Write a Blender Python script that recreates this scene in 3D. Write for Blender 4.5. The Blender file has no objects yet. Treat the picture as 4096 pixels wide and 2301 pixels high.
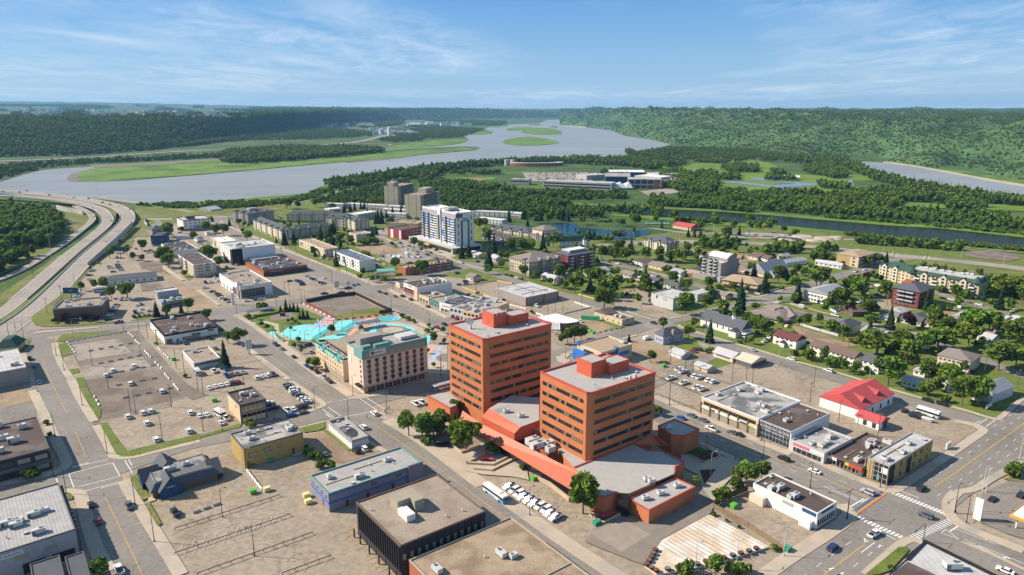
import bpy,math,random
from mathutils import Vector,Matrix,noise as mnoise
R=math.radians
C=bpy.context.scene.collection
S=bpy.context.scene
rnd=random.Random(7)

# ---------------------------------------------------------------- camera
CAMH=135.0
TILT=R(14.15)
FPX=2830.0
CX,CY=2048.0,1150.5
cam=bpy.data.cameras.new('camera');camo=bpy.data.objects.new('camera',cam);C.objects.link(camo)
cam.sensor_width=36.0;cam.lens=36.0*FPX/4096.0
cam.clip_start=1.0;cam.clip_end=60000.0
camo.location=(0,0,CAMH);camo.rotation_euler=(math.pi/2-TILT,0,0)
S.camera=camo
S.render.resolution_x=1024;S.render.resolution_y=575

# ---------------------------------------------------------------- sky and sun
SUN_EL=36.0
SUN_DIR=Vector((-math.cos(R(6))*math.cos(R(SUN_EL)),math.sin(R(6))*math.cos(R(SUN_EL)),math.sin(R(SUN_EL))))
w=bpy.data.worlds.new('World');S.world=w;w.use_nodes=True
nt=w.node_tree;nt.nodes.clear()
out=nt.nodes.new('ShaderNodeOutputWorld');bg=nt.nodes.new('ShaderNodeBackground')
sky=nt.nodes.new('ShaderNodeTexSky');sky.sky_type='NISHITA';sky.sun_disc=False
sky.sun_elevation=R(SUN_EL);sky.sun_rotation=math.atan2(SUN_DIR.x,SUN_DIR.y)
sky.altitude=0;sky.air_density=1.0;sky.dust_density=0.15;sky.ozone_density=5.0
bg.inputs['Strength'].default_value=0.12
def N(t,**k):
    n=nt.nodes.new(t)
    for a,b in k.items():setattr(n,a,b)
    return n
def L(a,b):nt.links.new(a,b)
# thin cirrus and small cumulus on a flat layer overhead: direction divided by its height
geo=N('ShaderNodeTexCoord');sep=N('ShaderNodeSeparateXYZ');L(geo.outputs['Generated'],sep.inputs[0])
mz=N('ShaderNodeMath',operation='MAXIMUM');L(sep.outputs['Z'],mz.inputs[0]);mz.inputs[1].default_value=0.0
az=N('ShaderNodeMath',operation='ADD');L(mz.outputs[0],az.inputs[0]);az.inputs[1].default_value=0.035
dx=N('ShaderNodeMath',operation='DIVIDE');L(sep.outputs['X'],dx.inputs[0]);L(az.outputs[0],dx.inputs[1])
dy=N('ShaderNodeMath',operation='DIVIDE');L(sep.outputs['Y'],dy.inputs[0]);L(az.outputs[0],dy.inputs[1])
cmb=N('ShaderNodeCombineXYZ');L(dx.outputs[0],cmb.inputs[0]);L(dy.outputs[0],cmb.inputs[1])
def cloud(scale,sx,sy,off,lo,hi,detail=9,rough=.62,dist=.6):
    mp=N('ShaderNodeMapping');mp.inputs['Scale'].default_value=(sx,sy,1);mp.inputs['Location'].default_value=off
    L(cmb.outputs[0],mp.inputs['Vector'])
    n=N('ShaderNodeTexNoise');n.inputs['Scale'].default_value=scale;n.inputs['Detail'].default_value=detail
    n.inputs['Roughness'].default_value=rough;n.inputs['Distortion'].default_value=dist
    L(mp.outputs[0],n.inputs['Vector'])
    r=N('ShaderNodeMapRange');r.inputs['From Min'].default_value=lo;r.inputs['From Max'].default_value=hi
    L(n.outputs['Fac'],r.inputs['Value']);return r.outputs[0]
c1=cloud(.8,1.0,.42,(3.1,1.7,0),.46,.64)
c2=cloud(.13,1,.8,(21.3,2.7,0),.43,.58,3)
c3=cloud(1.7,1.0,.5,(7.0,9.0,0),.42,.72,10,.68)
m1=N('ShaderNodeMath',operation='MULTIPLY');L(c1,m1.inputs[0]);L(c2,m1.inputs[1])
m2=N('ShaderNodeMath',operation='MULTIPLY');L(c3,m2.inputs[0]);L(c2,m2.inputs[1])
m3=N('ShaderNodeMath',operation='MAXIMUM');L(m1.outputs[0],m3.inputs[0]);L(m2.outputs[0],m3.inputs[1])
m4=N('ShaderNodeMath',operation='MULTIPLY');L(m3.outputs[0],m4.inputs[0]);m4.inputs[1].default_value=.66
m4.use_clamp=True
mix=N('ShaderNodeMix',data_type='RGBA');L(m4.outputs[0],mix.inputs['Factor'])
hs=N('ShaderNodeHueSaturation');hs.inputs['Saturation'].default_value=1.0;hs.inputs['Value'].default_value=1.0
L(sky.outputs[0],hs.inputs['Color'])
cr=N('ShaderNodeValToRGB');L(sep.outputs['Z'],cr.inputs[0]);el=cr.color_ramp.elements      # clear northern air: deeper blue than the physical sky alone
el[0].position=0.0;el[0].color=(.46,.70,.98,1);el[1].position=.15;el[1].color=(.115,.42,.92,1)
e2=el.new(.05);e2.color=(.33,.61,.96,1);e3=el.new(.6);e3.color=(.13,.28,.50,1)
sm=N('ShaderNodeMix',data_type='RGBA');sm.inputs['Factor'].default_value=.82;L(hs.outputs[0],sm.inputs['A'])
vs=N('ShaderNodeVectorMath',operation='SCALE');vs.inputs['Scale'].default_value=4.3;L(cr.outputs[0],vs.inputs[0]);L(vs.outputs[0],sm.inputs['B'])
L(sm.outputs['Result'],mix.inputs['A']);mix.inputs['B'].default_value=(4.4,5.0,5.7,1)
L(mix.outputs['Result'],bg.inputs['Color']);L(bg.outputs[0],out.inputs[0])

sl=bpy.data.lights.new('sun','SUN');sl.energy=4.9;sl.angle=R(.5);sl.color=(1,.90,.76)
so=bpy.data.objects.new('sun',sl);C.objects.link(so);so.rotation_euler=(-SUN_DIR).to_track_quat('-Z','Y').to_euler()
S.view_settings.view_transform='Standard';S.view_settings.look='None';S.view_settings.gamma=1;S.view_settings.exposure=0.58
S.cycles.use_denoising=True;S.cycles.max_bounces=5;S.cycles.diffuse_bounces=2;S.cycles.glossy_bounces=2
S.cycles.transmission_bounces=2;S.cycles.volume_bounces=1;S.cycles.caustics_reflective=False;S.cycles.caustics_refractive=False

# ---------------------------------------------------------------- from the photograph to the ground
ZR={'r1':(0,300,2.512),'r2':(1024,300,2.512),'r3':(2048,300,2.512),'r4':(3072,300,2.512),
      's1':(0,800,3.617),'s2':(650,800,3.617),'s3':(1300,700,3.617),'s4':(1950,800,3.617),'s5':(2600,800,3.617),'s6':(3250,900,2.989),
      't1':(0,1150,3.617),'t2':(600,1150,3.617),'t3':(1200,1080,3.617),'t4':(1850,1100,3.617),'t5':(2500,1100,3.617),'t6':(3150,1200,2.674),
      'u1':(0,1500,3.215),'u2':(750,1400,3.215),'u3':(1550,1150,2.226),'u4':(1550,1600,2.226),'u5':(2550,1400,3.215),'u6':(3250,1600,2.989),
      'v1':(0,1851,3.215),'v2':(700,1750,2.626),'v3':(1600,1800,2.889),'v4':(2450,1750,2.626),'v5':(3296,1851,1.8175),'n':(0,0,1.0)}
def px(p,reg='n'):
    if len(p)==3 and isinstance(p[0],str):reg,p=p[0],p[1:]
    a=ZR[reg];return (a[0]+p[0]/a[2],a[1]+p[1]/a[2])
st,ct=math.sin(TILT),math.cos(TILT)
def ray(x,y):
    v=y-CY;return (x-CX,ct*FPX-st*v,st*FPX+ct*v)     # right, forward, down
def G(p,z=0.0,reg='n'):
    x,y=px(p,reg);a,f,d=ray(x,y);d=max(d,4.0);t=(CAMH-z)/d
    return Vector((a*t,f*t,z))
def GD(x,y,depth):
    a,f,d=ray(x,y);t=depth/f
    return Vector((a*t,depth,CAMH-d*t))
def to_px(P):
    f=P.y*ct+(CAMH-P.z)*st;u=(P.z-CAMH)*ct+P.y*st
    return (CX+FPX*P.x/f,CY-FPX*u/f)
def axis_dir(vx):
    v=Vector((vx-CX,FPX/ct,0));return v.normalized()
E1=axis_dir(-190);E2=axis_dir(5900)      # the two street directions of the town
A1=math.atan2(E1.y,E1.x);A2=math.atan2(E2.y,E2.x)

# ---------------------------------------------------------------- materials
MATS={}
def mat(name,c,var=.12,scale=.4,rough=.85,c2=None,c2s=.05,c2lo=.52,c2hi=.62,metal=0,spec=.3,fine=0,lines=None,bump=0,inst=0,crack=0):
    if name in MATS:return MATS[name]
    m=bpy.data.materials.new(name);m.use_nodes=True;t=m.node_tree;b=t.nodes['Principled BSDF']
    b.inputs['Roughness'].default_value=rough;b.inputs['Metallic'].default_value=metal;b.inputs['Specular IOR Level'].default_value=spec
    g=t.nodes.new('ShaderNodeNewGeometry')
    def noise(sc,det=4):
        n=t.nodes.new('ShaderNodeTexNoise');n.inputs['Scale'].default_value=sc;n.inputs['Detail'].default_value=det
        t.links.new(g.outputs['Position'],n.inputs['Vector']);return n.outputs['Fac']
    def ramp(sock,lo,hi,a=0,bb=1):
        r=t.nodes.new('ShaderNodeMapRange');r.inputs['From Min'].default_value=lo;r.inputs['From Max'].default_value=hi
        r.inputs['To Min'].default_value=a;r.inputs['To Max'].default_value=bb;t.links.new(sock,r.inputs['Value']);return r.outputs[0]
    col=t.nodes.new('ShaderNodeMix');col.data_type='RGBA'
    lo=tuple(max(0,x*(1-var)) for x in c)+(1,);hi=tuple(min(1,x*(1+var)) for x in c)+(1,)
    col.inputs['A'].default_value=lo;col.inputs['B'].default_value=hi
    t.links.new(ramp(noise(scale),.3,.7),col.inputs['Factor'])
    cur=col.outputs['Result']
    if c2:
        k=t.nodes.new('ShaderNodeMix');k.data_type='RGBA';t.links.new(ramp(noise(c2s,6),c2lo,c2hi),k.inputs['Factor'])
        t.links.new(cur,k.inputs['A']);k.inputs['B'].default_value=tuple(c2)+(1,);cur=k.outputs['Result']
    if fine:
        k=t.nodes.new('ShaderNodeMix');k.data_type='RGBA';k.blend_type='MULTIPLY';k.inputs['Factor'].default_value=1
        r=ramp(noise(scale*12,3),.3,.7,1-fine,1+fine);t.links.new(cur,k.inputs['A'])
        cc=t.nodes.new('ShaderNodeCombineColor');[t.links.new(r,cc.inputs[i]) for i in range(3)]
        t.links.new(cc.outputs[0],k.inputs['B']);cur=k.outputs['Result']
    if lines:   # (axis vector source, spacing metres, strength): thin joints or ribs, from the object's own coordinates
        ax,sp,stg=lines
        tc=t.nodes.new('ShaderNodeTexCoord');wv=t.nodes.new('ShaderNodeTexWave');wv.bands_direction=ax
        wv.inputs['Scale'].default_value=2*math.pi/(20*sp) ;wv.inputs['Distortion'].default_value=0
        t.links.new(tc.outputs['Object'],wv.inputs['Vector'])
        k=t.nodes.new('ShaderNodeMix');k.data_type='RGBA';k.blend_type='MULTIPLY';k.inputs['Factor'].default_value=1
        r=ramp(wv.outputs['Fac'],.0,.35,1-stg,1.0);cc=t.nodes.new('ShaderNodeCombineColor');[t.links.new(r,cc.inputs[i]) for i in range(3)]
        t.links.new(cur,k.inputs['A']);t.links.new(cc.outputs[0],k.inputs['B']);cur=k.outputs['Result']
    if crack:   # sealed cracks and worn seams in old paving
        nz=t.nodes.new('ShaderNodeTexNoise');nz.inputs['Scale'].default_value=.25;t.links.new(g.outputs['Position'],nz.inputs['Vector'])
        ad=t.nodes.new('ShaderNodeMix');ad.data_type='VECTOR';ad.inputs['Factor'].default_value=.12;sc_=t.nodes.new('ShaderNodeVectorMath');sc_.operation='SCALE';sc_.inputs['Scale'].default_value=60
        t.links.new(nz.outputs['Color'],sc_.inputs[0]);t.links.new(g.outputs['Position'],ad.inputs['A']);t.links.new(sc_.outputs[0],ad.inputs['B'])
        vo=t.nodes.new('ShaderNodeTexVoronoi');vo.feature='DISTANCE_TO_EDGE';vo.inputs['Scale'].default_value=.085;t.links.new(ad.outputs['Result'],vo.inputs['Vector'])
        a1=ramp(vo.outputs['Distance'],.0,.022,1,0);a2=ramp(noise(.035,3),.42,.6,0,crack);mu=t.nodes.new('ShaderNodeMath');mu.operation='MULTIPLY';t.links.new(a1,mu.inputs[0]);t.links.new(a2,mu.inputs[1])
        st2=ramp(noise(.19,5),.66,.72,0,crack*.7);mx=t.nodes.new('ShaderNodeMath');mx.operation='MAXIMUM';t.links.new(mu.outputs[0],mx.inputs[0]);t.links.new(st2,mx.inputs[1])
        k=t.nodes.new('ShaderNodeMix');k.data_type='RGBA';t.links.new(mx.outputs[0],k.inputs['Factor']);t.links.new(cur,k.inputs['A']);k.inputs['B'].default_value=(.07,.062,.055,1);cur=k.outputs['Result']
    if inst:    # every copy a little different
        oi=t.nodes.new('ShaderNodeObjectInfo');h=t.nodes.new('ShaderNodeHueSaturation')
        t.links.new(ramp(oi.outputs['Random'],0,1,1-inst,1+inst),h.inputs['Value'])
        t.links.new(ramp(oi.outputs['Random'],0,1,.488,.512),h.inputs['Hue'])
        t.links.new(cur,h.inputs['Color']);cur=h.outputs['Color']
    t.links.new(cur,b.inputs['Base Color'])
    if bump:
        bn=t.nodes.new('ShaderNodeBump');bn.inputs['Strength'].default_value=bump;bn.inputs['Distance'].default_value=.3
        t.links.new(noise(scale*6),bn.inputs['Height']);t.links.new(bn.outputs[0],b.inputs['Normal'])
    MATS[name]=m;return m
def gloss(name,c,rough=.25,metal=0,spec=.5):
    return mat(name,c,var=.04,rough=rough,metal=metal,spec=spec)

# ---------------------------------------------------------------- mesh building
class MB:
    def __init__(s):s.v=[];s.f=[];s.m=[]
    def add(s,vs,fs,mi=0):
        o=len(s.v);s.v+=[tuple(x) for x in vs];s.f+=[tuple(i+o for i in f) for f in fs];s.m+=[mi]*len(fs);return s
    def box(s,x0,x1,y0,y1,z0,z1,mi=0,bottom=True):
        v=[(x0,y0,z0),(x1,y0,z0),(x1,y1,z0),(x0,y1,z0),(x0,y0,z1),(x1,y0,z1),(x1,y1,z1),(x0,y1,z1)]
        f=[(4,5,6,7),(0,1,5,4),(1,2,6,5),(2,3,7,6),(3,0,4,7)]+([(3,2,1,0)] if bottom else [])
        return s.add(v,f,mi)
    def prism(s,poly,z0,z1,mi=0,top=True,side=None):
        n=len(poly);a=sum(poly[i][0]*poly[(i+1)%n][1]-poly[(i+1)%n][0]*poly[i][1] for i in range(n))
        if a<0:poly=poly[::-1]
        v=[(p[0],p[1],z0) for p in poly]+[(p[0],p[1],z1) for p in poly]
        s.add(v,[(i,(i+1)%n,n+(i+1)%n,n+i) for i in range(n)],mi if side is None else side)
        if top:s.add([(p[0],p[1],z1) for p in poly],[tuple(range(n))],mi)
        return s
    def ring(s,w,l,z0,z1,t,mi=0,x0=0,y0=0,ov=0):      # parapet round a rectangle
        X0,Y0,X1,Y1=x0-ov,y0-ov,x0+w+ov,y0+l+ov
        s.box(X0,X1,Y0,Y0+t,z0,z1,mi);s.box(X0,X1,Y1-t,Y1,z0,z1,mi)
        s.box(X0,X0+t,Y0+t,Y1-t,z0,z1,mi);s.box(X1-t,X1,Y0+t,Y1-t,z0,z1,mi);return s
    def cyl(s,x,y,z0,z1,r0,r1=None,n=10,mi=0,cap=True):
        r1=r0 if r1 is None else r1
        v=[(x+r0*math.cos(2*math.pi*i/n),y+r0*math.sin(2*math.pi*i/n),z0) for i in range(n)]+            [(x+r1*math.cos(2*math.pi*i/n),y+r1*math.sin(2*math.pi*i/n),z1) for i in range(n)]
        s.add(v,[(i,(i+1)%n,n+(i+1)%n,n+i) for i in range(n)],mi)
        if cap:s.add(v[n:],[tuple(range(n))],mi)
        return s
    def tube(s,pts,r,n=6,mi=0):
        pts=[Vector(p) for p in pts];rr=r if isinstance(r,(list,tuple)) else [r]*len(pts);o=len(s.v);fs=[]
        for i,p in enumerate(pts):
            d=(pts[min(i+1,len(pts)-1)]-pts[max(i-1,0)]).normalized()
            a=d.cross(Vector((0,0,1)) if abs(d.z)<.9 else Vector((1,0,0))).normalized();b=d.cross(a)
            s.v+=[tuple(p+a*rr[i]*math.cos(2*math.pi*k/n)+b*rr[i]*math.sin(2*math.pi*k/n)) for k in range(n)]
        for i in range(len(pts)-1):
            for k in range(n):fs.append((o+i*n+k,o+i*n+(k+1)%n,o+(i+1)*n+(k+1)%n,o+(i+1)*n+k))
        fs.append(tuple(o+(len(pts)-1)*n+k for k in range(n)))
        s.f+=fs;s.m+=[mi]*len(fs);return s
    def rot(s,ang,c=(0,0),i0=0):
        ca,sa=math.cos(ang),math.sin(ang)
        for i in range(i0,len(s.v)):
            x,y,z=s.v[i];x-=c[0];y-=c[1];s.v[i]=(c[0]+x*ca-y*sa,c[1]+x*sa+y*ca,z)
        return s
    def mesh(s,name,mats,smooth=False):
        me=bpy.data.meshes.new(name);me.from_pydata(s.v,[],s.f)
        for m in (mats if isinstance(mats,(list,tuple)) else [mats]):me.materials.append(m)
        if len(me.materials)>1:me.polygons.foreach_set('material_index',s.m)
        if smooth:me.polygons.foreach_set('use_smooth',[True]*len(me.polygons))
        me.update();return me
    def build(s,name,mats,parent=None,loc=(0,0,0),rz=0,smooth=False):
        return link(name,s.mesh(name,mats,smooth),parent,loc,rz)
def link(name,me,parent=None,loc=(0,0,0),rz=0):
    o=bpy.data.objects.new(name,me);C.objects.link(o);o.location=loc;o.rotation_euler=(0,0,rz)
    if parent:o.parent=parent
    return o
def tag(o,label=None,cat=None,group=None,kind=None):
    if label:o['label']=label
    if cat:o['category']=cat
    if group:o['group']=group
    if kind:o['kind']=kind
    return o
def empty(name,loc=(0,0,0),rz=0):
    o=bpy.data.objects.new(name,None);o.empty_display_size=.5;C.objects.link(o);o.location=loc;o.rotation_euler=(0,0,rz);return o
def struct(name,mb,m):o=mb.build(name,m);return tag(o,kind='structure')
def copy_tree(o,parent=None):
    c=o.copy();C.objects.link(c);c.parent=parent
    for ch in list(o.children):copy_tree(ch,c)
    return c

def smooth_line(pts,n=6):       # Catmull-Rom through the points
    P=[Vector(p) for p in pts]
    if len(P)<3:return P
    out=[]
    for i in range(len(P)-1):
        a,b,c,d=P[max(i-1,0)],P[i],P[i+1],P[min(i+2,len(P)-1)]
        for k in range(n):
            t=k/n
            out.append(.5*((2*b)+(c-a)*t+(2*a-5*b+4*c-d)*t*t+(3*b-a-3*c+d)*t**3))
    out.append(P[-1]);return out
def tri_fill(poly,z):           # any simple polygon, filled
    from mathutils.geometry import tessellate_polygon
    vs=[Vector((p[0],p[1],0)) for p in poly];tr=tessellate_polygon([vs])
    out=[]
    for t in tr:
        a,b,c=(vs[i] for i in t)
        out.append(t if (b-a).cross(c-a).z>0 else t[::-1])
    return [(v.x,v.y,z) for v in vs],out
ZE=[0]
def sheet(name,poly,z,m,closed_smooth=0,thick=0,ze=True):
    """a flat area on the ground; thick > 0 gives it a real edge (kerb or bank)"""
    if closed_smooth:
        P=[Vector((p[0],p[1],0)) for p in poly];n=len(P);q=[]
        for i in range(n):
            a,b,c,d=P[i-1],P[i],P[(i+1)%n],P[(i+2)%n]
            for k in range(closed_smooth):
                t=k/closed_smooth
                q.append(.5*((2*b)+(c-a)*t+(2*a-5*b+4*c-d)*t*t+(3*b-a-3*c+d)*t**3))
        poly=q
    ZE[0]+=1;z+=.0011*ZE[0] if ze and name not in ('town_ground','asphalt_ground') else 0
    mb=MB();v,f=tri_fill(poly,z);mb.add(v,f)
    if thick:
        n=len(poly);pl=[(p[0],p[1]) for p in poly]
        mb.prism(pl,z-thick,z,0,top=False)
    return struct(name,mb,m)
def ribbon_pts(line,wid):
    Lf,Rt=[],[]
    for i,p in enumerate(line):
        d=(line[min(i+1,len(line)-1)]-line[max(i-1,0)]);d.z=0;d.normalize();nrm=Vector((-d.y,d.x,0))
        ww=wid[i] if isinstance(wid,list) else wid
        Lf.append(p+nrm*ww/2);Rt.append(p-nrm*ww/2)
    return Lf,Rt
def ribbon(mb,line,wid,z,mi=0,off=0,thick=0):
    line=[Vector((p[0],p[1],p[2] if len(p)>2 else 0)) for p in line]
    if off:
        a,b=ribbon_pts(line,2*abs(off));line=a if off>0 else b
    a,b=ribbon_pts(line,wid);n=len(line)
    mb.add([(p.x,p.y,p.z+z) for p in a]+[(p.x,p.y,p.z+z) for p in b],[(i,n+i,n+i+1,i+1) for i in range(n-1)],mi)
    if thick:
        for s_,q in ((1,a),(0,b)):
            mb.add([(p.x,p.y,p.z+z) for p in q]+[(p.x,p.y,p.z+z-thick) for p in q],[((i,i+1,n+i+1,n+i) if s_ else (i+1,i,n+i,n+i+1)) for i in range(n-1)],mi)
def dashes(mb,line,w_,z,on,offl,off=0,mi=0):
    line=[Vector((p[0],p[1],0)) for p in line]
    if off:
        a,b=ribbon_pts(line,2*abs(off));line=a if off>0 else b
    acc=0;seg=[]
    for a,b in zip(line,line[1:]):
        d=(b-a).length;t=0
        if d<1e-6:continue
        while t<d:
            ph=acc%(on+offl);step=(on-ph) if ph<on else (on+offl-ph);e=min(d,t+step)
            if ph<on:ribbon(mb,[a.lerp(b,t/d),a.lerp(b,e/d)],w_,z,mi)
            acc+=e-t+1e-6;t=e+1e-6

# ---------------------------------------------------------------- setting: ground, water, hills
M_grass=mat('grass',(.10,.145,.022),.3,.05,.95,c2=(.19,.17,.06),c2s=.02,c2lo=.52,c2hi=.7,fine=.25)
M_lawn=mat('lawn',(.13,.17,.03),.22,.12,.95,c2=(.15,.17,.04),c2s=.06,fine=.25)
M_fair=mat('fairway',(.13,.20,.02),.2,.02,.95,fine=.1)
M_verge=mat('dry_verge',(.14,.155,.03),.25,.05,.95,c2=(.24,.20,.09),c2s=.03,c2lo=.5,c2hi=.68,fine=.3)
M_shrubland=mat('shrubland',(.055,.10,.018),.4,.02,.95,c2=(.09,.14,.022),c2s=.006,fine=.3)
M_hill=mat('hill_cover',(.05,.10,.022),.45,.006,.95,c2=(.085,.115,.035),c2s=.0025,c2lo=.5,c2hi=.6,fine=.35)
M_marsh=mat('marsh_grass',(.13,.21,.02),.3,.02,.95,c2=(.07,.125,.018),c2s=.01,fine=.25)
M_mud=mat('river_mud',(.19,.155,.13),.2,.02,.8)
M_sandbar=mat('sandbank',(.45,.38,.27),.2,.05,.9)
M_asph=mat('asphalt',(.245,.218,.187),.07,.05,.9,c2=(.20,.178,.152),c2s=.035,c2lo=.5,c2hi=.7,fine=.12,crack=.45)
M_lot=mat('lot_asphalt',(.335,.272,.20),.08,.04,.92,c2=(.275,.215,.155),c2s=.05,c2lo=.53,c2hi=.66,fine=.18,crack=.5)
M_lotdark=mat('dark_lot',(.20,.165,.13),.15,.06,.95,c2=(.26,.215,.17),c2s=.04,fine=.2)
M_conc=mat('concrete',(.47,.385,.29),.08,.15,.9,c2=(.35,.31,.26),c2s=.08,c2lo=.5,c2hi=.7,fine=.1)
M_dirt=mat('dirt',(.33,.235,.15),.16,.08,.95,c2=(.24,.17,.115),c2s=.05,fine=.2)
M_gravel=mat('brown_gravel',(.175,.135,.105),.15,.15,.95,c2=(.24,.19,.15),c2s=.07,c2lo=.48,c2hi=.6,fine=.2)
M_hwy=mat('highway',(.33,.285,.235),.07,.03,.9,c2=(.24,.22,.20),c2s=.02,fine=.08)
M_white=mat('white_paint',(.75,.73,.70),.06,.5,.6)
M_worn=mat('worn_white_paint',(.55,.52,.48),.2,.6,.7)
M_yell=mat('yellow_paint',(.62,.36,.07),.12,.5,.6)

def water_mat(name,c,rough,bump,scale,spec=.5):
    m=bpy.data.materials.new(name);m.use_nodes=True;t=m.node_tree;b=t.nodes['Principled BSDF']
    b.inputs['Roughness'].default_value=rough;b.inputs['Base Color'].default_value=c+(1,);b.inputs['Specular IOR Level'].default_value=spec;b.inputs['IOR'].default_value=1.1 if spec<.3 else 1.33
    g=t.nodes.new('ShaderNodeNewGeometry');n=t.nodes.new('ShaderNodeTexNoise');n.inputs['Scale'].default_value=scale;n.inputs['Detail'].default_value=5
    t.links.new(g.outputs['Position'],n.inputs['Vector']);bm=t.nodes.new('ShaderNodeBump');bm.inputs['Strength'].default_value=bump;bm.inputs['Distance'].default_value=1
    t.links.new(n.outputs['Fac'],bm.inputs['Height']);t.links.new(bm.outputs[0],b.inputs['Normal'])
    n2=t.nodes.new('ShaderNodeTexNoise');n2.inputs['Scale'].default_value=.006;n2.inputs['Detail'].default_value=6;n2.inputs['Distortion'].default_value=1.5
    mp=t.nodes.new('ShaderNodeMapping');mp.inputs['Scale'].default_value=(.35,1.3,1);mp.inputs['Rotation'].default_value=(0,0,-.5);t.links.new(g.outputs['Position'],mp.inputs['Vector']);t.links.new(mp.outputs[0],n2.inputs['Vector'])
    mx=t.nodes.new('ShaderNodeMix');mx.data_type='RGBA';t.links.new(n2.outputs['Fac'],mx.inputs['Factor'])
    mx.inputs['A'].default_value=tuple(x*.66 for x in c)+(1,);mx.inputs['B'].default_value=tuple(x*1.3 for x in c)+(1,)
    t.links.new(mx.outputs['Result'],b.inputs['Base Color'])
    return m
M_river=water_mat('river_water',(.28,.29,.285),.45,.25,.05)
M_snye=water_mat('still_water',(.02,.032,.018),.16,.02,.25,.05)
M_pond=water_mat('pond_water',(.02,.06,.10),.12,.05,.3,.2)

M_golf=water_mat('golf_water',(.20,.26,.36),.3,.05,.3,.5)
def gp(lst,reg='n',z=0):return [G(p,z,reg) for p in lst]

g=MB();g.box(-26000,26000,-200,26000,-1.5,-.5);struct('ground',g,M_shrubland)

# town plate and green belt
sheet('town_ground',gp([(-2600,3300),(-1500,1500),(-200,1330),(60,1180),(300,1020),(440,900),(600,850),(900,800),(1250,790),(1500,800),(1800,870),(2200,960),
      (2560,945),(2850,905),(3150,915),(3400,935),(3800,985),(4500,1060),(6600,1300),(6600,3300)]),-.14,M_lawn,thick=.42)
sheet('asphalt_ground',gp([(-2500,3200),(-900,1600),(40,1335),(300,1120),(480,980),(650,905),(830,862),(930,905),(1150,992),(1310,1070),(1500,1120),(1690,1095),(1990,1130),
      (2300,1200),(2600,1290),(2700,1345),(2960,1400),(3200,1490),(3600,1590),(3960,1700),(4250,1500),(5600,1350),(6500,3200)]),-.13,M_lot)

# river and side channels
river=[(-900,790),(-300,745),(0,728),(70,706),(159,682),(239,674),(358,668),(500,655),(640,648),(760,642),(880,637),(860,645),(597,672),(420,690),(318,726),(517,722),(796,700),(1024,680),(1263,658),
         (1422,646),(1560,636),(1685,620),(1800,610),(1900,601),(1924,592),(1900,587),(1840,586),(1700,592),(1541,602),(1537,599),(1640,594),(1740,587),(1844,575),(1876,559),(1862,548),(1844,539),(1967,535),(1975,529),(1940,519),(1947,511),(2031,507),(2031,499),
         (2159,493),(2187,481),(2239,478),(2345,478),(2350,483),(2290,489),(2253,500),(2290,506),(2343,509),(2446,522),(2498,543),(2605,559),(2681,576),(2660,590),(2560,600),(2500,622),(2380,632),(2263,632),(2048,642),(1700,668),(1541,690),(1402,714),
         (1303,742),(1243,772),(1215,782),(1024,796),(840,808),(625,818),(454,800),(300,790),(0,776),(-300,800),(-900,900)]
sheet('river',gp(river),-.34,M_river)
sheet('clearwater_river',gp([(3396,642),(3530,650),(3649,666),(3789,692),(3948,722),(4096,744),(4700,850),(6000,1080),(6000,1240),(4500,880),(4096,800),(3948,782),(3808,756),(3629,728),(3470,700),(3400,668)]),-.33,M_river)
sheet('snye_channel',gp([(2300,818),(2585,833),(2884,847),(3072,861),(3300,881),(3551,902),(3752,913),(4096,951),(4900,1040),(4900,1110),(4096,997),(3718,967),(3551,943),(3364,925),(3300,918),(3153,905),(2959,892),(2876,888),(2716,871),(2600,862),(2450,848),(2307,836)]),-.03,M_snye)
sheet('pond',gp([(2207,894),(2296,893),(2320,909),(2420,918),(2503,919),(2586,921),(2602,930),(2558,948),(2461,961),(2365,951),(2268,938),(2240,922),(2215,905)]),-.02,M_pond,3)
for pl in ([(2904,734),(2960,736),(3027,744),(3100,752),(3180,748),(3260,742),(3262,738),(3170,737),(3100,742),(3040,737),(2960,728),(2905,727)],
           [(3100,756),(3180,758),(3285,765),(3285,772),(3180,767),(3095,764)],[(2960,752),(2990,756),(2985,769),(2955,766),(2945,758)],
           [(3005,718),(3072,724),(3150,734),(3260,741),(3265,736),(3160,729),(3080,715),(3020,712)],[(3395,722),(3410,724),(3408,740),(3390,742)]):
    sheet('golf_pond',gp(pl),.45,M_golf,3)
# green river flats and islands, each a low bank with its own edge
sheet('river_flat',gp([(330,688),(360,677),(420,671),(597,657),(760,648),(876,641),(1000,640),(1150,640),(1400,630),(1541,611),(1700,600),(1850,592),(1924,593),(1895,600),(1800,608),(1680,620),(1560,634),(1422,644),
      (1263,656),(1024,679),(796,698),(517,720),(400,726),(318,724),(305,718),(318,700)]),.4,M_marsh,thick=.9)
sheet('mud_bank',gp([(279,700),(330,683),(360,690),(330,722),(300,727),(270,722)]),.1,M_mud,3,thick=.5)
sheet('mud_bank',gp([(358,662),(600,650),(876,634),(876,641),(600,658),(380,672)]),.1,M_mud,thick=.5)
sheet('mud_bank',gp([(1380,650),(1480,640),(1600,628),(1660,622),(1600,633),(1480,645),(1400,652)]),.05,M_mud,thick=.4)
for pl in ([(2011,571),(2035,557),(2110,547),(2180,555),(2239,571),(2180,580),(2100,583),(2040,580)],[(2086,528),(2128,512),(2207,515),(2245,525),(2239,538),(2190,540),(2128,538)],
           [(2024,520),(2048,511),(2115,509),(2135,514),(2100,522),(2048,524)],[(2110,498),(2140,495),(2162,497),(2160,502),(2130,502)],[(2198,508),(2215,504),(2232,507),(2225,511),(2205,511)]):
    sheet('river_island',gp(pl),.5,M_marsh,4,thick=1)
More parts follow.
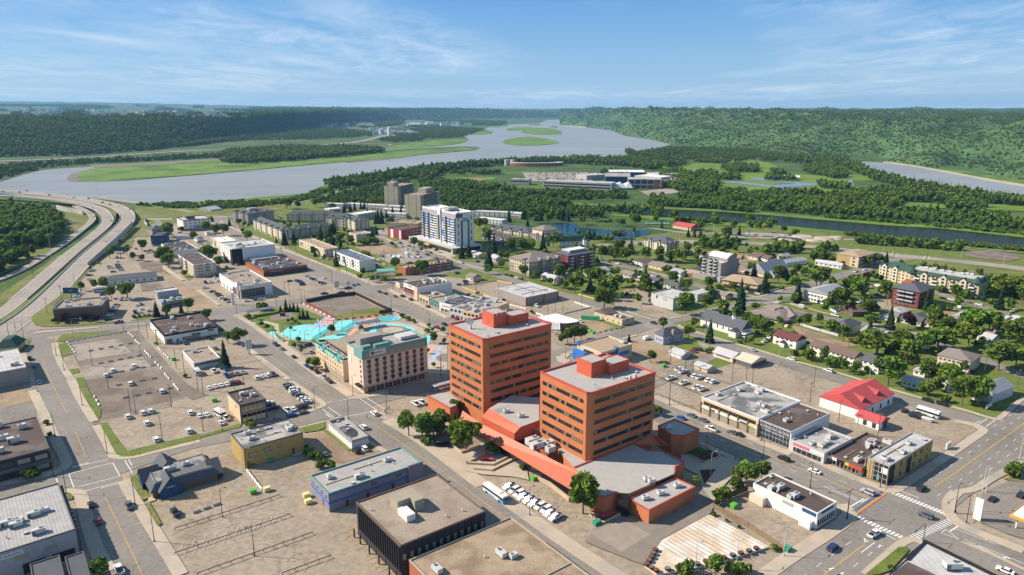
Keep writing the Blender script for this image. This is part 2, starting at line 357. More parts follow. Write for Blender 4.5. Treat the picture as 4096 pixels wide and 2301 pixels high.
sheet('river_flat',gp([(1537,597),(1560,585),(1650,572),(1760,560),(1850,556),(1876,559),(1860,570),(1780,582),(1700,590),(1600,596)]),.3,M_marsh,thick=.8)
sheet('river_flat',gp([(1840,537),(1860,528),(1930,526),(1972,530),(1960,536),(1900,540)]),.3,M_marsh,thick=.8)
sheet('river_flat',gp([(1945,510),(1980,504),(2031,502),(2030,507),(1990,511)]),.3,M_marsh,thick=.8)
sheet('sandbank',gp([(2253,501),(2290,507),(2343,511),(2343,507),(2300,502),(2262,498)]),.5,M_sandbar,thick=1)
sheet('sandbank',gp([(3530,649),(3649,665),(3789,691),(3948,721),(4200,762),(4700,850),(4700,842),(4200,755),(3948,714),(3789,685),(3649,661),(3560,648)]),.3,M_sandbar,thick=.8)
sheet('shore_grass',gp([(3530,648),(3649,661),(3789,685),(3948,714),(4200,755),(4700,842),(4700,800),(4200,735),(3948,700),(3789,671),(3649,652),(3540,643)]),.2,M_marsh)
sheet('shore_grass',gp([(540,815),(700,812),(900,800),(1100,788),(1215,775),(1290,745),(1400,720),(1400,745),(1250,800),(1100,818),(900,838),(700,838),(560,826)]),.1,M_marsh)
sheet('reed_bank',gp([(2050,800),(2307,812),(2585,825),(2884,839),(3072,852),(3300,872),(3551,892),(3752,903),(4096,940),(4900,1025),(4900,1040),(4096,951),(3752,913),(3551,902),(3300,881),(3072,861),(2884,847),(2585,833),(2307,820),(2050,808)]),.1,M_marsh)
sheet('reed_bank',gp([(2307,836),(2600,862),(2716,871),(2876,888),(3153,905),(3364,925),(3551,943),(3718,967),(4096,997),(4900,1110),(4900,1125),(4096,1010),(3718,978),(3551,955),(3364,936),(3153,917),(2876,900),(2716,886),(2600,880),(2307,846)]),.0,M_marsh)
sheet('fairway',gp([(2560,640),(2700,655),(2900,645),(3000,640),(3100,660),(3090,690),(2950,700),(2720,690),(2600,672)]),.1,M_fair,4)
sheet('fairway',gp([(2860,700),(3000,690),(3250,700),(3400,720),(3400,770),(3200,790),(3000,790),(2880,770)]),.02,M_fair,4)
sheet('fairway',gp([(3390,700),(3460,702),(3520,720),(3400,722)]),.1,M_fair,4)
sheet('fairway',gp([(3600,812),(3750,815),(3800,830),(3650,835)]),.1,M_fair,4)
sheet('fairway',gp([(3940,820),(4100,820),(4300,850),(4100,845),(3950,838)]),.1,M_fair,4)
sheet('fairway',gp([(3790,848),(3850,848),(3860,862),(3800,866)]),.1,M_fair,4)
sheet('meadow',gp([(1010,790),(1200,778),(1330,770),(1200,800),(1120,840),(1000,870),(820,860),(760,850),(900,820)]),.0,M_verge)
sheet('ball_field',gp([(1830,710),(1900,708),(1970,709),(1975,719),(1880,725),(1825,719)]),.1,M_fair,4)
sheet('ball_infield',gp([(1870,714),(1930,713),(1930,721),(1880,722)]),.2,mat('infield_clay',(.30,.17,.11),.1),3)
sheet('ball_field',gp([(1860,738),(1970,738),(1990,752),(1900,758),(1870,755)]),.12,mat('turf',(.03,.12,.05),.1),3)
sheet('ball_infield',gp([(1915,744),(1960,741),(1985,748),(1930,752)]),.22,mat('red_clay',(.22,.07,.05),.1),3)
sheet('parking_area',gp([(2090,690),(2350,690),(2400,712),(2350,728),(2110,726)]),.1,M_hwy)
sheet('forecourt',gp([(2560,766),(2690,752),(2720,770),(2600,786)]),.1,M_hwy)

# hills, lofted between traced lines at their own distances
def loft(name,cols,n_u,n_v,m,amp,seed,keep=None):
    """cols: list of columns, each a list of world points (foot .. crest .. back)"""
    def res(pts,n):
        q=[]
        for k in range(n+1):
            t=k/n*(len(pts)-1);i=min(int(t),len(pts)-2);q.append(Vector(pts[i]).lerp(Vector(pts[i+1]),t-i))
        return q
    grid=[res(c,n_v) for c in cols];full=[]
    for k in range(n_u+1):
        t=k/n_u*(len(grid)-1);i=min(int(t),len(grid)-2);f_=t-i;f_=f_*f_*(3-2*f_)
        full.append([grid[i][j].lerp(grid[i+1][j],f_) for j in range(n_v+1)])
    v=[]
    for i,c in enumerate(full):
        for j,p in enumerate(c):
            e=min(1,j/(n_v*.08)) if j else 0
            q=Vector((p.x/260+seed,p.y/260,0));nz=mnoise.noise(q)+.5*mnoise.noise(q*2.3)+.3*mnoise.noise(q*5)
            v.append((p.x,p.y,p.z+amp*e*nz*min(1,p.y/3000+.35)))
    f=[(i*(n_v+1)+j,(i+1)*(n_v+1)+j,(i+1)*(n_v+1)+j+1,i*(n_v+1)+j+1) for i in range(n_u) for j in range(n_v)]
    mb=MB();mb.add(v,f);me=mb.mesh(name,m,True);o=link(name,me);tag(o,kind='structure');return o,v,f
HX=[-900,0,300,600,900,1000,1100,1300,1450,1600,1800,2050,2350]
HF=[660,628,622,602,560,536,516,500,490,483,478,475,472]
HC=[497,482,478,476,470,467,462,455,450,447,441,440,439.5]
HD=[2900,2900,3000,3100,3500,3900,4400,5500,7500,9500,11500,12500,13000]
HM=[446,446,447,448,447,446,445,441,440,440,439,438.8,438.5]
HB=[402,405,409,413,421,423,425,429,431,433,435,436,436.5]
cols=[]
for i,x in enumerate(HX):
    f0=G((x,HF[i]));c=GD(x,HC[i],HD[i]);mid=GD(x,HM[i],HD[i]+(17500-HD[i])*.4);b=GD(x,HB[i],17500)
    cols.append([f0,f0.lerp(c,.3)+Vector((0,0,4)),f0.lerp(c,.65)+Vector((0,0,6)),c,c.lerp(mid,.5),mid,b])
hillL,hvL,hfL=loft('west_hills',cols,170,60,M_hill,14,3.1)
HX=[2240,2343,2446,2500,2605,2700,2900,3100,3400,3560,3789,4096,4700,6200]
HF=[500,508,521,541,557,577,600,620,641,646,683,733,838,1060]
HC=[484,470,459,452,446,448,453,458,468,471,476,481,490,500]
HD=[6400,6500,5900,5300,4700,4200,3650,3400,3000,2850,2600,2350,2000,1800]
cols=[]
for i,x in enumerate(HX):
    f0=G((x,HF[i]));c=GD(x,HC[i],HD[i]);b=GD(x,436.5 if x<3900 else 435,17500);mid=GD(x,440.5 if x<2650 else 444,9500)
    cl=f0.lerp(c,.12)+Vector((0,0,12 if 2300<x<2650 else 0))
    cols.append([f0,cl,f0.lerp(c,.4)+Vector((0,0,2)),f0.lerp(c,.72)+Vector((0,0,5)),c,c.lerp(mid,.4),mid,b])
M_hill2=mat('east_hill_cover',(.062,.118,.036),.3,.006,.95,c2=(.085,.12,.05),c2s=.004,c2lo=.56,c2hi=.66,fine=.35)
hillR,hvR,hfR=loft('east_hills',cols,190,64,M_hill2,46,9.7)
# bare slips and cliffs low on the east hills
M_cliff=mat('shale_cliff',(.30,.26,.25),.25,.03,.95,c2=(.10,.11,.07),c2s=.02,c2lo=.5,c2hi=.6)

# ---------------------------------------------------------------- roads
def Q(reg,*xy):return [G((xy[i],xy[i+1]),0,reg) for i in range(0,len(xy),2)]
def SL(l,n=5):return smooth_line(l,n)
franklin=SL(Q('n',872,868,930,917,1103,1005,1325,1103,1484,1160,1767,1281,2300,1503,2920,1757,3185,1868,3700,2090,4096,2262,4700,2520))
cross_n=SL(Q('n',-250,1335,60,1335,200,1328,420,1310,600,1290,900,1246,1130,1212,1300,1190,1484,1155,1620,1120,1780,1083,2010,1040))
front_st=SL(Q('n',860,1235,908,1275,1000,1355,1153,1480,1270,1545,1387,1624,1500,1700,1815,1919,2012,2067,2300,2270,2560,2460))
cross_m=SL(Q('n',-200,2045,0,1985,200,1935,389,1890,529,1848,750,1773,1000,1725,1173,1686,1387,1628,1560,1580,1800,1528,2237,1418,2550,1315,2640,1290,2804,1257,3025,1203,3191,1161,3317,1114,3450,1080,3530,1050,3640,1030))
left_st=SL(Q('n',100,1338,150,1371,160,1400,193,1501,286,1693,355,1851,404,1954,510,2174,575,2310,660,2480))
biggs=SL(Q('n',1850,1050,1958,1090,2041,1118,2240,1175,2375,1210,2500,1252,2610,1293,2776,1335,2970,1399,3200,1472,3374,1522,3636,1604,3900,1680,4000,1712,4300,1810))
cross_e=SL(Q('n',3100,2440,3250,2335,3429,2200,3560,2108,3678,1991,3839,1879,4013,1754,4200,1622,4500,1440))
res_a=SL(Q('n',2370,1035,2406,1043,2650,1104,2776,1138,2928,1180,3056,1205,3150,1238,3318,1275,3480,1300,3599,1327,3674,1345,3900,1430,4200,1540))
condo_st=SL(Q('n',1480,925,1502,943,1576,978,1742,1023,1936,1081,2010,1108))
clear_dr=SL(Q('n',2400,985,2600,968,2724,966,2932,970,3100,977,3300,992,3551,1019,3752,1038,4096,1075,4600,1150))
river_rd=SL(Q('n',380,786,438,797,650,826,788,855,872,868))
river_rd2=SL(Q('n',872,868,1000,856,1120,825,1231,798,1400,757,1534,730,1640,705))
res_b=SL(Q('n',2766,1010,2960,1050,3180,1085,3317,1114))
res_c=SL(Q('n',3500,1090,3640,1125,3800,1190,3960,1235,4200,1300))
lane_a=SL(Q('n',3000,1455,2900,1410,2700,1500,2560,1560,2470,1580))
alley=SL(Q('n',525,1327,560,1370,620,1440,700,1530,750,1565,803,1590))
park_rd=SL(Q('n',2560,905,2690,925,2800,935,2950,935,3100,938,3200,960,3330,960,3460,958,3700,975,4096,1010))
far_hwy=SL(Q('n',-500,668,0,646,200,638,398,628,597,614,800,602,1024,592,1180,586,1330,578,1440,566,1520,548,1560,540,1640,546,1560,520,1400,512,1300,512,1440,500,1600,487,1750,478))
for nm,l,wd,z,m in (('avenue',franklin,21,.02,M_asph),('cross_street',cross_n,16,.024,M_asph),('street',front_st,16,.02,M_asph),('cross_street',cross_m,13,.024,M_asph),('street',left_st,15,.02,M_asph),
      ('street',biggs,11,.02,M_asph),('cross_street',cross_e,21,.024,M_asph),('residential_street',res_a,10,.02,M_asph),('residential_street',condo_st,11,.02,M_asph),('parkway',clear_dr,18,.02,M_hwy),
      ('river_road',river_rd,13,.03,M_hwy),('river_road',river_rd2,18,.034,M_hwy),('residential_street',res_b,9,.02,M_asph),('residential_street',res_c,9,.02,M_asph),('back_lane',lane_a,6,.016,M_asph),
      ('dirt_lane',alley,8,.016,M_lotdark),('park_road',park_rd,7,.02,M_hwy)):
    RZ=globals().get('RZ',0)+1;ROADS=globals().get('ROADS',[])+[(l,wd)];mb=MB();ribbon(mb,l,wd,.004+.0015*RZ);struct(nm,mb,m)
mb=MB();ribbon(mb,far_hwy[:50],34,.5);ribbon(mb,far_hwy[49:],40,.3);struct('far_highway',mb,M_hwy)
mb=MB();ribbon(mb,SL(Q('n',900,574,1000,566,1060,564,1150,566,1250,566,1320,568,1440,574,1540,576,1560,580,1500,586)),14,.4);struct('far_road',mb,M_hwy)

# the highway west of town, on an embankment and bridge as it reaches the river
def HP(z,*xy):return [G((xy[i],xy[i+1]),z if not isinstance(z,list) else z[i//2]) for i in range(0,len(xy),2)]
hwyE=SL(HP([0,0,0,1,2.5,4,5,6,7,7,7,7],-260,1500,20,1322,186,1200,359,1021,484,911,511,869,484,836,415,814,270,790,0,762,-200,745,-900,700),6)
hwyW=SL(HP([0,0,0,1,2.5,4,5,6,7,7,7],-420,1480,-70,1295,69,1200,276,1021,415,908,428,868,385,832,276,806,100,787,-150,775,-900,730),6)
ramp=SL(HP([0,0,0,.8,2,3.5,5],-560,1290,0,1118,207,1007,320,925,368,880,355,850,300,823),6)
M_wall=mat('concrete_wall',(.47,.44,.40),.1,.2,.9)
for nm,l,wd in (('highway',hwyE,17),('highway',hwyW,13),('highway_ramp',ramp,7.5)):
    mb=MB();ribbon(mb,l,wd,.05,thick=1.2);o=struct(nm,mb,M_hwy)
def barrier(l,off,h,t=.35,label='concrete road barrier',name='road_barrier',m=M_wall,zb=0,cat='barrier'):
    a,b=ribbon_pts(l,2*abs(off));q=(a if off>0 else b) if off else l
    mb=MB();L_,R_=ribbon_pts(q,t);n=len(q)
    v=[(p.x,p.y,p.z+zb) for p in L_]+[(p.x,p.y,p.z+zb) for p in R_]+[(p.x,p.y,p.z+h) for p in L_]+[(p.x,p.y,p.z+h) for p in R_]
    f=[]
    for i in range(n-1):
        f+=[(i+1,i,2*n+i,2*n+i+1),(n+i,n+i+1,3*n+i+1,3*n+i),(2*n+i+1,2*n+i,3*n+i,3*n+i+1)]
    f+=[(0,n,3*n,2*n),(n-1,2*n-1,4*n-1,3*n-1)][:1]
    mb.add(v,f);o=mb.build(name,m);tag(o,label,cat);return o
barrier(hwyE[30:],-8.4,.95,label='long parapet on the river side of the highway bridge',name='parapet',cat='parapet')
barrier(hwyE[6:],8.3,.9,label='median barrier along the inner edge of the right highway lanes')
barrier(hwyW[12:],-6.3,.9,label='concrete edge barrier on the inner bend of the left highway lanes')
barrier(hwyW[30:],6.3,.9,label='outer parapet of the left highway lanes by the woods')
barrier(ramp[:26],-3.9,1.0,label='dark edged barrier between the highway ramp and the grass median')
barrier(SL(HP([1,3,4,5],352,1060,430,990,490,935,530,893),5),0,2.6,t=.5,zb=-3,label='white retaining wall under the right highway lanes',name='retaining_wall',cat='retaining wall')
barrier(SL(HP(0,585,880,578,892,590,905),5),0,3.5,t=.5,label='short grey retaining wall beside the underpass lane',name='retaining_wall',cat='retaining wall')
barrier(SL(HP([5,5,5,5],225,822,262,832,300,838,330,845),4),0,.8,t=.6,zb=-6,label='white abutment wall where the left lanes leave the bridge',name='abutment_wall',cat='abutment')
sheet('underpass_lane',gp([(588,873),(690,873),(690,880),(640,882),(652,898),(630,908),(600,905),(625,890),(615,880),(590,880)]),.03,M_hwy)
# grass beside the highway
sheet('verge',gp([(-700,1700),(-420,1440),(0,1213),(180,1075),(262,1010),(278,1010),(245,1045),(0,1230),(-60,1260)]),.03,M_verge)
sheet('verge',gp([(-700,1420),(0,1180),(207,1040),(272,1000),(285,1005),(130,1130),(0,1230),(-700,1700)]),.04,M_verge)
sheet('verge',gp([(262,852),(330,848),(357,868),(362,890),(330,925),(250,980),(150,1035),(0,1100),(-300,1200),(-300,1050),(150,950),(260,900)]),.05,M_verge)
sheet('verge',gp([(215,1205),(240,1180),(330,1075),(395,1010),(470,955),(540,960),(520,1000),(430,1010),(360,1080),(300,1150),(240,1200)]),-.01,M_verge)
sheet('verge',gp([(540,820),(700,840),(860,862),(845,872),(700,872),(590,868),(560,880),(620,925),(590,950),(520,945),(528,900),(545,870)]),.0,M_verge)
sheet('verge',gp([(330,818),(440,830),(470,850),(460,900),(440,895),(446,860),(400,835)]),3.5,M_verge)
# lane markings
mk,my=MB(),MB()
for l,offs in ((hwyE[6:48],(-2.8,1,4.6)),(hwyW[6:48],(-2,2))):
    for o_ in offs:
        a,b=ribbon_pts(l,2*abs(o_));q=a if o_>0 else b;k=0
        for i in range(0,len(q)-1):
            seg=q[i+1]-q[i];n=max(1,int(seg.length/9))
            for j in range(n):
                p0=q[i]+seg*(j/n);p1=q[i]+seg*((j+.35)/n);ribbon(mk,[p0,p1],.22,.09)
for l,off in ((hwyE[6:48],-7),(hwyW[6:48],5.2),(hwyE[6:48],7),(hwyW[6:48],-5.2),(ramp,3),(ramp,-3)):
    a,b=ribbon_pts(l,2*abs(off));ribbon(mk,a if off>0 else b,.22,.09)
fr=franklin
a0=min(range(len(fr)),key=lambda i:abs(to_px(fr[i])[0]-1520));a1=min(range(len(fr)),key=lambda i:abs(to_px(fr[i])[0]-3540))
dashes(mk,fr[a0:a1],.18,.04,3,5,3.6);dashes(mk,fr[a0:a1],.18,.04,3,5,-3.6);ribbon(my,fr[a0:a1],.35,.04)
dashes(mk,fr[5:a0-4],.18,.04,3,5,3.6);dashes(mk,fr[5:a0-4],.18,.04,3,5,-3.6);ribbon(my,fr[5:a0-4],.3,.04)
def cut(l,x0,x1):return [p for p in l if x0<=to_px(p)[0]<=x1]
ribbon(my,cut(front_st,940,1330),.2,.04);ribbon(my,cut(front_st,1470,2500),.2,.04)
ribbon(my,cut(left_st,165,278),.2,.04);ribbon(my,cut(left_st,290,350),.2,.04);ribbon(my,cut(left_st,408,640),.2,.04)
ribbon(my,cut(cross_m,540,1300),.18,.045);ribbon(my,cut(cross_m,1760,2560),.18,.045);ribbon(my,cut(cross_m,2680,2960),.18,.045)
ce0=[p for p in cross_e if to_px(p)[0]>3690];ribbon(my,[p for p in ce0 if to_px(p)[1]<1960],.3,.045)
for o_ in (3.5,-3.5,7,-7):dashes(mk,ce0,.18,.045,3,6,o_)
ribbon(my,[p for p in cross_e if to_px(p)[0]<3480],.3,.045)
for o_ in (3.5,-3.5):dashes(mk,[p for p in cross_e if to_px(p)[0]<3480],.18,.045,3,6,o_)
dashes(mk,clear_dr,.2,.04,3,6,4.2);dashes(mk,clear_dr,.2,.04,3,6,-4.2);ribbon(my,clear_dr,.3,.04)
# crosswalks and stop lines: straight strips between pixel pairs
def strip(mb,reg,x0,y0,x1,y1,wd=.3,z=.05):
    ribbon(mb,[G((x0,y0),0,reg),G((x1,y1),0,reg)],wd,z)
for a in (('u1',930,1190,1390,1090,.3),('u1',885,1275,1450,1130),('u1',885,1275,950,1447),('u1',1450,1130,1545,1305),('u1',1545,1305,1010,1440),('v1',1050,378,1540,245),('v1',1295,328,1530,268),('u1',1140,1130,930,1185,.4),
          ('u1',1605,1100,1705,1265),('u1',1655,1090,1700,1165),('v1',720,200,742,255),('u2',1735,760,1890,875),('u2',1810,738,1970,850),('u2',1775,820,1860,885,.4),('u2',2300,615,2530,760),('u2',2220,630,2440,780),
          ('u2',1780,690,1850,665),('u2',1950,655,2210,600),('u2',2030,860,2440,780),('t1',660,745,845,735,.35),('t1',210,665,270,622,.3),('t1',300,655,420,620),('u6',1975,300,2090,222),('u6',2075,320,2185,240),('u6',1930,292,2000,250),
          ('t5',265,735,470,798),('t5',300,718,510,780),('t5',300,718,500,665),('t5',500,665,740,742),('t5',580,668,770,725),('t5',1770,360,1910,325),('t5',1910,325,2135,375),('t5',1790,380,2010,420),('t5',2010,420,2130,380),
          ('s6',970,310,940,370),('s6',1025,335,990,385),('s6',1350,365,1325,415),('s6',1400,370,1380,420),('v5',545,202,690,258),('v5',415,508,525,562),('v5',915,500,998,448,.5),('v5',0,172,240,275),('v5',270,655,370,580)):
    strip(mk,*a)
def zebra(mb,reg,x0,y0,x1,y1,n,lx,ly,wd=.55):     # n bars from first to last, each drawn along (lx, ly) pixels
    for i in range(n):
        t=i/(n-1);x=x0+(x1-x0)*t;y=y0+(y1-y0)*t
        strip(mb,reg,x-lx/2,y-ly/2,x+lx/2,y+ly/2,wd,.055)
zebra(mk,'v5',510,221,910,384,17,30,-14,.75);zebra(mk,'v5',250,399,555,540,12,30,-14,.75);zebra(mk,'v5',655,545,935,418,17,62,32,.5)
strip(mk,'v5',185,325,290,262,.5);strip(mk,'v5',285,325,460,225,.5);strip(mk,'v5',270,290,320,262,.4)
for x,y,dx_,dy_ in ((40,775,-30,8),(408,605,14,-10),(1190,555,-26,-10),(1130,605,-26,-10),(1325,690,-30,-10),(1385,632,-24,-10),(120,810,-24,10),(300,565,8,14)):
    strip(mk,'v5',x-dx_,y-dy_,x+dx_,y+dy_,.5);strip(mk,'v5',x+dx_,y+dy_,x+dx_*.5+dy_,y+dy_*.5-abs(dx_)*.2,.5);strip(mk,'v5',x+dx_,y+dy_,x+dx_*.5-dy_,y+dy_*.5+abs(dx_)*.4,.5)
for a in (('v5',850,510,885,487),('v5',850,510,985,560),('v5',885,487,985,560),('v5',950,478,1240,592),('v5',1020,560,1454,735)):strip(mk,*a,.2)
# parking bays: short strips off the kerb
def bays(mb,reg,x0,y0,x1,y1,n,lx,ly,wd=.14):
    for i in range(n):
        t=i/(n-1);x=x0+(x1-x0)*t;y=y0+(y1-y0)*t;strip(mb,reg,x,y,x+lx,y+ly,wd,.03)
wn=MB();yn=MB()
bays(wn,'u1',955,275,1330,1030,12,-75,14);bays(wn,'u1',535,40,860,1020,13,75,-22);bays(wn,'t1',840,1110,910,1270,4,-70,12)
bays(wn,'v1',1610,420,1870,890,5,-95,26);bays(wn,'v1',1095,510,1400,1230,6,105,-35)
bays(wn,'t3',1230,540,1480,600,7,45,-35);bays(wn,'t3',1470,440,2120,680,12,-28,38);bays(wn,'t3',1650,715,1900,800,7,45,-35)
bays(wn,'u5',290,560,830,760,11,70,-30);bays(wn,'u5',300,400,800,610,11,-70,35);bays(wn,'u5',760,490,1150,440,6,50,-30)
bays(yn,'v2',1895,940,2010,1130,5,-120,55,.2);bays(yn,'v2',2120,1240,2340,1440,6,-110,55,.2);strip(yn,'v2',1880,935,2420,1440,.2,.03)
bays(yn,'v2',0,640,500,470,8,45,80);bays(yn,'v2',140,790,760,600,7,-40,-60);bays(yn,'v1',1990,480,2480,340,6,60,100);bays(yn,'v1',1920,520,2090,780,12,40,5)
bays(wn,'v2',60,1000,1030,690,9,170,30);bays(wn,'v2',60,1190,1110,870,10,30,-90);bays(wn,'v2',90,1265,1130,880,11,40,-95);bays(wn,'v2',260,1380,1320,1060,9,-150,-50)
bays(yn,'v2',1240,1447,1560,1350,4,50,-70);bays(yn,'v2',1380,290,1460,480,6,-110,20);bays(yn,'v2',720,300,860,520,5,100,-20)
bays(yn,'u6',1830,320,1500,545,12,160,45);bays(yn,'u6',1130,300,1000,370,6,130,35);bays(yn,'u6',1300,290,1180,350,5,150,45);bays(wn,'u6',1060,260,1290,200,6,-60,-12)
bays(yn,'u2',470,1350,560,1400,3,90,-35);bays(yn,'u4',20,100,130,130,4,60,35)
bays(yn,'v4',1700,790,1790,830,3,60,-50);bays(yn,'v4',1530,740,1590,760,3,40,-40)
bays(wn,'s3',960,1240,1400,1180,9,70,25);bays(wn,'s2',1640,1240,2100,1330,6,60,-20)
bays(yn,'t1',1880,270,2180,400,6,60,-10)
for nm,mb,m in (('road_marking',mk,M_white),('centre_line',my,M_yell),('bay_marking',wn,M_worn),('yellow_bay_marking',yn,M_yell)):struct(nm,mb,m)
# rainbow crosswalk
M_rb=[gloss('rainbow_'+n_,c,.8) for n_,c in (('red',(.42,.08,.06)),('orange',(.5,.2,.06)),('yellow',(.55,.38,.05)),('green',(.12,.22,.10)),('blue',(.07,.13,.30)),('purple',(.16,.08,.22)))]
for i,m in enumerate(M_rb):
    mb=MB();t=i/5;strip(mb,'v5',240-38*t,378-16*t,460-35*t,222-14*t,.62,.052+.003*i);struct('rainbow_crosswalk',mb,m)

# pavements with a kerb step
def pave(reg,*xy,wd=3.0,z=.14,m=None,sm=4):
    l=Q(reg,*xy);l=SL(l,sm) if len(l)>2 else l
    ZE[0]+=1;mb=MB();ribbon(mb,l,wd,z+.0011*ZE[0]-.06,thick=.2)
    struct('sidewalk',mb,m or M_conc)
pave('t1',800,800,830,980,960,1230,1130,1447,wd=3.4);pave('u1',905,60,1040,320,1215,600,wd=3.6);pave('u1',1240,650,1330,810,1410,960,1450,1040,1560,1066,1740,1050,2000,985,2300,915,2572,850,wd=3)
pave('v1',1600,230,1640,330,1790,570,2010,920,2200,1230,2330,1447,wd=4);pave('t1',330,945,420,1180,510,1447,wd=3);pave('u1',420,200,560,490,690,780,830,1060,850,1160,740,1240,480,1300,0,1395,wd=4)
pave('v1',830,375,980,385,1050,440,1120,760,1230,1090,1400,1400,wd=4.2)
pave('t2',1320,810,1480,930,1640,1060,2000,1330,wd=3);pave('u2',1330,405,1560,560,1735,680,1725,730,1540,790,1300,850,1050,905,wd=2.6);pave('u2',1440,1000,1600,965,1760,925,wd=2)
pave('t2',1240,400,1450,520,1700,690,1930,830,2300,1110,wd=3.4);pave('u2',1270,0,1560,220,1800,380,2000,510,2130,595,2250,600,2400,570,2572,540,wd=5)
pave('u2',2500,800,2520,850,2572,890,wd=3);pave('u4',0,175,230,310,430,445,700,650,850,760,wd=6);pave('v3',1250,600,1600,850,1930,1080,2571,1500,wd=5.4)
pave('v2',2010,40,2210,150,wd=2.4);pave('u5',235,600,500,720,790,835,1200,1010,1570,1180,1980,1340,wd=4);pave('v4',1850,120,2200,270,2571,440,wd=4)
pave('u6',20,715,400,890,780,1035,900,1085,1010,1070,1080,1020,1400,810,1700,610,1960,430,2040,370,2010,330,1900,290,1700,250,wd=3.6)
pave('t3',1300,290,1500,400,1800,530,2130,690,wd=4);pave('t3',830,365,1320,600,1700,760,2120,955,wd=3.2);pave('u5',780,1170,1000,1290,1250,1400,wd=3)
pave('v4',2400,705,2480,780,2470,850,2300,980,2100,1110,1850,1270,1600,1447,wd=5);pave('s2',860,300,900,350,1300,530,1700,700,2100,850,2532,1020,wd=3.4);pave('t3',590,0,850,110,1080,215,1260,200,1400,160,wd=3)
pave('t5',0,515,200,580,430,645,560,645,850,590,1080,560,wd=2);pave('t5',0,800,200,750,440,850,wd=.01) if 0 else None
pave('t5',790,725,830,760,1300,905,1700,1020,2100,1140,2532,1275,wd=2);pave('t6',0,635,400,740,800,858,wd=2);pave('t6',1080,950,1500,1070,1900,1180,2200,1270,2280,1260,2400,1150,2530,1045,wd=2.2)
pave('v5',965,215,930,250,905,300,915,370,980,440,1100,500,1454,640,wd=4);pave('v5',300,818,400,730,560,590,640,560,720,580,wd=3);pave('n',3958,1700,4096,1610,4300,1470,wd=.01) if 0 else None
pave('v5',965,215,1100,190,1230,110,1454,0,wd=3)
pave('s3',790,900,1000,970,1100,965,wd=2);pave('s3',1760,1190,2000,1280,2300,1360,2532,1365,wd=2)
pave('s5',0,1040,260,1105,wd=2);pave('s5',900,1260,1300,1370,1450,1390,1600,1395,1990,1280,2250,1240,wd=2);pave('t5',2200,370,2532,460,wd=2);pave('t6',0,20,450,150,600,105,wd=1.8);pave('t6',910,255,1200,320,1450,380,wd=1.8)
pave('u3',1600,590,1560,640,1620,660,wd=4);pave('t4',1420,1180,1440,1240,1520,1270,wd=5);pave('t4',1420,1170,1680,1090,2532,870,wd=2.2)
sheet('traffic_island',gp([(135,1333),(155,1327),(400,1308),(402,1312),(160,1333),(140,1336)]),.15,M_conc,thick=.15)
sheet('traffic_island',gp([(510,1301),(590,1293),(590,1297),(512,1304)]),.15,M_conc,thick=.15)
sheet('traffic_island',Q('v5',1000,572,1150,620,1454,770,1454,785,1140,640,1000,585),.15,M_conc,thick=.15)
sheet('traffic_island',Q('t1',70,330,180,570,230,590,330,450,360,470,240,600,330,600,160,610),.06,M_gravel) if 0 else None

# lots, lawns and bare ground
AZ=[0]
def area(nm,m,reg,*xy,z=.0,sm=0,thick=0):
    AZ[0]+=1
    if z<.05:return sheet(nm,Q(reg,*xy),-.12+.0012*AZ[0],m,sm,thick,False)
    return sheet(nm,Q(reg,*xy),z,m,sm,thick)
area('corner_lawn',M_verge,'t1',450,450,470,410,600,320,720,230,860,130,960,-10,1120,-60,1180,20,1150,90,1060,150,880,170,760,300,790,430,1050,480,1450,500,1640,500,1620,520,1100,560,620,570,500,540,z=.1,thick=.14)
area('lawn_strip',M_lawn,'t1',1870,490,2000,440,2380,400,2532,370,2532,400,2300,435,1880,500,z=.03);area('lawn_strip',M_lawn,'t2',260,380,660,335,680,350,300,400,z=.03)
area('corner_lawn',M_verge,'t1',200,745,350,740,455,765,400,850,330,930,290,930,250,850,z=.1)
area('lot',M_lotdark,'t1',960,790,1850,645,2330,1290,2572,1500,2400,1900,1300,2060,1180,1200,z=-.005)
area('pale_lot',mat('pale_lot',(.34,.28,.23),.1,.1,.95,c2=(.23,.19,.155),c2s=.12,c2lo=.55,c2hi=.62),'t1',1040,830,1700,740,1900,940,1130,1060,z=.003)
area('pale_lot',MATS['pale_lot'],'t1',1150,1180,2060,1000,2180,1140,1220,1340,z=.003)
area('lot',M_gravel,'u1',1080,60,2050,-80,2380,300,1290,520,z=.006)
area('lot',M_lot,'u1',1270,590,2560,350,2700,620,2572,760,1630,980,1480,800,z=.004)
area('weed_strip',M_lawn,'t1',840,840,960,790,1060,960,900,1005,z=.05);area('weed_strip',M_verge,'t1',800,800,880,700,1080,655,1850,620,1840,640,1250,730,980,780,z=.05)
area('weed_strip',M_lawn,'u1',965,40,1070,30,1150,220,1300,450,1290,550,1250,560,1100,300,z=.05);area('weed_strip',M_lawn,'u1',1280,620,1370,615,1450,740,1630,980,2572,760,2572,830,1700,1050,1560,1055,1480,1000,z=.05)
area('weed_strip',M_lawn,'t1',1010,1190,1130,1170,1150,1230,1040,1250,z=.05)
area('bare_site',M_lotdark,'t3',90,480,780,365,1120,530,1300,610,520,700,100,500,z=.005);area('site_grass',M_verge,'t3',480,660,1130,540,1320,610,1100,650,530,725,z=.03)
area('bare_site',M_dirt,'s3',420,1040,560,1000,850,1000,1150,1100,1130,1130,800,1170,520,1080,z=.02);area('dark_site',M_gravel,'s1',2000,900,2330,890,2532,960,2532,1100,2300,1050,2050,1000,z=.01)
area('dirt_strip',M_dirt,'t2',380,0,620,0,700,80,950,300,700,330,560,200,z=.008);area('dark_site',M_gravel,'s1',2020,1200,2300,1200,2420,1300,2060,1330,z=.01)
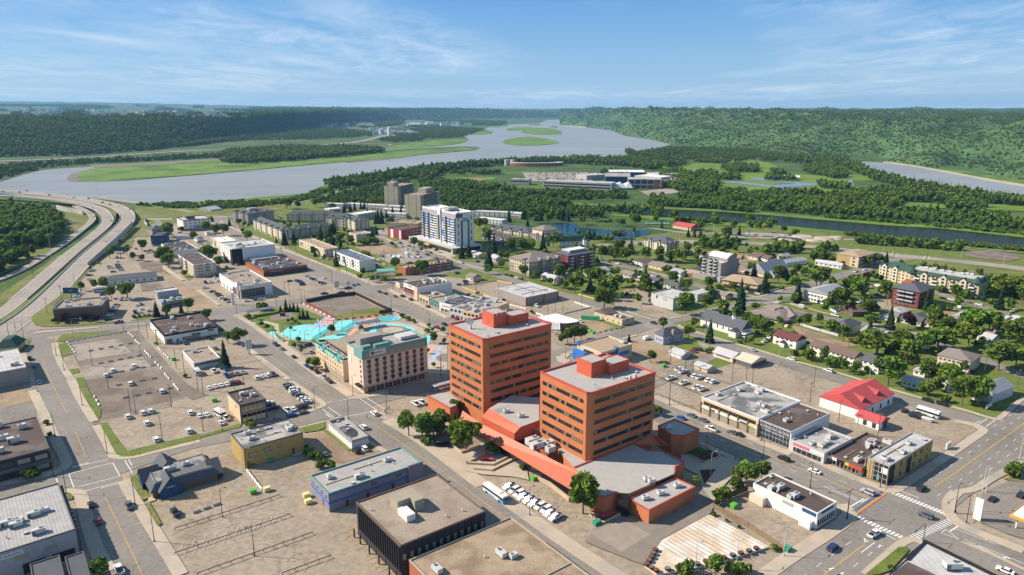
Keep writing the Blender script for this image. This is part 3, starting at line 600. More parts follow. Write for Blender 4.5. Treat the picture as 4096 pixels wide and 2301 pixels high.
area('bare_site',M_lot,'t4',20,170,500,90,720,130,460,190,470,310,330,310,z=.01);area('gravel_lot',M_lot,'t4',960,500,1250,420,1560,370,1840,480,1470,560,1100,590,z=.01)
area('dirt_lot',M_dirt,'t4',1600,590,1960,520,1960,600,2300,740,1960,830,1800,760,z=.01);area('lawn',M_lawn,'t4',1910,620,2000,650,2500,730,2300,780,2000,810,2200,750,1900,650,z=.03)
area('park_lawn',M_lawn,'t4',1100,150,1500,60,2300,100,2420,200,2200,290,1920,350,1500,230,z=.02);area('gravel_lot',M_lot,'t4',2200,300,2532,150,2900,480,2532,540,2200,440,z=.01)
area('gravel_lot',M_lot,'t5',0,200,350,260,380,430,830,580,500,640,0,500,z=.012)
area('dirt_lot',M_dirt,'t5',80,990,160,960,550,1060,860,1220,700,1290,450,1290,100,1150,z=.02);area('lawn',M_lawn,'t5',680,1040,1040,940,1060,1000,1150,1060,900,1130,z=.03)
area('dirt_lot',M_dirt,'t5',930,1090,1290,1130,1240,1180,1000,1200,940,1150,z=.03);area('lawn',M_lawn,'t5',1080,1240,1290,1180,1560,1270,1310,1360,z=.03);area('lawn',M_lawn,'t5',1800,1010,2140,930,2250,1040,2532,1050,2532,1260,2080,1130,z=.03)
area('lot',M_lot,'t5',1330,1360,1620,1290,1850,1360,2160,1290,2700,1447,2532,1560,1200,1447,z=-.004)
area('lawn',M_lawn,'t6',0,530,230,480,330,600,740,740,640,815,0,620,z=.03);area('lawn',M_lawn,'t6',650,830,810,740,900,790,1080,920,1250,900,1400,890,2000,1060,2200,1080,2400,1000,2530,970,2300,1190,2240,1260,1900,1160,1100,950,z=.03)
area('lawn',M_lawn,'t6',900,210,1020,200,1480,300,1500,360,1400,380,1000,280,z=.03);area('dirt_lot',M_dirt,'t6',0,250,440,380,520,420,760,480,600,510,240,450,160,390,z=.02)
area('dirt_lot',M_dirt,'t6',1480,110,1800,80,1800,150,1720,190,1500,160,z=.03);area('dirt_lot',M_dirt,'s5',600,710,1000,740,1800,830,1900,900,1330,880,1280,900,1280,850,860,800,560,730,z=.02)
area('dirt_lot',M_dirt,'s5',1280,900,1520,960,1500,1010,1380,1080,1270,1070,z=.02);area('dirt_lot',M_dirt,'s6',900,870,940,860,640,800,640,830,780,870,600,970,860,990,z=.02)
area('gravel_lot',M_lot,'s6',740,880,950,860,950,960,1280,1020,600,990,z=.025);area('field',M_verge,'s6',1180,450,1300,430,2529,540,3600,650,3600,900,2100,640,1600,560,1200,500,z=.03)
area('field',M_verge,'s6',0,90,450,130,1500,210,3500,400,3500,440,2529,330,1300,230,500,180,0,130,z=.03);area('field',M_verge,'s5',200,500,400,480,560,470,900,540,700,575,430,590,200,560,z=.03)
area('bare_site',M_gravel,'s6',1800,340,2100,300,2400,340,2500,400,2350,440,1850,380,z=.05);area('car_park',M_hwy,'s5',1100,500,1500,470,2000,500,2150,570,1700,570,1150,545,z=.05)
area('asphalt_yard',M_hwy,'s3',700,770,940,770,1000,900,1350,1000,1500,1080,1700,1160,1450,1240,960,1290,800,1200,720,1350,700,1230,900,1150,1150,1130,1000,1000,780,900,z=.0)
area('pale_forecourt',M_conc,'s3',1450,1060,1700,1080,1900,1170,1780,1210,1640,1170,z=.03);area('lawn',M_lawn,'s3',840,880,920,880,1100,940,1000,960,z=.05)
area('lawn',M_lawn,'s2',1180,430,1290,420,1700,590,1960,600,1960,640,1690,640,z=.03);area('lawn',M_lawn,'s2',1800,690,1980,670,2300,810,2280,850,z=.03);area('lawn',M_lawn,'s2',920,300,1000,300,1250,360,1080,390,930,340,z=.03)
area('lawn',M_lawn,'s3',0,1270,120,1250,180,1330,z=.03);area('lawn',M_lawn,'t3',620,0,760,-10,910,70,820,90,z=.03);area('lawn',M_lawn,'s2',600,620,690,610,790,700,790,720,z=.03);area('lawn',M_lawn,'s2',240,1040,320,1030,460,1130,380,1170,z=.03)
area('fresh_concrete',M_conc,'s2',0,950,40,955,330,1165,270,1175,0,1000,z=.1);area('fresh_concrete',M_conc,'t2',655,42,725,38,1030,255,975,265,z=.1);area('dirt_lot',M_dirt,'s2',0,1030,250,1190,500,1310,700,1447,450,1447,200,1250,0,1150,z=.006)
area('pharmacy_lot',M_lot,'s2',1560,1180,2070,1090,2480,1280,2000,1400,z=-.006)
area('strip_lawn',M_lawn,'u2',0,1150,520,1000,700,945,680,1000,510,1040,0,1180,z=.08);area('strip_lawn',M_lawn,'u2',1440,1010,1760,930,1770,1000,1700,1040,1500,1070,z=.06);area('strip_lawn',M_lawn,'u2',1730,1040,1770,1020,2100,1290,2060,1300,z=.06)
area('bare_site',M_dirt,'u2',1500,1100,1720,1050,2080,1300,2350,1290,2480,1300,2000,1447,1700,1447,1500,1180,z=.02);area('lawn',M_lawn,'u2',2230,1220,2300,1180,2430,1260,2330,1265,z=.05)
area('pub_lawn',M_verge,'v1',1680,190,1800,130,1900,400,1950,440,1830,500,z=.16);area('pub_lawn',M_verge,'v1',1860,545,1920,515,2080,790,2030,830,z=.16)
area('corner_lawn',M_lawn,'v1',815,395,900,400,940,440,930,480,850,490,z=.16);area('corner_lawn',M_lawn,'v5',300,818,540,620,600,615,620,640,480,790,400,818,z=.16)
area('plaza',M_conc,'u4',430,430,560,420,700,480,860,380,1100,500,1240,620,1260,720,1130,690,860,670,700,640,z=.13);area('plaza',mat('plaza_aggregate',(.24,.20,.165),.1,.3,.9,fine=.15),'v4',-100,900,0,860,370,900,860,640,950,540,1080,690,1030,800,980,830,700,980,520,1080,440,1200,340,1350,200,1300,-300,1100,z=.12)
area('plaza',M_conc,'v4',700,160,1120,200,1400,270,1330,330,1130,560,1060,690,950,545,900,400,760,330,z=.13);area('plaza_panel',mat('plaza_pale',(.31,.26,.21),.1,.3,.9,fine=.1),'v4',-250,1010,100,870,405,1025,95,1210,z=.135)
area('planting_bed',mat('red_mulch',(.085,.035,.02),.2,.6,.95),'v4',915,350,1085,340,965,505,z=.17)
area('gas_forecourt',M_asph,'v5',1150,220,1454,90,1454,560,1330,520,1100,420,z=.06);area('hedge_lawn',M_verge,'v5',1290,120,1454,100,1454,150,1380,140,z=.17)

# ---------------------------------------------------------------- building kit
def bm(n,c,**k):return mat('wall_'+n,c,**dict(dict(var=.05,scale=.25,rough=.85,fine=.06),**k))
W={'white':bm('white',(.72,.70,.67)),'cream':bm('cream',(.62,.54,.42)),'beige':bm('beige',(.50,.42,.33)),'tan':bm('tan',(.42,.28,.13),fine=.15),'grey':bm('grey',(.36,.35,.36)),'dgrey':bm('dgrey',(.11,.115,.125)),
     'lgrey':bm('lgrey',(.52,.51,.50)),'brown':bm('brown',(.16,.11,.08)),'dark':bm('dark',(.045,.04,.04)),'brick':bm('brick',(.36,.12,.06),fine=.12),'red':bm('red',(.30,.05,.05)),'dred':bm('dred',(.17,.035,.035)),
     'navy':bm('navy',(.03,.08,.17)),'blue':bm('blue',(.03,.16,.50)),'bluegrey':bm('bluegrey',(.36,.40,.48)),'teal':bm('teal',(.15,.32,.28)),'pink':bm('pink',(.64,.51,.40)),'peach':bm('peach',(.68,.48,.30)),'olive':bm('olive',(.36,.31,.23)),
     'sand':bm('sand',(.55,.45,.30)),'concrete':bm('conc',(.42,.36,.27),fine=.15),'yel':bm('yel',(.42,.29,.10),fine=.1),'taupe':bm('taupe',(.30,.27,.25)),'green':bm('green',(.06,.16,.10)),'blueg':bm('blueg',(.24,.23,.28)),'black':bm('black',(.02,.02,.022))}
def rm(n,c,c2=None,**k):return mat('roof_'+n,c,**dict(dict(var=.07,scale=.3,rough=.92,c2=c2,c2s=.11,c2lo=.5,c2hi=.62,fine=.14),**k))
ML_=dict(lines=('X',1.9,.13))
RF={'grey':rm('grey',(.38,.355,.325),(.28,.265,.245),**ML_),'lgrey':rm('lgrey',(.52,.50,.48),(.42,.405,.39),**ML_),'white':rm('white',(.75,.72,.69)),'gravel':rm('gravel',(.33,.265,.205),(.27,.21,.16),fine=.3),'brown':rm('brown',(.10,.07,.06),(.16,.12,.11),fine=.2),
      'dark':rm('dark',(.05,.05,.06),(.17,.16,.17)),'patch':rm('patch',(.42,.40,.37),(.15,.15,.155),c2lo=.44,c2hi=.58,**ML_),'black':rm('black',(.04,.042,.05)),'slate':rm('slate',(.10,.105,.12),fine=.15),'shingle':rm('shingle',(.24,.20,.18),fine=.15),'brownsh':rm('brownsh',(.16,.11,.09),fine=.15),
      'green':rm('green',(.085,.105,.10),fine=.15),'dgreen':rm('dgreen',(.04,.09,.065)),'lsh':rm('lsh',(.34,.34,.36),fine=.15),'redm':rm('redm',(.50,.085,.085),lines=('X',1.2,.12)),'tanm':rm('tanm',(.58,.50,.37)),'bluedk':rm('bluedk',(.10,.13,.18),(.17,.19,.23)),'tan':rm('tan',(.40,.29,.19),fine=.2),'maroon':rm('maroon',(.14,.05,.05)),
      'corr':mat('roof_corr',(.40,.38,.36),lines=('X',1.0,.25)),'lightsh':rm('lightsh',(.46,.45,.45)),'teal':rm('teal',(.16,.45,.38))}
M_glass=gloss('window_glass',(.03,.035,.04),.12,spec=.6);M_glassl=gloss('pale_window',(.30,.28,.22),.3);M_frame=gloss('window_frame',(.70,.68,.65),.5);M_dframe=gloss('dark_frame',(.05,.05,.05),.5)
M_metal=gloss('roof_unit_metal',(.55,.54,.52),.45,spec=.4);M_vent=gloss('vent_dark',(.12,.12,.12),.6);M_black=gloss('black_metal',(.02,.02,.022),.45);M_rail=gloss('railing',(.45,.45,.46),.5)
WM={}
def win_mesh(ww,wh,style):
    k=(round(ww,2),round(wh,2),style)
    if k in WM:return WM[k]
    mb=MB();f=.09 if style !='band' else .05
    if style=='f':mb.box(-ww/2-f,ww/2+f,-.05,0,-f,wh+f,1)
    else:mb.box(-ww/2-f,ww/2+f,-.03,0,-f,wh+f,1)
    mb.box(-ww/2,ww/2,-.08 if style=='f' else-.05,0,0,wh,0)
    if style=='f' and ww>.9:mb.box(-.04,.04,-.1,-.05,0,wh,1)
    if style in ('band','curtain'):
        n=max(2,int(ww/1.6))
        for i in range(1,n):mb.box(-ww/2+ww*i/n-.05,-ww/2+ww*i/n+.05,-.09,-.05,0,wh,1)
        if style=='curtain':
            for i in range(1,max(2,int(wh/1.5))):mb.box(-ww/2,ww/2,-.085,-.05,i*wh/max(2,int(wh/1.5))-.05,i*wh/max(2,int(wh/1.5))+.05,1)
    if style=='ac':mb.box(-ww*.25,ww*.25,-.35,-.05,-.75,-.15,1)
    mats={'f':(M_glass,M_frame),'d':(M_glass,M_dframe),'p':(M_glassl,M_dframe),'band':(M_glass,M_dframe),'curtain':(M_glass,M_rail),'ac':(M_glass,M_dframe),'w':(M_frame,M_frame)}[style]
    WM[k]=mb.mesh('window',mats);return WM[k]
UM=[]
def unit_mesh(i):
    if not UM:
        m=MB();m.box(-1.2,1.2,-.8,.8,.25,1.5);m.box(-1.2,1.2,-.8,.8,0,.22,1);m.cyl(-.5,0,1.5,1.62,.45,n=10,mi=1);m.box(1.2,1.35,-.5,.5,.5,1.3,1);UM.append(m.mesh('rooftop_unit',(M_metal,M_vent)))
        m=MB();m.box(-1.8,1.8,-.9,.9,.3,1.7);m.box(-1.8,1.8,-.9,.9,0,.28,1);m.box(-1.8,-.9,-1.1,-.9,.5,1.4,1);m.cyl(.6,0,1.7,1.85,.5,n=10,mi=1);m.cyl(1.4,0,1.7,1.8,.3,n=8,mi=1);UM.append(m.mesh('rooftop_unit',(M_metal,M_vent)))
        m=MB();m.cyl(0,0,0,.7,.18,n=8);m.cyl(0,0,.7,1.0,.38,.1,n=8,mi=0);UM.append(m.mesh('roof_vent',(M_metal,M_vent)))
        m=MB();m.box(-.6,.6,-.6,.6,0,.45,1);m.box(-.55,.55,-.55,.55,.45,.6);UM.append(m.mesh('roof_vent',(M_metal,M_vent)))
    return UM[i]
BL=[]
LM=[]       # landmarks for naming the smaller things
class Bld:pass
def resolve(reg,p):return px(p[1:],p[0]) if isinstance(p,tuple) and isinstance(p[0],str) else px(p,reg)
def place(reg,L_,F_,R_,base,snap=True):
    F=resolve(reg,F_)
    if isinstance(base,tuple) or base>60:
        by=px((0,base[1]),base[0])[1] if isinstance(base,tuple) else px((0,base),reg)[1]
        a,f,d=ray(F[0],by);Y=CAMH*f/d;a,f,d=ray(*F);h=CAMH-Y*d/f
    else:h=base
    F3=G(F,h);b=Bld();b.h=h
    vR=G(resolve(reg,R_),h)-F3 if isinstance(R_,tuple) else None;vL=G(resolve(reg,L_),h)-F3 if isinstance(L_,tuple) else None
    acc=Vector((0,0,0))
    if vR:acc+=vR
    if vL:acc+=Vector((vL.y,-vL.x,0))
    ang=math.atan2(acc.y,acc.x);dlt=(ang-A2+math.pi)%(2*math.pi)-math.pi
    if snap and abs(dlt)<R(7):ang=A2
    b.ang=ang;u=Vector((math.cos(ang),math.sin(ang),0));v=Vector((-u.y,u.x,0))
    b.w=vR.dot(u) if vR else float(R_);b.l=vL.dot(v) if vL else float(L_)
    b.loc=Vector((F3.x,F3.y,0));b.u=u;b.v=v;BL.append(b);return b
def roof_flat(b,roof,trim,par,e,x0=0,y0=0,w_=None,l_=None,h=None,name='roof',mw=None):
    w_=b.w if w_ is None else w_;l_=b.l if l_ is None else l_;h=b.h if h is None else h
    m=MB();m.box(x0+.3,x0+w_-.3,y0+.3,y0+l_-.3,h-par,h-par+.06);o=m.build(name,roof,e)
    m=MB();m.ring(w_,l_,h-par,h,.32,x0=x0,y0=y0,ov=.04);m.build('parapet',trim,e);return o
def pitched(w_,l_,h,rh,kind,ov=.5,x0=0,y0=0):
    m=MB();X0,X1,Y0,Y1=x0-ov,x0+w_+ov,y0-ov,y0+l_+ov;t=.22;mx,my=(X0+X1)/2,(Y0+Y1)/2
    c=[(X0,Y0),(X1,Y0),(X1,Y1),(X0,Y1)]
    if kind=='gx':r=[(X0,my),(X1,my)]
    elif kind=='gy':r=[(mx,Y0),(mx,Y1)]
    elif w_>=l_:k=min((Y1-Y0)/2,(X1-X0)/2-.1);r=[(X0+k,my),(X1-k,my)]
    else:k=min((X1-X0)/2,(Y1-Y0)/2-.1);r=[(mx,Y0+k),(mx,Y1-k)]
    v=[(x,y,h) for x,y in c]+[(x,y,h+rh) for x,y in r]+[(x,y,h-t) for x,y in c]
    if kind=='gy' or (kind=='hip' and w_<l_):f=[(0,1,4),(1,2,5,4),(2,3,5),(3,0,4,5)]
    else:f=[(0,1,5,4),(1,2,5),(2,3,4,5),(3,0,4)]
    f+=[(6,7,1,0),(7,8,2,1),(8,9,3,2),(9,6,0,3),(9,8,7,6)]
    m.add(v,f);return m
def windows(b,e,face,spec,name='window'):
    rows,cols,ww,wh,sill,dz,mg=spec[:7];style=spec[7] if len(spec)>7 else 'f';skip=spec[8] if len(spec)>8 else ()
    ln=b.w if face=='R' else b.l;lo=spec[9] if len(spec)>9 else 0;hi=spec[10] if len(spec)>10 else ln
    if ww<=0:ww=(hi-lo)-2*mg
    me=win_mesh(ww,wh,style)
    for r_ in range(rows):
        for c_ in range(cols):
            if (r_,c_) in skip or c_ in skip:continue
            u_=(lo+hi)/2 if cols==1 else lo+mg+(hi-lo-2*mg)*c_/(cols-1)
            z=sill+r_*dz
            if face=='R':link(name,me,e,(u_,-.005,z),0)
            else:link(name,me,e,(-.005,u_,z),-math.pi/2)
def balconies(b,e,face,rows,us,wd,dp,z0,dz,m=None,rail=None):
    mb=MB();mb.box(-wd/2,wd/2,-dp,0,0,.15,0);mb.box(-wd/2,wd/2,-dp,-dp+.06,.15,1.1,1);mb.box(-wd/2,-wd/2+.06,-dp+.06,0,.15,1.1,1);mb.box(wd/2-.06,wd/2,-dp+.06,0,.15,1.1,1)
    mb.box(-wd/2+.3,wd/2-.3,-.07,-.01,.15,2.3,2)
    me=mb.mesh('balcony',(m or M_frame,rail or M_rail,M_glass))
    for r_ in range(rows):
        for u_ in us:
            u2=u_*(b.w if face=='R' else b.l)
            link('balcony',me,e,(u2,-.005,z0+r_*dz) if face=='R' else (-.005,u2,z0+r_*dz),0 if face=='R' else-math.pi/2)
TXT={}
def text_mesh(s,size,m,ext=.04):
    cu=bpy.data.curves.new('lettering','FONT');cu.body=s;cu.size=size;cu.extrude=ext;cu.align_x='CENTER';cu.align_y='CENTER'
    o=bpy.data.objects.new('lettering',cu);C.objects.link(o);dg=bpy.context.evaluated_depsgraph_get();me=bpy.data.meshes.new_from_object(o.evaluated_get(dg));bpy.data.objects.remove(o)
    me.materials.clear();me.materials.append(m);return me
def sign(b,e,face,u_,z,s,size,m,board=None,proud=.12,roty=0):
    p=e
    if board:
        mb=MB();mb.box(-board[0]/2,board[0]/2,-.1,0,-board[1]/2,board[1]/2)
        p=mb.build('sign_board',board[2],e,(u_,-.06-proud+.12,z) if face=='R' else (-.06-proud+.12,u_,z),0 if face=='R' else-math.pi/2)
        if s:
            t=link('lettering',text_mesh(s,size,m),p,(0,-.15,0));t.rotation_euler=(math.pi/2,0,0)
    else:
        t=link('lettering',text_mesh(s,size,m),e,(u_,-proud,z) if face=='R' else (-proud,u_,z));t.rotation_euler=(math.pi/2,0,0 if face=='R' else-math.pi/2)
def panel(b,e,name,face,u0,u1,z0,z1,m,d=.12):
    mb=MB()
    if face=='R':mb.box(u0,u1,-d,0,z0,z1)
    else:mb.box(-d,0,u0,u1,z0,z1)
    return mb.build(name,m,e)
def bld(name,label,reg,L_,F_,R_,base,wall,roof,kind='flat',trim=None,par=.7,rh=2.5,ov=.5,wR=None,wL=None,n=0,nv=0,snap=True,cat='building',short=None,seed=None,group=None,win='window',foot=None):
    b=place(reg,L_,F_,R_,base,snap);e=empty(name,b.loc,b.ang);tag(e,label,cat,group);b.e=e
    wm=W[wall];m=MB()
    if kind=='flat':
        m.box(0,b.w,0,b.l,0,b.h-par);m.build('wall',wm,e);roof_flat(b,RF[roof],W[trim] if trim else wm,par,e)
    else:
        m.box(0,b.w,0,b.l,0,b.h)
        if kind=='gx':m.add([(0,0,b.h),(0,b.l,b.h),(0,b.l/2,b.h+rh*.94),(b.w,0,b.h),(b.w,b.l,b.h),(b.w,b.l/2,b.h+rh*.94)],[(1,0,2),(3,4,5)])
        if kind=='gy':m.add([(0,0,b.h),(b.w,0,b.h),(b.w/2,0,b.h+rh*.94),(0,b.l,b.h),(b.w,b.l,b.h),(b.w/2,b.l,b.h+rh*.94)],[(0,1,2),(4,3,5)])
        m.build('wall',wm,e);pitched(b.w,b.l,b.h,rh,kind,ov).build('roof',RF[roof],e)
    if foot:MB().box(-.06,b.w+.06,-.06,b.l+.06,0,foot[0]).build('base_course',W[foot[1]],e)
    for s_ in (wR if isinstance(wR,list) else [wR] if wR else []):windows(b,e,'R',s_,win)
    for s_ in (wL if isinstance(wL,list) else [wL] if wL else []):windows(b,e,'L',s_,win)
    rr=random.Random(seed if seed is not None else int(b.loc.x*7+b.loc.y));z=b.h-par+.06
    if kind=='flat':
        for i in range(n):link('rooftop_unit',unit_mesh(rr.randint(0,1)),e,(rr.uniform(2,b.w-2),rr.uniform(2,b.l-2),z),rr.choice((0,math.pi/2)))
        if n>1:
            for i in range(2):y=rr.uniform(2,b.l-2);x=rr.uniform(1,b.w*.4);MB().box(x,x+b.w*rr.uniform(.2,.5),y,y+.22,z,z+.3).build('roof_pipe',mat('pipe_ochre',(.42,.33,.16),.1),e)
        for i in range(nv):link('roof_vent',unit_mesh(rr.randint(2,3)),e,(rr.uniform(1,b.w-1),rr.uniform(1,b.l-1),z))
    b.c=b.loc+b.u*b.w/2+b.v*b.l/2;b.short=short
    if short:LM.append((short,b.c,max(b.w,b.l)/2))
    return b
def pv(e,*p):       # world point -> the parent's own frame (parents without rotation)
    return [(q.x-e.location.x,q.y-e.location.y,q.z) for q in p]
def slab(e,name,reg,pts,z1,z0,m,side=None):
    q=pv(e,*[G(p,z1,reg) for p in pts]);mb=MB();a=sum(q[i][0]*q[(i+1)%len(q)][1]-q[(i+1)%len(q)][0]*q[i][1] for i in range(len(q)))
    if a<0:q=q[::-1]
    n=len(q);v,f=tri_fill(q,z1);mb.add(v,f,0)
    mb.prism([(x[0],x[1]) for x in q],z0,z1,1 if side else 0,top=False);return mb.build(name,(m,side) if side else m,e)

# ---------------------------------------------------------------- buildings, left and centre
b=bld('restaurant','low dark brown restaurant with grey parapet beside the highway junction','t1',(765,300),(1470,250),(1550,130),445,'brown','gravel',trim='grey',par=1.0,n=5,nv=4,short='the brown restaurant')
panel(b,b.e,'canopy','L',5,b.l*.66,2.6,3.0,W['black'],1.4);panel(b,b.e,'window','L',2,6,.6,2.6,M_glass);panel(b,b.e,'window','L',b.l-7,b.l-2,.6,2.6,M_glass);panel(b,b.e,'door','L',b.l*.45,b.l*.5,.1,2.4,M_frame)
bld('low_hall','long low white building under a dark grey hip roof near the highway','s1',(1400,1115),(1465,1175),(2270,1110),1245,'white','slate','hip',rh=2.2,wR=(1,7,1.6,1.2,1.2,0,4),short='the dark-roofed white hall')
b=bld('credit_union','small grey two-storey office with blue window band behind the dealership lane','t2',(60,150),(165,215),(520,162),300,'grey','grey',n=2,nv=1,wR=(1,1,0,1.8,.6,0,1,'band'),short='the grey credit office')
bld('office_upper_block','upper grey box of the small office, set back above its lower roof','t2',(45,32),(105,70),(415,28),8.5,'grey','lgrey',wL=(1,2,1.2,1.6,5.2,0,2,'d'),nv=2)
sign(b,b.e,'R',b.w*.6,b.h-.6,'',.5,M_frame,(b.w*.6,.6,W['navy']))
b=bld('medical_office','white single-storey clinic with black parapet and a brown patchy roof','t2',(-42,470),(200,690),(980,560),825,'white','brown',trim='black',par=1.1,n=9,nv=6,wR=(1,3,3,1.8,.6,0,12,'p'),short='the white clinic')
panel(b,b.e,'garage_door','R',1,4.2,.1,2.8,M_vent);panel(b,b.e,'door','R',6.5,7.6,.1,2.3,M_vent);panel(b,b.e,'door','R',10,11,.1,2.3,M_vent);panel(b,b.e,'canopy','R',b.w*.5,b.w*.66,3.1,3.6,W['dgrey'],1.6)
panel(b,b.e,'base_course','R',12,b.w-.3,0,.6,W['brown'],.08);sign(b,b.e,'R',b.w-4,b.h-1.9,'',.6,M_frame,(3.4,.9,W['dred']))
b=bld('flat_shop','small white building with flat brown roof beside the tall spruce','t2',(455,920),(635,1090),(1005,1000),1195,'lgrey','gravel',trim='white',par=.8,n=1,nv=2,short='the flat brown-roofed shop')
panel(b,b.e,'fascia','R',0,b.w,b.h-2,b.h-.75,W['dgrey'],.06)
b=bld('apartment_block','three-storey beige apartment with brown and grey roof by the dug-up lane','s2',(200,795),(445,940),(775,905),1125,'beige','brown',trim='white',nv=14,wR=(4,2,1.6,1.1,1.4,2.6,3,'f',(),1,9),short='the beige apartment block')
balconies(b,b.e,'R',3,[.62],3,.9,3.2,2.6);balconies(b,b.e,'L',3,[.45,.75],4,1.3,3.2,2.6,W['dred']);sign(b,b.e,'R',b.w*.82,b.h*.62,'',.5,M_frame,(.9,5,W['white']))
b=bld('hotel','white four-storey hotel with black corner and a flat cluttered roof','s2',(790,625),(1000,708),(1640,645),945,'white','lgrey',n=5,nv=30,wL=(3,4,1.1,1.4,5,3.2,4,'d'),short='the white hotel with black corner')
panel(b,b.e,'corner_cladding','R',-.1,9,0,b.h-.8,W['black'],.1);panel(b,b.e,'corner_cladding','L',-.1,6,0,b.h-.8,W['black'],.12);panel(b,b.e,'base_course','R',9,b.w,0,3.4,W['dgrey'],.08);panel(b,b.e,'base_course','L',6,b.l,0,3.2,W['dgrey'],.08)
m=MB()
for k in range(9):
    a0,a1=math.pi*k/9,math.pi*(k+1)/9;m.add([(3*math.cos(a),y,b.h-.6+2*math.sin(a)) for y in (9,15) for a in (a0,a1)],[(0,1,3,2)])
m.build('barrel_skylight',RF['dark'],b.e,(b.w*.28,0,0))
b=bld('apartment_block','low white-roofed apartment tucked behind the black-cornered hotel','s2',(690,540),(830,612),(1050,575),9,'cream','white',nv=8,wL=(3,4,1.2,1.2,1,2.8,3));balconies(b,b.e,'L',2,[.5,.85],3,1,3,2.8)
b=bld('pharmacy_building','two-storey brick-trimmed retail building with dark glass front on the avenue','s2',(1180,885),(1460,1020),(2095,940),1112,'dark','dark',trim='brick',par=.9,n=10,nv=10,wR=[(1,1,0,1.5,.5,0,1,'band'),(1,1,0,1.5,3.9,0,1,'band')],wL=[(1,1,0,1.3,4,0,1,'band')],short='the brick-trimmed pharmacy')
panel(b,b.e,'fascia','R',0,b.w,b.h-1.9,b.h-.85,W['brick'],.1);panel(b,b.e,'fascia','L',0,b.l,b.h-1.9,b.h-.85,W['brick'],.1);panel(b,b.e,'base_course','L',0,b.l,0,3.2,W['brick'],.06)
sign(b,b.e,'R',11,3.2,'Medicine Shoppe PHARMACY',.95,M_white);sign(b,b.e,'R',8,4.4,'RICHELIEU STAIRS',.7,M_white) if 0 else None
bld('metal_shed_shop','grey sloping metal roof building wedged between hotel and pharmacy','s2',14,(1290,865),(1660,815),5,'lgrey','lightsh','gx',rh=1.2)
b=bld('car_dealership','white two-storey car dealership with tan roof and a glass showroom corner','s2',(808,1065),(1115,1250),(1590,1188),1430,'white','gravel',par=1.0,n=7,nv=9,short='the white car dealership')
windows(b,b.e,'R',(1,1,b.w*.72,6,.4,0,0,'curtain',(),b.w*.02,b.w*.78));windows(b,b.e,'L',(1,1,11,5.5,.5,0,0,'curtain',(),7,18));windows(b,b.e,'L',(1,1,4,5.5,.5,0,0,'curtain',(),.4,5));windows(b,b.e,'L',(1,4,2,3.5,.2,0,2,'curtain',(),22,b.l))
sign(b,b.e,'R',b.w*.27,b.h-2.0,'Fort McMurray',1.05,M_black,(8.6,1.5,W['white']));panel(b,b.e,'awning','L',5,19,3.2,3.5,W['dred'],1.0)
MB().box(-1.2,2.6,2,5.8,0,b.h+2.2).build('entry_tower',W['white'],b.e);MB().box(-.6,2.0,2.6,5.2,b.h+2.2,b.h+2.25).build('entry_tower_cap',W['black'],b.e);MB().box(-1.35,-1.2,3,4.8,1,b.h-1).build('entry_stripe',W['red'],b.e)
b=bld('apartment_block','white four-storey block with grey base and black roof edges near the river road','s2',(178,252),(295,295),(680,255),452,'white','lgrey',trim='black',par=.8,n=1,nv=4,wR=(4,6,1.3,1.3,1.5,3,2.5),wL=(4,6,.9,1.2,1.5,3,3),foot=(2.2,'taupe'),short='the white four-storey block')
MB().box(6,15,8,13,b.h,b.h+1.8).build('roof_house',W['black'],b.e);panel(b,b.e,'base_course','R',b.w*.36,b.w,0,b.h*.45,W['grey'],.09)
b=bld('blue_house','narrow bright blue and white clad building beside the retaining wall','s1',(2060,465),(2175,520),(2318,545),645,'navy','dark',wR=(1,2,.9,1.1,4,0,2),snap=False,short='the blue-clad building');panel(b,b.e,'cladding','L',1,b.l*.8,0,b.h*.45,W['lgrey'],.1);panel(b,b.e,'cladding','L',b.l*.55,b.l*.95,b.h*.55,b.h-.8,W['white'],.1)
bld('stone_house','taupe house with black hip roof behind the blue building','s1',(2165,410),(2200,435),(2385,410),520,'taupe','slate','hip',rh=4,wR=(2,2,1,1.2,1.5,2.6,3))
b=bld('shop_block','low shop with cluttered dark roof and an orange-brown corner box','s2',(-90,640),(140,740),(510,700),7,'white','dark',n=6,nv=5,wR=(1,4,2,1.4,.8,0,3,'p'),short='the cluttered-roof shop');MB().box(-1,5,1,6,0,7.8).build('corner_box',W['brick'],b.e)
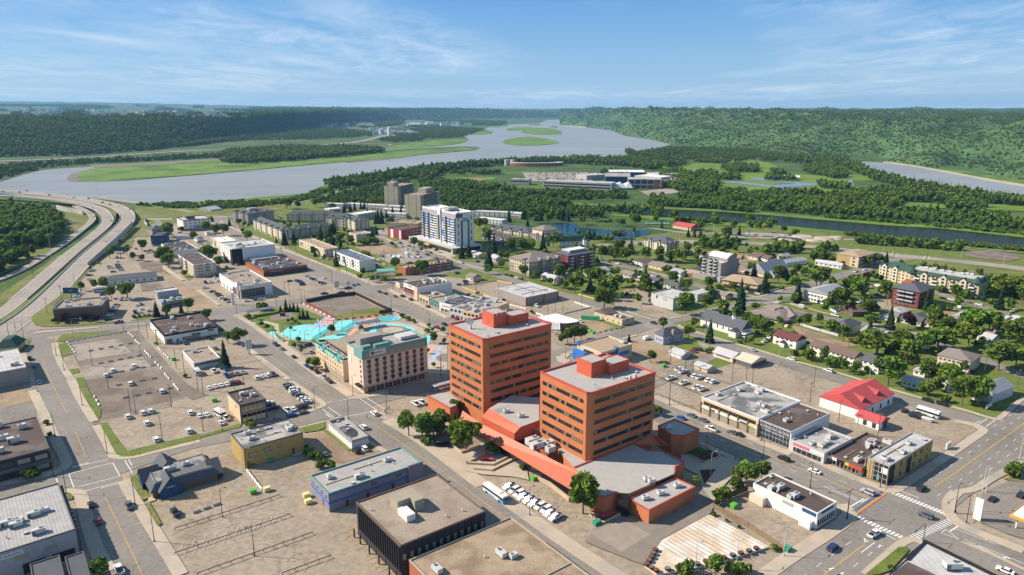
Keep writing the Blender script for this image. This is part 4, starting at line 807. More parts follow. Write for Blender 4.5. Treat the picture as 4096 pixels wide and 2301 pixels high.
def hipwing(label,reg,L_,F_,R_,base,wall,roof,rh,gR=(),gL=(),rows=4,kind='apartment_wing',short=None,cR=8,cL=4,foot='taupe',trimc=None,ww=1.2):
    b=bld(kind,label,reg,L_,F_,R_,base,wall,roof,'hip',rh=rh,ov=.7,wR=(rows,cR,ww,1.3,1.2,b_dz(rows,reg,F_,base),2) if cR else None,wL=(rows,cL,ww,1.3,1.2,b_dz(rows,reg,F_,base),2) if cL else None,short=short,foot=(1.6,foot) if foot else None,cat='apartment building')
    for face,us in (('R',gR),('L',gL)):
        for u_ in us:
            ln=b.w if face=='R' else b.l;c=u_*ln;mb=MB();hw=2.6
            bay=MB();bay.box(c-hw+.3,c+hw-.3,-.9,0,0,b.h-.05);bay.add([(c-hw+.3,-.9,b.h-.05),(c+hw-.3,-.9,b.h-.05),(c,-.9,b.h+1.9)],[(0,1,2)])
            mb.add([(c-hw,-1.3,b.h-.2),(c,-1.3,b.h+2.1),(c+hw,-1.3,b.h-.2),(c-hw,3.6,b.h-.2),(c,5,b.h+2.1),(c+hw,3.6,b.h-.2)],[(0,1,4,3),(1,2,5,4)])
            for q,nm,mt in ((bay,'bay',W[trimc or wall]),(mb,'dormer_roof',RF[roof])):
                o=q.build(nm,mt,b.e);o.rotation_euler=(0,0,0 if face=='R' else-math.pi/2)
                if face=='L':o.scale=(-1,1,1)
            me=win_mesh(1.8,1.5,'d')
            for r_ in range(rows):
                z=1.1+r_*(b.h-.6)/rows;link('balcony_door',me,b.e,(c,-.91,z) if face=='R' else (-.91,c,z),0 if face=='R' else-math.pi/2)
    return b
def b_dz(rows,reg,F_,base):
    q=place(reg,5,F_,5,base);return (q.h-.6)/rows
b=hipwing('grey four-storey gabled residence with black hip roofs at the street corner','s2',(1015,165),(1230,200),(1605,150),355,'taupe','slate',4,(.3,.7),(.3,.75),4,short='the grey gabled residence');MB().box(8,18,8,14,b.h+1,b.h+4.6).build('roof_house',W['grey'],b.e)
hipwing('long green-roofed apartment wing facing the avenue, zigzag of gables','s2',(1285,292),(1715,442),(1880,418),585,'cream','green',4,(.5,),(.12,.32,.52,.72,.9),4,short='the green-roofed wing on the avenue',cL=12,cR=2)
hipwing('green-roofed apartment wing running right behind the dark spruces','s2',14,(1885,432),(2480,358),560,'beige','green',3.6,(.15,.4,.65,.9),(),4,short='the green-roofed wing behind the spruces',cR=12,cL=0)
hipwing('rear green-roofed apartment wing with small gables, farthest from the avenue','s2',14,(1790,212),(2532,205),325,'cream','green',4,(.25,.5,.75,.95),(),4,short='the rear green-roofed wing',cR=12,cL=0)
hipwing('cream end wing of the green-roofed complex left of the low cream block','s3',(290,628),(430,668),(655,648),810,'cream','green',4,(.35,),(.5,),4,short='the end of the green-roofed complex',cR=5,cL=4)
hipwing('middle wing of the green-roofed complex with stacked balconies','s3',(0,575),(10,605),(290,640),760,'cream','green',4,(.3,.75),(),4,cR=6,cL=0)
b=bld('low_apartment','two-storey cream apartment with flat tan roof along the avenue','s2',(1985,570),(2340,712),(2545,690),825,'cream','tan',nv=18,n=0,wR=(2,3,1.6,1.2,1.2,3,3),wL=(2,9,1.6,1.4,1.2,3,3,'d'),short='the flat tan-roofed apartment',cat='apartment building');balconies(b,b.e,'L',1,[.3,.52,.9],3,1.1,3.2,3);[panel(b,b.e,'brick_panel','L',b.l*t,b.l*t+1.6,0,b.h-.8,W['peach'],.06) for t in (.15,.4,.65,.8)]
b=bld('apartment_block','white three-storey apartment with blue-black vented roof beside the dirt site','s3',(115,1100),(495,1240),(715,1205),1405,'white','bluedk',nv=22,n=0,wL=(3,10,1.3,1.2,1.2,2.8,3,'d'),short='the blue-black-roofed apartment',cat='apartment building');balconies(b,b.e,'L',2,[.25,.58,.8],4,1.2,3.4,2.8)
b=bld('apartment_block','small pinkish three-storey block beside the round green hedge','s3',(340,830),(450,862),(645,832),975,'pink','grey',nv=6,wL=(3,3,1.2,1.2,1.2,2.8,3),wR=(3,2,1.6,1.2,1.2,2.8,4),cat='apartment building');panel(b,b.e,'cladding','R',b.w*.7,b.w,0,b.h-.8,W['brown'],.08)
b=bld('red_apartment','dark red three-storey apartment with white window bays and brown roof','s3',(935,760),(1105,798),(1370,748),935,'red','brown',nv=8,wR=(3,4,1.8,1.3,1.2,3,8,'f'),short='the dark red apartment',cat='apartment building');balconies(b,b.e,'R',3,[.55,.75,.93],3,1.2,1.2,3);panel(b,b.e,'white_panel','L',1,4,0,b.h-.8,W['white'],.08);panel(b,b.e,'white_panel','L',b.l*.6,b.l*.8,0,b.h-.8,W['white'],.08)
b=bld('brick_apartment','low orange-brick apartment with long tan roof and cream panels','s3',(1050,1312),(1165,1350),(1865,1250),1455,'brick','tan',nv=16,wR=(3,12,1.5,1.6,.8,2.6,3,'p'),short='the orange-brick apartment',cat='apartment building');balconies(b,b.e,'R',3,[.45,.68,.88],3.2,1.3,.9,2.6)
# condominium tower
b=bld('condo_tower','tall white condominium tower with grey and bright blue panels over a glass podium','s3',(1393,452),(1890,552),(2170,530),1112,'white','white',par=1.2,n=2,nv=10,short='the blue and white tower',cat='tower')
hh=b.h;panel(b,b.e,'cladding','L',0,b.l,hh-6.5,hh-1.4,W['grey'],.1);panel(b,b.e,'cladding','R',0,b.w*.38,hh-5,hh-1.3,W['dgrey'],.1)
nf=12;dz=(hh-8)/nf
for r_ in range(nf-1):
    z=6.5+r_*dz
    for lo,hi in ((.02,.38),(.50,.98)):panel(b,b.e,'window_row','L',b.l*lo,b.l*hi,z+.9,z+2.1,M_glass,.05)
for u0,u1,z0,z1 in ((.88,.92,.68,.86),(.84,.88,.5,.64),(.68,.7,.62,.8),(.72,.74,.7,.84),(.9,.92,.56,.66),(.66,.69,.2,.34),(.8,.82,.16,.3),(.74,.76,.12,.24),(.16,.2,.62,.84),(.14,.18,.4,.5),(.34,.36,.64,.8),(.38,.4,.7,.82),(.36,.4,.36,.5),(.3,.32,.22,.4),(.16,.19,.18,.32),(.08,.1,.5,.62),(.06,.1,.08,.16)):
    panel(b,b.e,'blue_panel','L',b.l*u0,b.l*u1,hh*z0,hh*z1,W['blue'],.14)
balconies(b,b.e,'L',11,[.03,.29,.52,.82,.97],3.4,1.5,7,dz,W['dgrey'])
MB().box(-1.4,0,b.l*.42,b.l*.5,4,hh+1.5).build('lift_shaft',W['white'],b.e);MB().box(-1.5,-1.4,b.l*.435,b.l*.485,8,hh-5).build('shaft_glazing',M_glass,b.e);MB().box(4,16,b.l*.3,b.l*.45,hh,hh+2.4).build('roof_house',W['grey'],b.e)
panel(b,b.e,'cladding','R',b.w*.28,b.w*.75,6,hh-8,W['dgrey'],.12);panel(b,b.e,'cladding','R',b.w*.38,b.w*.65,6,hh-9,W['white'],.2);windows(b,b.e,'R',(5,2,.8,4,9,7,3,'d'));sign(b,b.e,'R',b.w*.52,hh-6.5,'SAWRIDGE' if 0 else '',1,M_black,(7,1.0,W['dgrey']))
MB().box(-9,b.w+5,-7,b.l+14,0,5.2).build('podium',W['lgrey'],b.e);mb=MB();mb.box(-9.1,-9,-5,b.l+12,.6,4.2);mb.box(-7,b.w+3,-7.1,-7,.6,4.2);mb.build('podium_glazing',M_glass,b.e);MB().box(-9.4,-9,-7.4,b.l+14,4.3,5.6).build('podium_fascia',W['concrete'],b.e)
def slabtower(label,short,reg,L_,F_,R_,base,rh_):
    b=bld('concrete_tower',label,reg,L_,F_,R_,base,'concrete','gravel',trim='concrete',par=.5,nv=6,wL=(11,2,.8,1.3,2,3.0,6,'d'),short=short,cat='apartment tower')
    m=MB();m2=MB()
    for r_ in range(12):
        z=1.2+r_*(b.h-2)/12;m.box(5,b.w-6,-1.2,0,z,z+.8);m2.box(5,b.w-6,-.05,0,z+.9,z+2.5)
    m.box(3.6,5,-1.8,0,0,b.h+.5);m.box(b.w-6,b.w-4.6,-1.8,0,0,b.h+.5);m.box(b.w-4,b.w,-1.2,0,0,b.h)
    m.build('balcony_rows',W['concrete'],b.e);m2.build('balcony_glazing',M_glass,b.e);MB().box(rh_[0]*b.w,rh_[1]*b.w,b.l*.3,b.l*.8,b.h-.4,b.h+5.5).build('roof_house',W['concrete'],b.e);return b
T2=slabtower('beige concrete apartment tower nearer the avenue, front of the pair','the front concrete tower','s3',(1160,282),(1378,296),(1625,236),640,(.55,.95))
T1=slabtower('beige concrete apartment tower with roof antennas, rear of the pair','the rear concrete tower','s3',(848,166),(1048,172),(1290,120),T2.h,(.02,.3))
m=MB();[m.cyl(2+i*3.1,3+(i*5)%7,T1.h,T1.h+9,.12,n=5) for i in range(5)];m.build('antennas',M_metal,T1.e)
b=bld('service_block','low tan concrete annex at the foot of the concrete towers','s3',26,(900,690),(1340,705),6,'concrete','tan',n=3);bld('service_block','small grey concrete pavilion beside the rear concrete tower','s3',10,(875,640),(1050,640),7,'grey','grey',n=2)
for i,(x0,y0,x1,y1,lab) in enumerate(((0,412,270,422,'pale terraced row, leftmost under the river woods'),(290,410,560,425,'pale terraced row, second from the left under the woods'),(560,425,860,440,'pale terraced row just left of the rear concrete tower'),(870,445,1165,460,'pale terraced row between the two concrete towers'),
      (795,490,1165,508,'grey terraced row with balconies in front of the rear tower'),(820,548,1165,565,'low pale terraced row nearest the front concrete tower'),(2140,520,2700,545,'pale terraced row right of the blue and white tower'),(2175,615,2560,655,'lower terraced row right of the blue and white tower'),(2660,545,2830,560,'short terraced block at the far right of the rows'))):
    bld('row_house',lab,'s3',11,(x0,y0),(x1,y1),6.2,'lgrey','white',wR=[(1,8,1,1.4,3.9,0,2,'d'),(1,8,1.2,1.8,.6,0,2.5,'d')],nv=3,snap=False,cat='terrace',group='pale terraced rows below the river woods')
for x0,y0,x1,y1,dpt,lab in ((410,555,760,505,18,'white-roofed walk-up block beside the row of spruces'),(0,480,240,460,16,'white-roofed walk-up block at the left of the terraces')):
    bld('walk_up_block',lab,'s3',dpt,(x0+60,y0+15),(x1,y1+20),8,'lgrey','white',wR=(2,6,2,1.8,1,3.2,3,'d'),snap=False,cat='apartment building')
for x0,y0,x1,y1,lab in ((190,525,400,518,'low white shed row behind the leafy lane'),(500,560,590,548,'small white gabled garage beside two round trees'),(635,470,690,465,'small white shed between the round trees')):
    bld('garage',lab,'s2',8,(x0,y0),(x1,y1),3.5,'white','lsh','gx',rh=1,cat='garage')
bld('pump_house','lone grey-roofed utility building on the river meadow','s2',(612,110),(700,145),(798,118),165,'lgrey','lsh','gx',rh=3,wR=(1,3,1,1,1,0,2),cat='utility building',short='the riverside utility building')
# gas station by the avenue, retail row
def canopy(name,label,reg,L_,F_,R_,h,top,edge,posts=4,thick=.9,pump=True,under=None):
    b=place(reg,L_,F_,R_,h);e=empty(name,b.loc,b.ang);tag(e,label,'fuel canopy');b.e=e
    MB().box(.2,b.w-.2,.2,b.l-.2,h-thick,h-.1).build('canopy_roof',top,e);m=MB();m.ring(b.w,b.l,h-thick,h+.1,.2);m.build('canopy_fascia',edge,e)
    for i in range(posts):MB().box(-.2,.2,-.2,.2,0,h-thick).build('post',M_frame,e,(b.w*(.2+.6*(i%2)),b.l*(.15+.7*(i//2)/max(1,(posts-1)//2)),0))
    if pump:
        for i in range(2):MB().box(-.4,.4,-.8,.8,0,1.8).build('pump',M_frame,e,(b.w*.5,b.l*(.3+.4*i),0))
    return b
canopy('fuel_canopy','green and yellow edged fuel canopy at the avenue corner','s3',(672,1430),(1000,1447),(1035,1405),5.5,RF['dark'],gloss('canopy_yellow',(.55,.55,.03),.5))
bld('kiosk','small teal-roofed station shop behind the fuel canopy','s3',8,(770,1400),(1005,1385),4,'white','teal','gx',rh=1.5,cat='shop')
b=bld('retail_block','two-storey white retail block with red and teal shopfront at the avenue corner','t3',(1470,185),(1700,260),(2265,198),440,'white','brown',par=.8,n=9,nv=4,short='the two-storey retail block');panel(b,b.e,'red_fascia','L',5,b.l,3.0,4.6,W['red'],.5);panel(b,b.e,'shopfront','L',5,b.l-1,.3,2.9,M_glassl,.1)
panel(b,b.e,'cream_bay','L',0,5,0,b.h,W['peach'],.35);panel(b,b.e,'glazing','L',5.5,b.l-1,4.8,6.2,M_glass,.15);sign(b,b.e,'L',b.l*.55,b.h-1,'',.6,M_frame,(b.l*.3,1.1,W['teal']))
bld('pink_shop','small salmon-pink corner shop left of the white retail block','t3',(1400,165),(1440,190),(1560,165),265,'pink','dark',cat='shop')
for L_,F_,R_,wall,roof,lab,sh,nn in (((1715,345),(1865,405),(2120,365),'sand','gravel','small sand-coloured shop with black awnings in the avenue row',None,3),((1868,405),(2038,468),(2410,405),'teal','gravel','teal-fronted shop in the avenue row',None,1),
      ((2040,455),(2212,512),(2532,410),'white','dark','shop with tall white signboard and red lettering strip','the white-board shop',1),((2212,512),(2400,580),('t4',470,330),'lgrey','patch','two-storey shop with white and glass front, middle of the avenue row',None,3),
      (('t4',50,495),('t4',240,560),('t4',615,385),'peach','grey','two-storey peach-coloured shop at the near end of the avenue row','the peach shop',4)):
    b=bld('shop',lab,'t3',L_,F_,R_,5 if wall in ('sand','teal') else 6.5 if wall=='white' else 7.5,wall,roof,n=nn,nv=3,wL=(1,3,3,2,.4,0,3,'curtain'),cat='shop',short=sh)
    if b.h>7:windows(b,b.e,'L',(1,4,2,1.5,4.6,0,2,'d'))
    if wall=='white':panel(b,b.e,'red_strip','L',b.l*.3,b.l*.8,4,4.6,W['red'],.1)
    if wall=='teal':panel(b,b.e,'signboard','L',1,b.l-1,3,4.4,W['dgreen'] if 0 else W['green'],.1)
b=bld('warehouse','large grey block warehouse with pale ribbed flat roof and brick corners','t4',(465,185),(915,325),(1405,235),452,'taupe','lgrey',trim='lgrey',par=.3,nv=10,short='the grey warehouse',cat='warehouse')
m=MB();z=b.h-.24
for x0,y0,x1,y1 in ((.1,.25,.9,.26),(.5,.3,.51,.95),(.2,.6,.8,.61),(.75,.1,.76,.6)):m.box(b.w*x0,b.w*x1+.2,b.l*y0,b.l*y1+.2,z,z+.25)
m.build('roof_pipes',M_vent,b.e);panel(b,b.e,'brick_corner','R',0,1.5,0,b.h-.3,W['brick'],.05);panel(b,b.e,'brick_corner','R',b.w-1.5,b.w,0,b.h-.3,W['brick'],.05);panel(b,b.e,'brick_corner','R',b.w*.5,b.w*.58,0,b.h-.6,W['brick'],.05)
# fan-shaped convenience store
e=empty('convenience_store',G((1180,735),0,'t4'));tag(e,'fan-shaped corner store with cream roof and striped red, green and orange edge','convenience store');LM.append(('the fan-shaped corner store',G((1400,640),0,'t4'),15))
pts=[(1070,612),(1350,556),(1690,655),(1660,680),(1500,700),(1330,690),(1200,662)]
slab(e,'wall','t4',pts,5.0,0,RF['white'],W['brown']);slab(e,'stripe_green','t4',[(1066,611),(1350,552),(1696,654),(1664,683),(1500,704),(1328,694),(1197,665)],4.0,3.6,W['green']);slab(e,'stripe_orange','t4',[(1066,611),(1350,552),(1696,654),(1664,683),(1500,704),(1328,694),(1197,665)],3.55,3.2,gloss('stripe_orange',(.6,.15,.03),.5))
canopy('fuel_canopy','white fuel canopy with red edge in front of the fan-shaped store','t4',(1290,650),(1285,790),(1412,790),5,RF['lgrey'],W['white'],thick=.8)
b=bld('office','small tan office with a brown monopitch clerestory beside the green container','t4',(1950,510),(2310,648),(2490,605),738,'sand','gravel',n=2,wL=(1,5,.8,1.2,.8,0,3),short='the small tan office');pitched(9,12,b.h,2.6,'gx',.3,0,b.l-12).build('clerestory_roof',RF['brownsh'],b.e);sign(b,b.e,'R',b.w*.45,b.h-1.2,'000',.9,M_frame,(2.6,1.1,W['navy']))
b=bld('bank','tan two-storey bank with bright blue trim blocks and gravel roof','t4',(1672,988),(2003,1122),(2440,992),8,'sand','tan',trim='cream',n=1,wL=(1,4,3,3,3.4,0,7,'curtain'),wR=(1,2,5,4,2.5,0,4,'curtain',(),1,14),short='the blue-trimmed bank')
MB().box(-3,.3,b.l-9,b.l+.5,0,5).build('blue_entry',W['blue'],b.e);MB().box(-1,1,b.l-2,b.l+1.5,b.h,b.h+.6).build('blue_cap',W['blue'],b.e);MB().box(b.w*.48,b.w*.54,-.5,2,0,b.h+.4).build('blue_fin',W['blue'],b.e);panel(b,b.e,'blue_sign','R',b.w*.6,b.w*.9,3.2,4.8,W['blue'],.4)
b=bld('community_hall','pale grey windowless hall with white roof at the residential corner','t5',(345,262),(700,338),(1005,278),515,'lgrey','lgrey',trim='grey',nv=5,short='the pale grey hall',cat='hall');panel(b,b.e,'logo_panel','L',6,9.5,b.h-3.2,b.h-1,W['bluegrey'],.08);panel(b,b.e,'window','L',14,15.4,b.h-3,b.h-1,M_glass,.08)
bld('hall_annex','lower grey annex on the right side of the pale grey hall','t5',(880,235),(1050,285),(1205,215),385,'lgrey','lgrey',trim='grey')
b=bld('church','long white church with dark grey gable roof and a small bell turret, under repair','t5',(1050,640),(1690,800),(1820,752),905,'white','slate','gy',rh=5,ov=.4,wL=(1,6,.7,1.8,2,0,5,'d'),wR=(1,2,1.2,2,1.2,0,3,'d'),short='the long white church',cat='church')
MB().cyl(0,0,0,2.4,1.5,n=6).build('bell_turret',W['white'],b.e,(b.w*.5,b.l*.3,b.h+4));MB().cyl(0,0,0,1.8,1.9,.1,n=6).build('turret_roof',RF['slate'],b.e,(b.w*.5,b.l*.3,b.h+6.4));q=MB();q.box(-4.5,0,1,6,0,4);q.build('porch',W['white'],b.e);pitched(4.5,5,4,1.6,'gx',.3,-4.5,1).build('porch_roof',RF['slate'],b.e)
b=bld('house','tall pale blue house with dark cross-gabled roof and stone chimney','t5',(402,842),(556,886),(875,838),1012,'bluegrey','slate','hip',rh=3.4,wR=(2,5,1,1.2,1.6,3,2),wL=(2,3,.9,1.2,1.6,3,2),short='the pale blue house',cat='house');MB().box(b.w*.42,b.w*.5,-1,.5,0,b.h+3).build('chimney',W['taupe'],b.e)
b=bld('garage','pale grey-blue double garage with light shingle roof beside the bare dirt lot','t5',(640,1110),(822,1168),(952,1118),1225,'bluegrey','lightsh','gy',rh=1.8,cat='garage',short='the grey-blue garage',group='garages');[panel(b,b.e,'garage_door','L',1+k*4,4.4+k*4,.1,2.3,W['white'],.06) for k in range(2)]
bld('house','long grey-shingled cream house beside the bright lawn','t5',(1290,1110),(1560,1205),(1690,1155),1270,'cream','lightsh','gy',rh=2.4,wL=(1,5,1.4,1.1,1.3,0,3),cat='house',short='the grey-shingled house')
bld('house','dark slate-blue house with pale tan metal roof on the residential street','t5',(1620,1200),(1830,1280),(2030,1200),1350,'dgrey','tanm','gy',rh=2.2,wL=(1,1,1.4,1.4,1.2,0,3),cat='house',short='the tan-metal-roofed house')
bld('garage','small beige garage with grey shingle roof behind the pickup row','t5',(1020,1290),(1195,1365),(1305,1325),1425,'beige','lightsh','gy',rh=1.4,cat='garage',short='the small beige garage',group='garages')
b=bld('townhouse','white two-storey townhouse with dark maroon gable roof and gabled porch','t5',(2143,868),(2478,958),(2590,900),1082,'white','maroon','gy',rh=2.8,wL=(2,4,1.6,1.2,1.2,2.8,3),cat='house',short='the maroon-roofed townhouse');MB().box(-2.2,0,b.l*.42,b.l*.6,0,2.8).build('porch',W['white'],b.e);pitched(2.4,b.l*.2,2.8,1.2,'gx',.2,-2.3,b.l*.41).build('porch_roof',RF['maroon'],b.e)
b=bld('office','wide brown hip-roofed office with sunken rooftop court','t5',(1758,530),(2288,665),(2640,575),712,'beige','shingle','hip',rh=3.4,ov=1.2,wL=(1,9,2.4,1.8,.8,0,4,'d'),short='the brown hip-roofed office');MB().box(b.w*.35,b.w*.75,b.l*.45,b.l*.75,b.h+2.2,b.h+3.6).build('roof_court',RF['gravel'],b.e)
b=bld('inn','two-storey tan inn with wide brown hip roof and brick veranda','s5',(1085,1132),(1560,1228),(1618,1140),1335,'beige','tan','hip',rh=3.2,ov=1,wL=(2,9,1.6,1.3,1.2,3,3),short='the brown-roofed inn');MB().box(-3,0,0,b.l,2.9,3.2).build('veranda_roof',RF['tan'],b.e);m=MB();[m.box(-2.8,-2.4,y,y+.4,0,2.9) for y in range(2,int(b.l),4)];m.build('veranda_posts',W['brick'],b.e)
b=bld('apartment_tower','grey six-storey apartment with white barrel-vault roof over its end','s5',(745,866),(1030,916),(1282,862),1178,'taupe','white',nv=4,wL=(6,6,1.2,1.3,4,2.8,3,'f'),wR=(4,3,.9,1.2,8,3,8),short='the barrel-roofed apartment',cat='apartment building');balconies(b,b.e,'L',5,[.3,.55,.9],3.2,1.2,4,2.8,W['dgrey'])
m=MB();x0,x1=b.w*.35,b.w*.85;cx_,rr_=(x0+x1)/2,(x1-x0)/2;nn=12
v=[(cx_-rr_*math.cos(math.pi*k/nn),y,b.h+2.4+rr_*.55*math.sin(math.pi*k/nn)) for y in (-.3,b.l+.3) for k in range(nn+1)]
m.add(v,[(k,k+1,nn+2+k,nn+1+k) for k in range(nn)]);m.build('barrel_roof',RF['white'],b.e);m=MB();m.box(x0,x1,0,b.l,b.h-.3,b.h+2.4);m.add([(q[0],-.25,q[2]) for q in v[:nn+1]]+[(x1,-.25,b.h),(x0,-.25,b.h)],[tuple(range(nn+3))[::-1]]);m.build('vault_wall',W['taupe'],b.e);MB().box(-4,b.w,-3,0,0,4.2).build('podium',W['grey'],b.e);MB().box(-7,0,2,b.l+8,0,4).build('podium',W['taupe'],b.e)
b=bld('church','cream church with steep grey gable roofs on bare ground','s5',(1500,1010),(1690,1080),(1960,990),1130,'cream','lsh','gx',rh=8,ov=.4,short='the cream church',cat='church');bld('church_hall','lower grey-roofed wing beside the cream church','s5',(1690,1060),(1800,1090),(2080,1060),1130,'cream','lsh','gx',rh=3,cat='church hall')
b=hipwing('tan four-storey apartment with large brown hip roof beside the pond trees','s4',(285,832),(600,902),(1085,832),1100,'sand','shingle',5,(.35,.62,.9),(.25,),4,short='the brown-hipped apartment',cR=9,cL=8,foot='grey',trimc='taupe');panel(b,b.e,'base_cladding','R',0,b.w,0,b.h*.62,W['taupe'],.05);panel(b,b.e,'base_cladding','L',b.l*.75,b.l,0,b.h*.6,W['taupe'],.05)
b=bld('red_condo','dark red condominium with white balconies, mansard roof and sunken white roof well','s4',(902,762),(1170,812),(1565,752),1010,'dred','slate','hip',rh=2.8,wR=(4,8,1.6,1.4,1.2,2.8,2),wL=(4,3,1.6,1.4,1.2,2.8,2),short='the red and white condominium',cat='apartment building');balconies(b,b.e,'R',4,[.12,.5,.85],3.4,1.4,1,2.8,M_frame,M_frame);m=MB();m.ring(b.w*.62,b.l*.5,b.h+.5,b.h+3.3,.4,x0=b.w*.19,y0=b.l*.25);m.box(b.w*.19,b.w*.81,b.l*.25,b.l*.75,b.h+1,b.h+2.9,0);m.build('roof_well',W['white'],b.e)
b=hipwing('turreted brown stone condominium beside the pond','s4',(555,490),(830,528),(1155,500),612,'taupe','shingle',3,(.3,.7),(.5,),3,short='the turreted brown condominium',cR=8,cL=5);MB().box(b.w*.05,b.w*.75,4,b.l-2,b.h,b.h+5.5).build('upper_storey',W['cream'],b.e);pitched(b.w*.7,b.l-6,b.h+5.5,4,'hip',1,b.w*.05,4).build('upper_roof',RF['shingle'],b.e)
b=bld('office','white building with green hip roof and a pointed corner turret by the pond','s4',(1050,592),(1060,602),(1480,590),690,'white','dgreen','hip',rh=5,wR=(2,6,1,1.2,1,3,3),snap=False,short='the green-turreted building');MB().cyl(0,0,0,b.h+2,2.4,n=8).build('turret',W['white'],b.e,(b.w*.82,-1.5,0));MB().cyl(0,0,0,4.5,3,.05,n=8).build('turret_roof',RF['dgreen'],b.e,(b.w*.82,-1.5,b.h+2))
b=bld('apartment_block','dark grey balconied apartment with brown roof left of the pond condos','s4',(-60,440),(272,565),(440,540),685,'dgrey','brown',nv=14,wL=(3,9,1.5,1.2,1.2,2.8,3,'p'),wR=(3,2,1.2,1.2,1.2,2.8,3),short='the dark grey apartment',cat='apartment building');balconies(b,b.e,'L',3,[.15,.5,.85],4,1.4,1,2.8)
hipwing('pale yellow gabled residence with slate roofs above the dark grey apartment','s4',22,(20,400),(590,470),6,'cream','slate',4,(.1,.3,.55,.8),(),2,short='the pale yellow residence',cR=12,cL=0)
b=hipwing('cream four-storey apartment with dark hip roof near the parkway','s5',('s4',2205,582),(240,632),(440,605),748,'cream','slate',5,(.3,.7),(.35,.75),4,short='the dark-hipped cream apartment',cR=5,cL=6,foot=None)

# ---------------------------------------------------------------- buildings, near side
# Provincial complex: two orange brick towers over one podium
M_brick=mat('orange_brick',(.52,.178,.074),.08,.2,.85,c2=(.45,.15,.062),c2s=.07,c2lo=.5,c2hi=.68,fine=.12,lines=('Z',.55,.10));M_redrib=mat('red_ribbed_metal',(.60,.155,.085),.05,.3,.55,lines=('X',.9,.22));M_redribz=mat('red_metal_cladding',(.58,.12,.06),.05,.3,.6,lines=('DIAGONAL',.55,.25))
M_coping=gloss('red_coping',(.50,.085,.06),.5);M_roofg=mat('membrane_roof',(.40,.375,.345),.06,.3,.9,c2=(.27,.26,.25),c2s=.07,c2lo=.6,c2hi=.68,fine=.1)
M_blind=gloss('window_blind',(.20,.17,.09),.5);M_dkwin=gloss('dark_band_glass',(.018,.018,.02),.1,spec=.7)
pe=empty('provincial_building',G((1795,550),0,'u4'));tag(pe,'orange brick government complex with two flat-roofed towers and a red metal arcade roof','office building')
LM.append(('the brick tower complex',G((1400,420),7,'u4'),45))
def tower(F_,L_,R_,h,pent,nm,strips,z0,dz):
    b=place('u3',L_,F_,R_,h);t=empty(nm,b.loc-pe.location,b.ang);t.parent=pe;b.e=t
    c=1.3;m=MB();m.prism([(c,0),(b.w,0),(b.w,b.l),(0,b.l),(0,c)],0,h-.8);m.build('tower_wall',M_brick,t)
    m=MB();m.prism([(c+.5,.5),(b.w-.5,.5),(b.w-.5,b.l-.5),(.5,b.l-.5),(.5,c+.5)],h-.8,h-.72);m.build('tower_roof',M_roofg,t)
    m=MB();m.box(c,b.w+.1,-.1,.4,h-.8,h);m.box(-.1,.4,c,b.l+.1,h-.8,h);m.box(b.w-.4,b.w+.1,.4,b.l,h-.8,h);m.box(.4,b.w-.4,b.l-.4,b.l+.1,h-.8,h)
    m.add([(c,-.1,h),(c+.3,.4,h),(.4,c+.3,h),(-.1,c,h),(c,-.1,h-.8),(-.1,c,h-.8)],[(0,1,2,3),(5,4,0,3)]);m.build('parapet',M_coping,t)
    rr=random.Random(int(h))
    for k in range(strips):
        z=z0+k*dz
        for face,ln in (('R',b.w),('L',b.l)):
            mb=MB();a,e_=3,ln-1.6;mb.box(a,e_,-.10,-.0,z,z+1.5,0)
            x=a+.2
            while x<e_-1.5:
                if rr.random()<(.3 if face=='L' else .15):mb.box(x,x+1.25,-.13,-.10,z+.15,z+1.4,1)
                mb.box(x+1.4,x+1.5,-.14,-.10,z,z+1.5,2);x+=1.5
            o=mb.build('window_band',(M_dkwin,M_blind,M_vent),t);
            if face=='L':o.rotation_euler=(0,0,math.pi/2);o.scale=(1,-1,1)
    (x0,x1,y0,y1,hh),(x2,x3,y2,y3,h2)=pent
    MB().box(x0*b.w,x1*b.w,y0*b.l,y1*b.l,h-.8,h+hh).build('penthouse',M_redribz,t);MB().box(x2*b.w,x3*b.w,y2*b.l,y3*b.l,h-.8,h+h2).build('penthouse',M_redribz,t)
    for X0,X1,Y0,Y1,H_ in ((x0,x1,y0,y1,hh),(x2,x3,y2,y3,h2)):
        MB().box(X0*b.w+.3,X1*b.w-.3,Y0*b.l+.3,Y1*b.l-.3,h+H_,h+H_+.05).build('penthouse_roof',M_roofg,t)
        m=MB();m.ring((X1-X0)*b.w,(Y1-Y0)*b.l,h+H_,h+H_+.25,.3,x0=X0*b.w,y0=Y0*b.l);m.build('penthouse_coping',M_coping,t)
    for i in range(5):link('roof_vent',unit_mesh(2+i%2),t,(rr.uniform(3,b.w-3),rr.uniform(3,b.l*.25),h-.72))
    return b
TA=tower((862,460),(530,325),(1455,320),40.7,((.36,.56,.42,.74,5.6),(.56,.86,.36,.62,3.6)),'office_tower',8,7.2,4.05)
TB=tower((1797,942),(1362,745),(2392,755),34.4,((.34,.56,.42,.72,5.2),(.56,.86,.34,.60,3.4)),'office_tower',6,8.6,4.15)
t=TA.e;m=MB();n=14;R0=1.9
v=[(0,0,0)]+[(.35*r_*r_,r_*R0*math.cos(2*math.pi*k/n),r_*R0*math.sin(2*math.pi*k/n)) for r_ in (.5,1) for k in range(n)]
m.add(v,[(0,1+(k+1)%n,1+k) for k in range(n)]+[(1+k,1+(k+1)%n,1+n+(k+1)%n,1+n+k) for k in range(n)]);d=m.build('satellite_dish',M_frame,t,(4.2,TA.l*.62,43.4));d.rotation_euler=(0,-.35,R(50));MB().box(-.5,.5,-.5,.5,0,1.8).build('dish_mount',M_metal,t,(4.6,TA.l*.62,39.9))
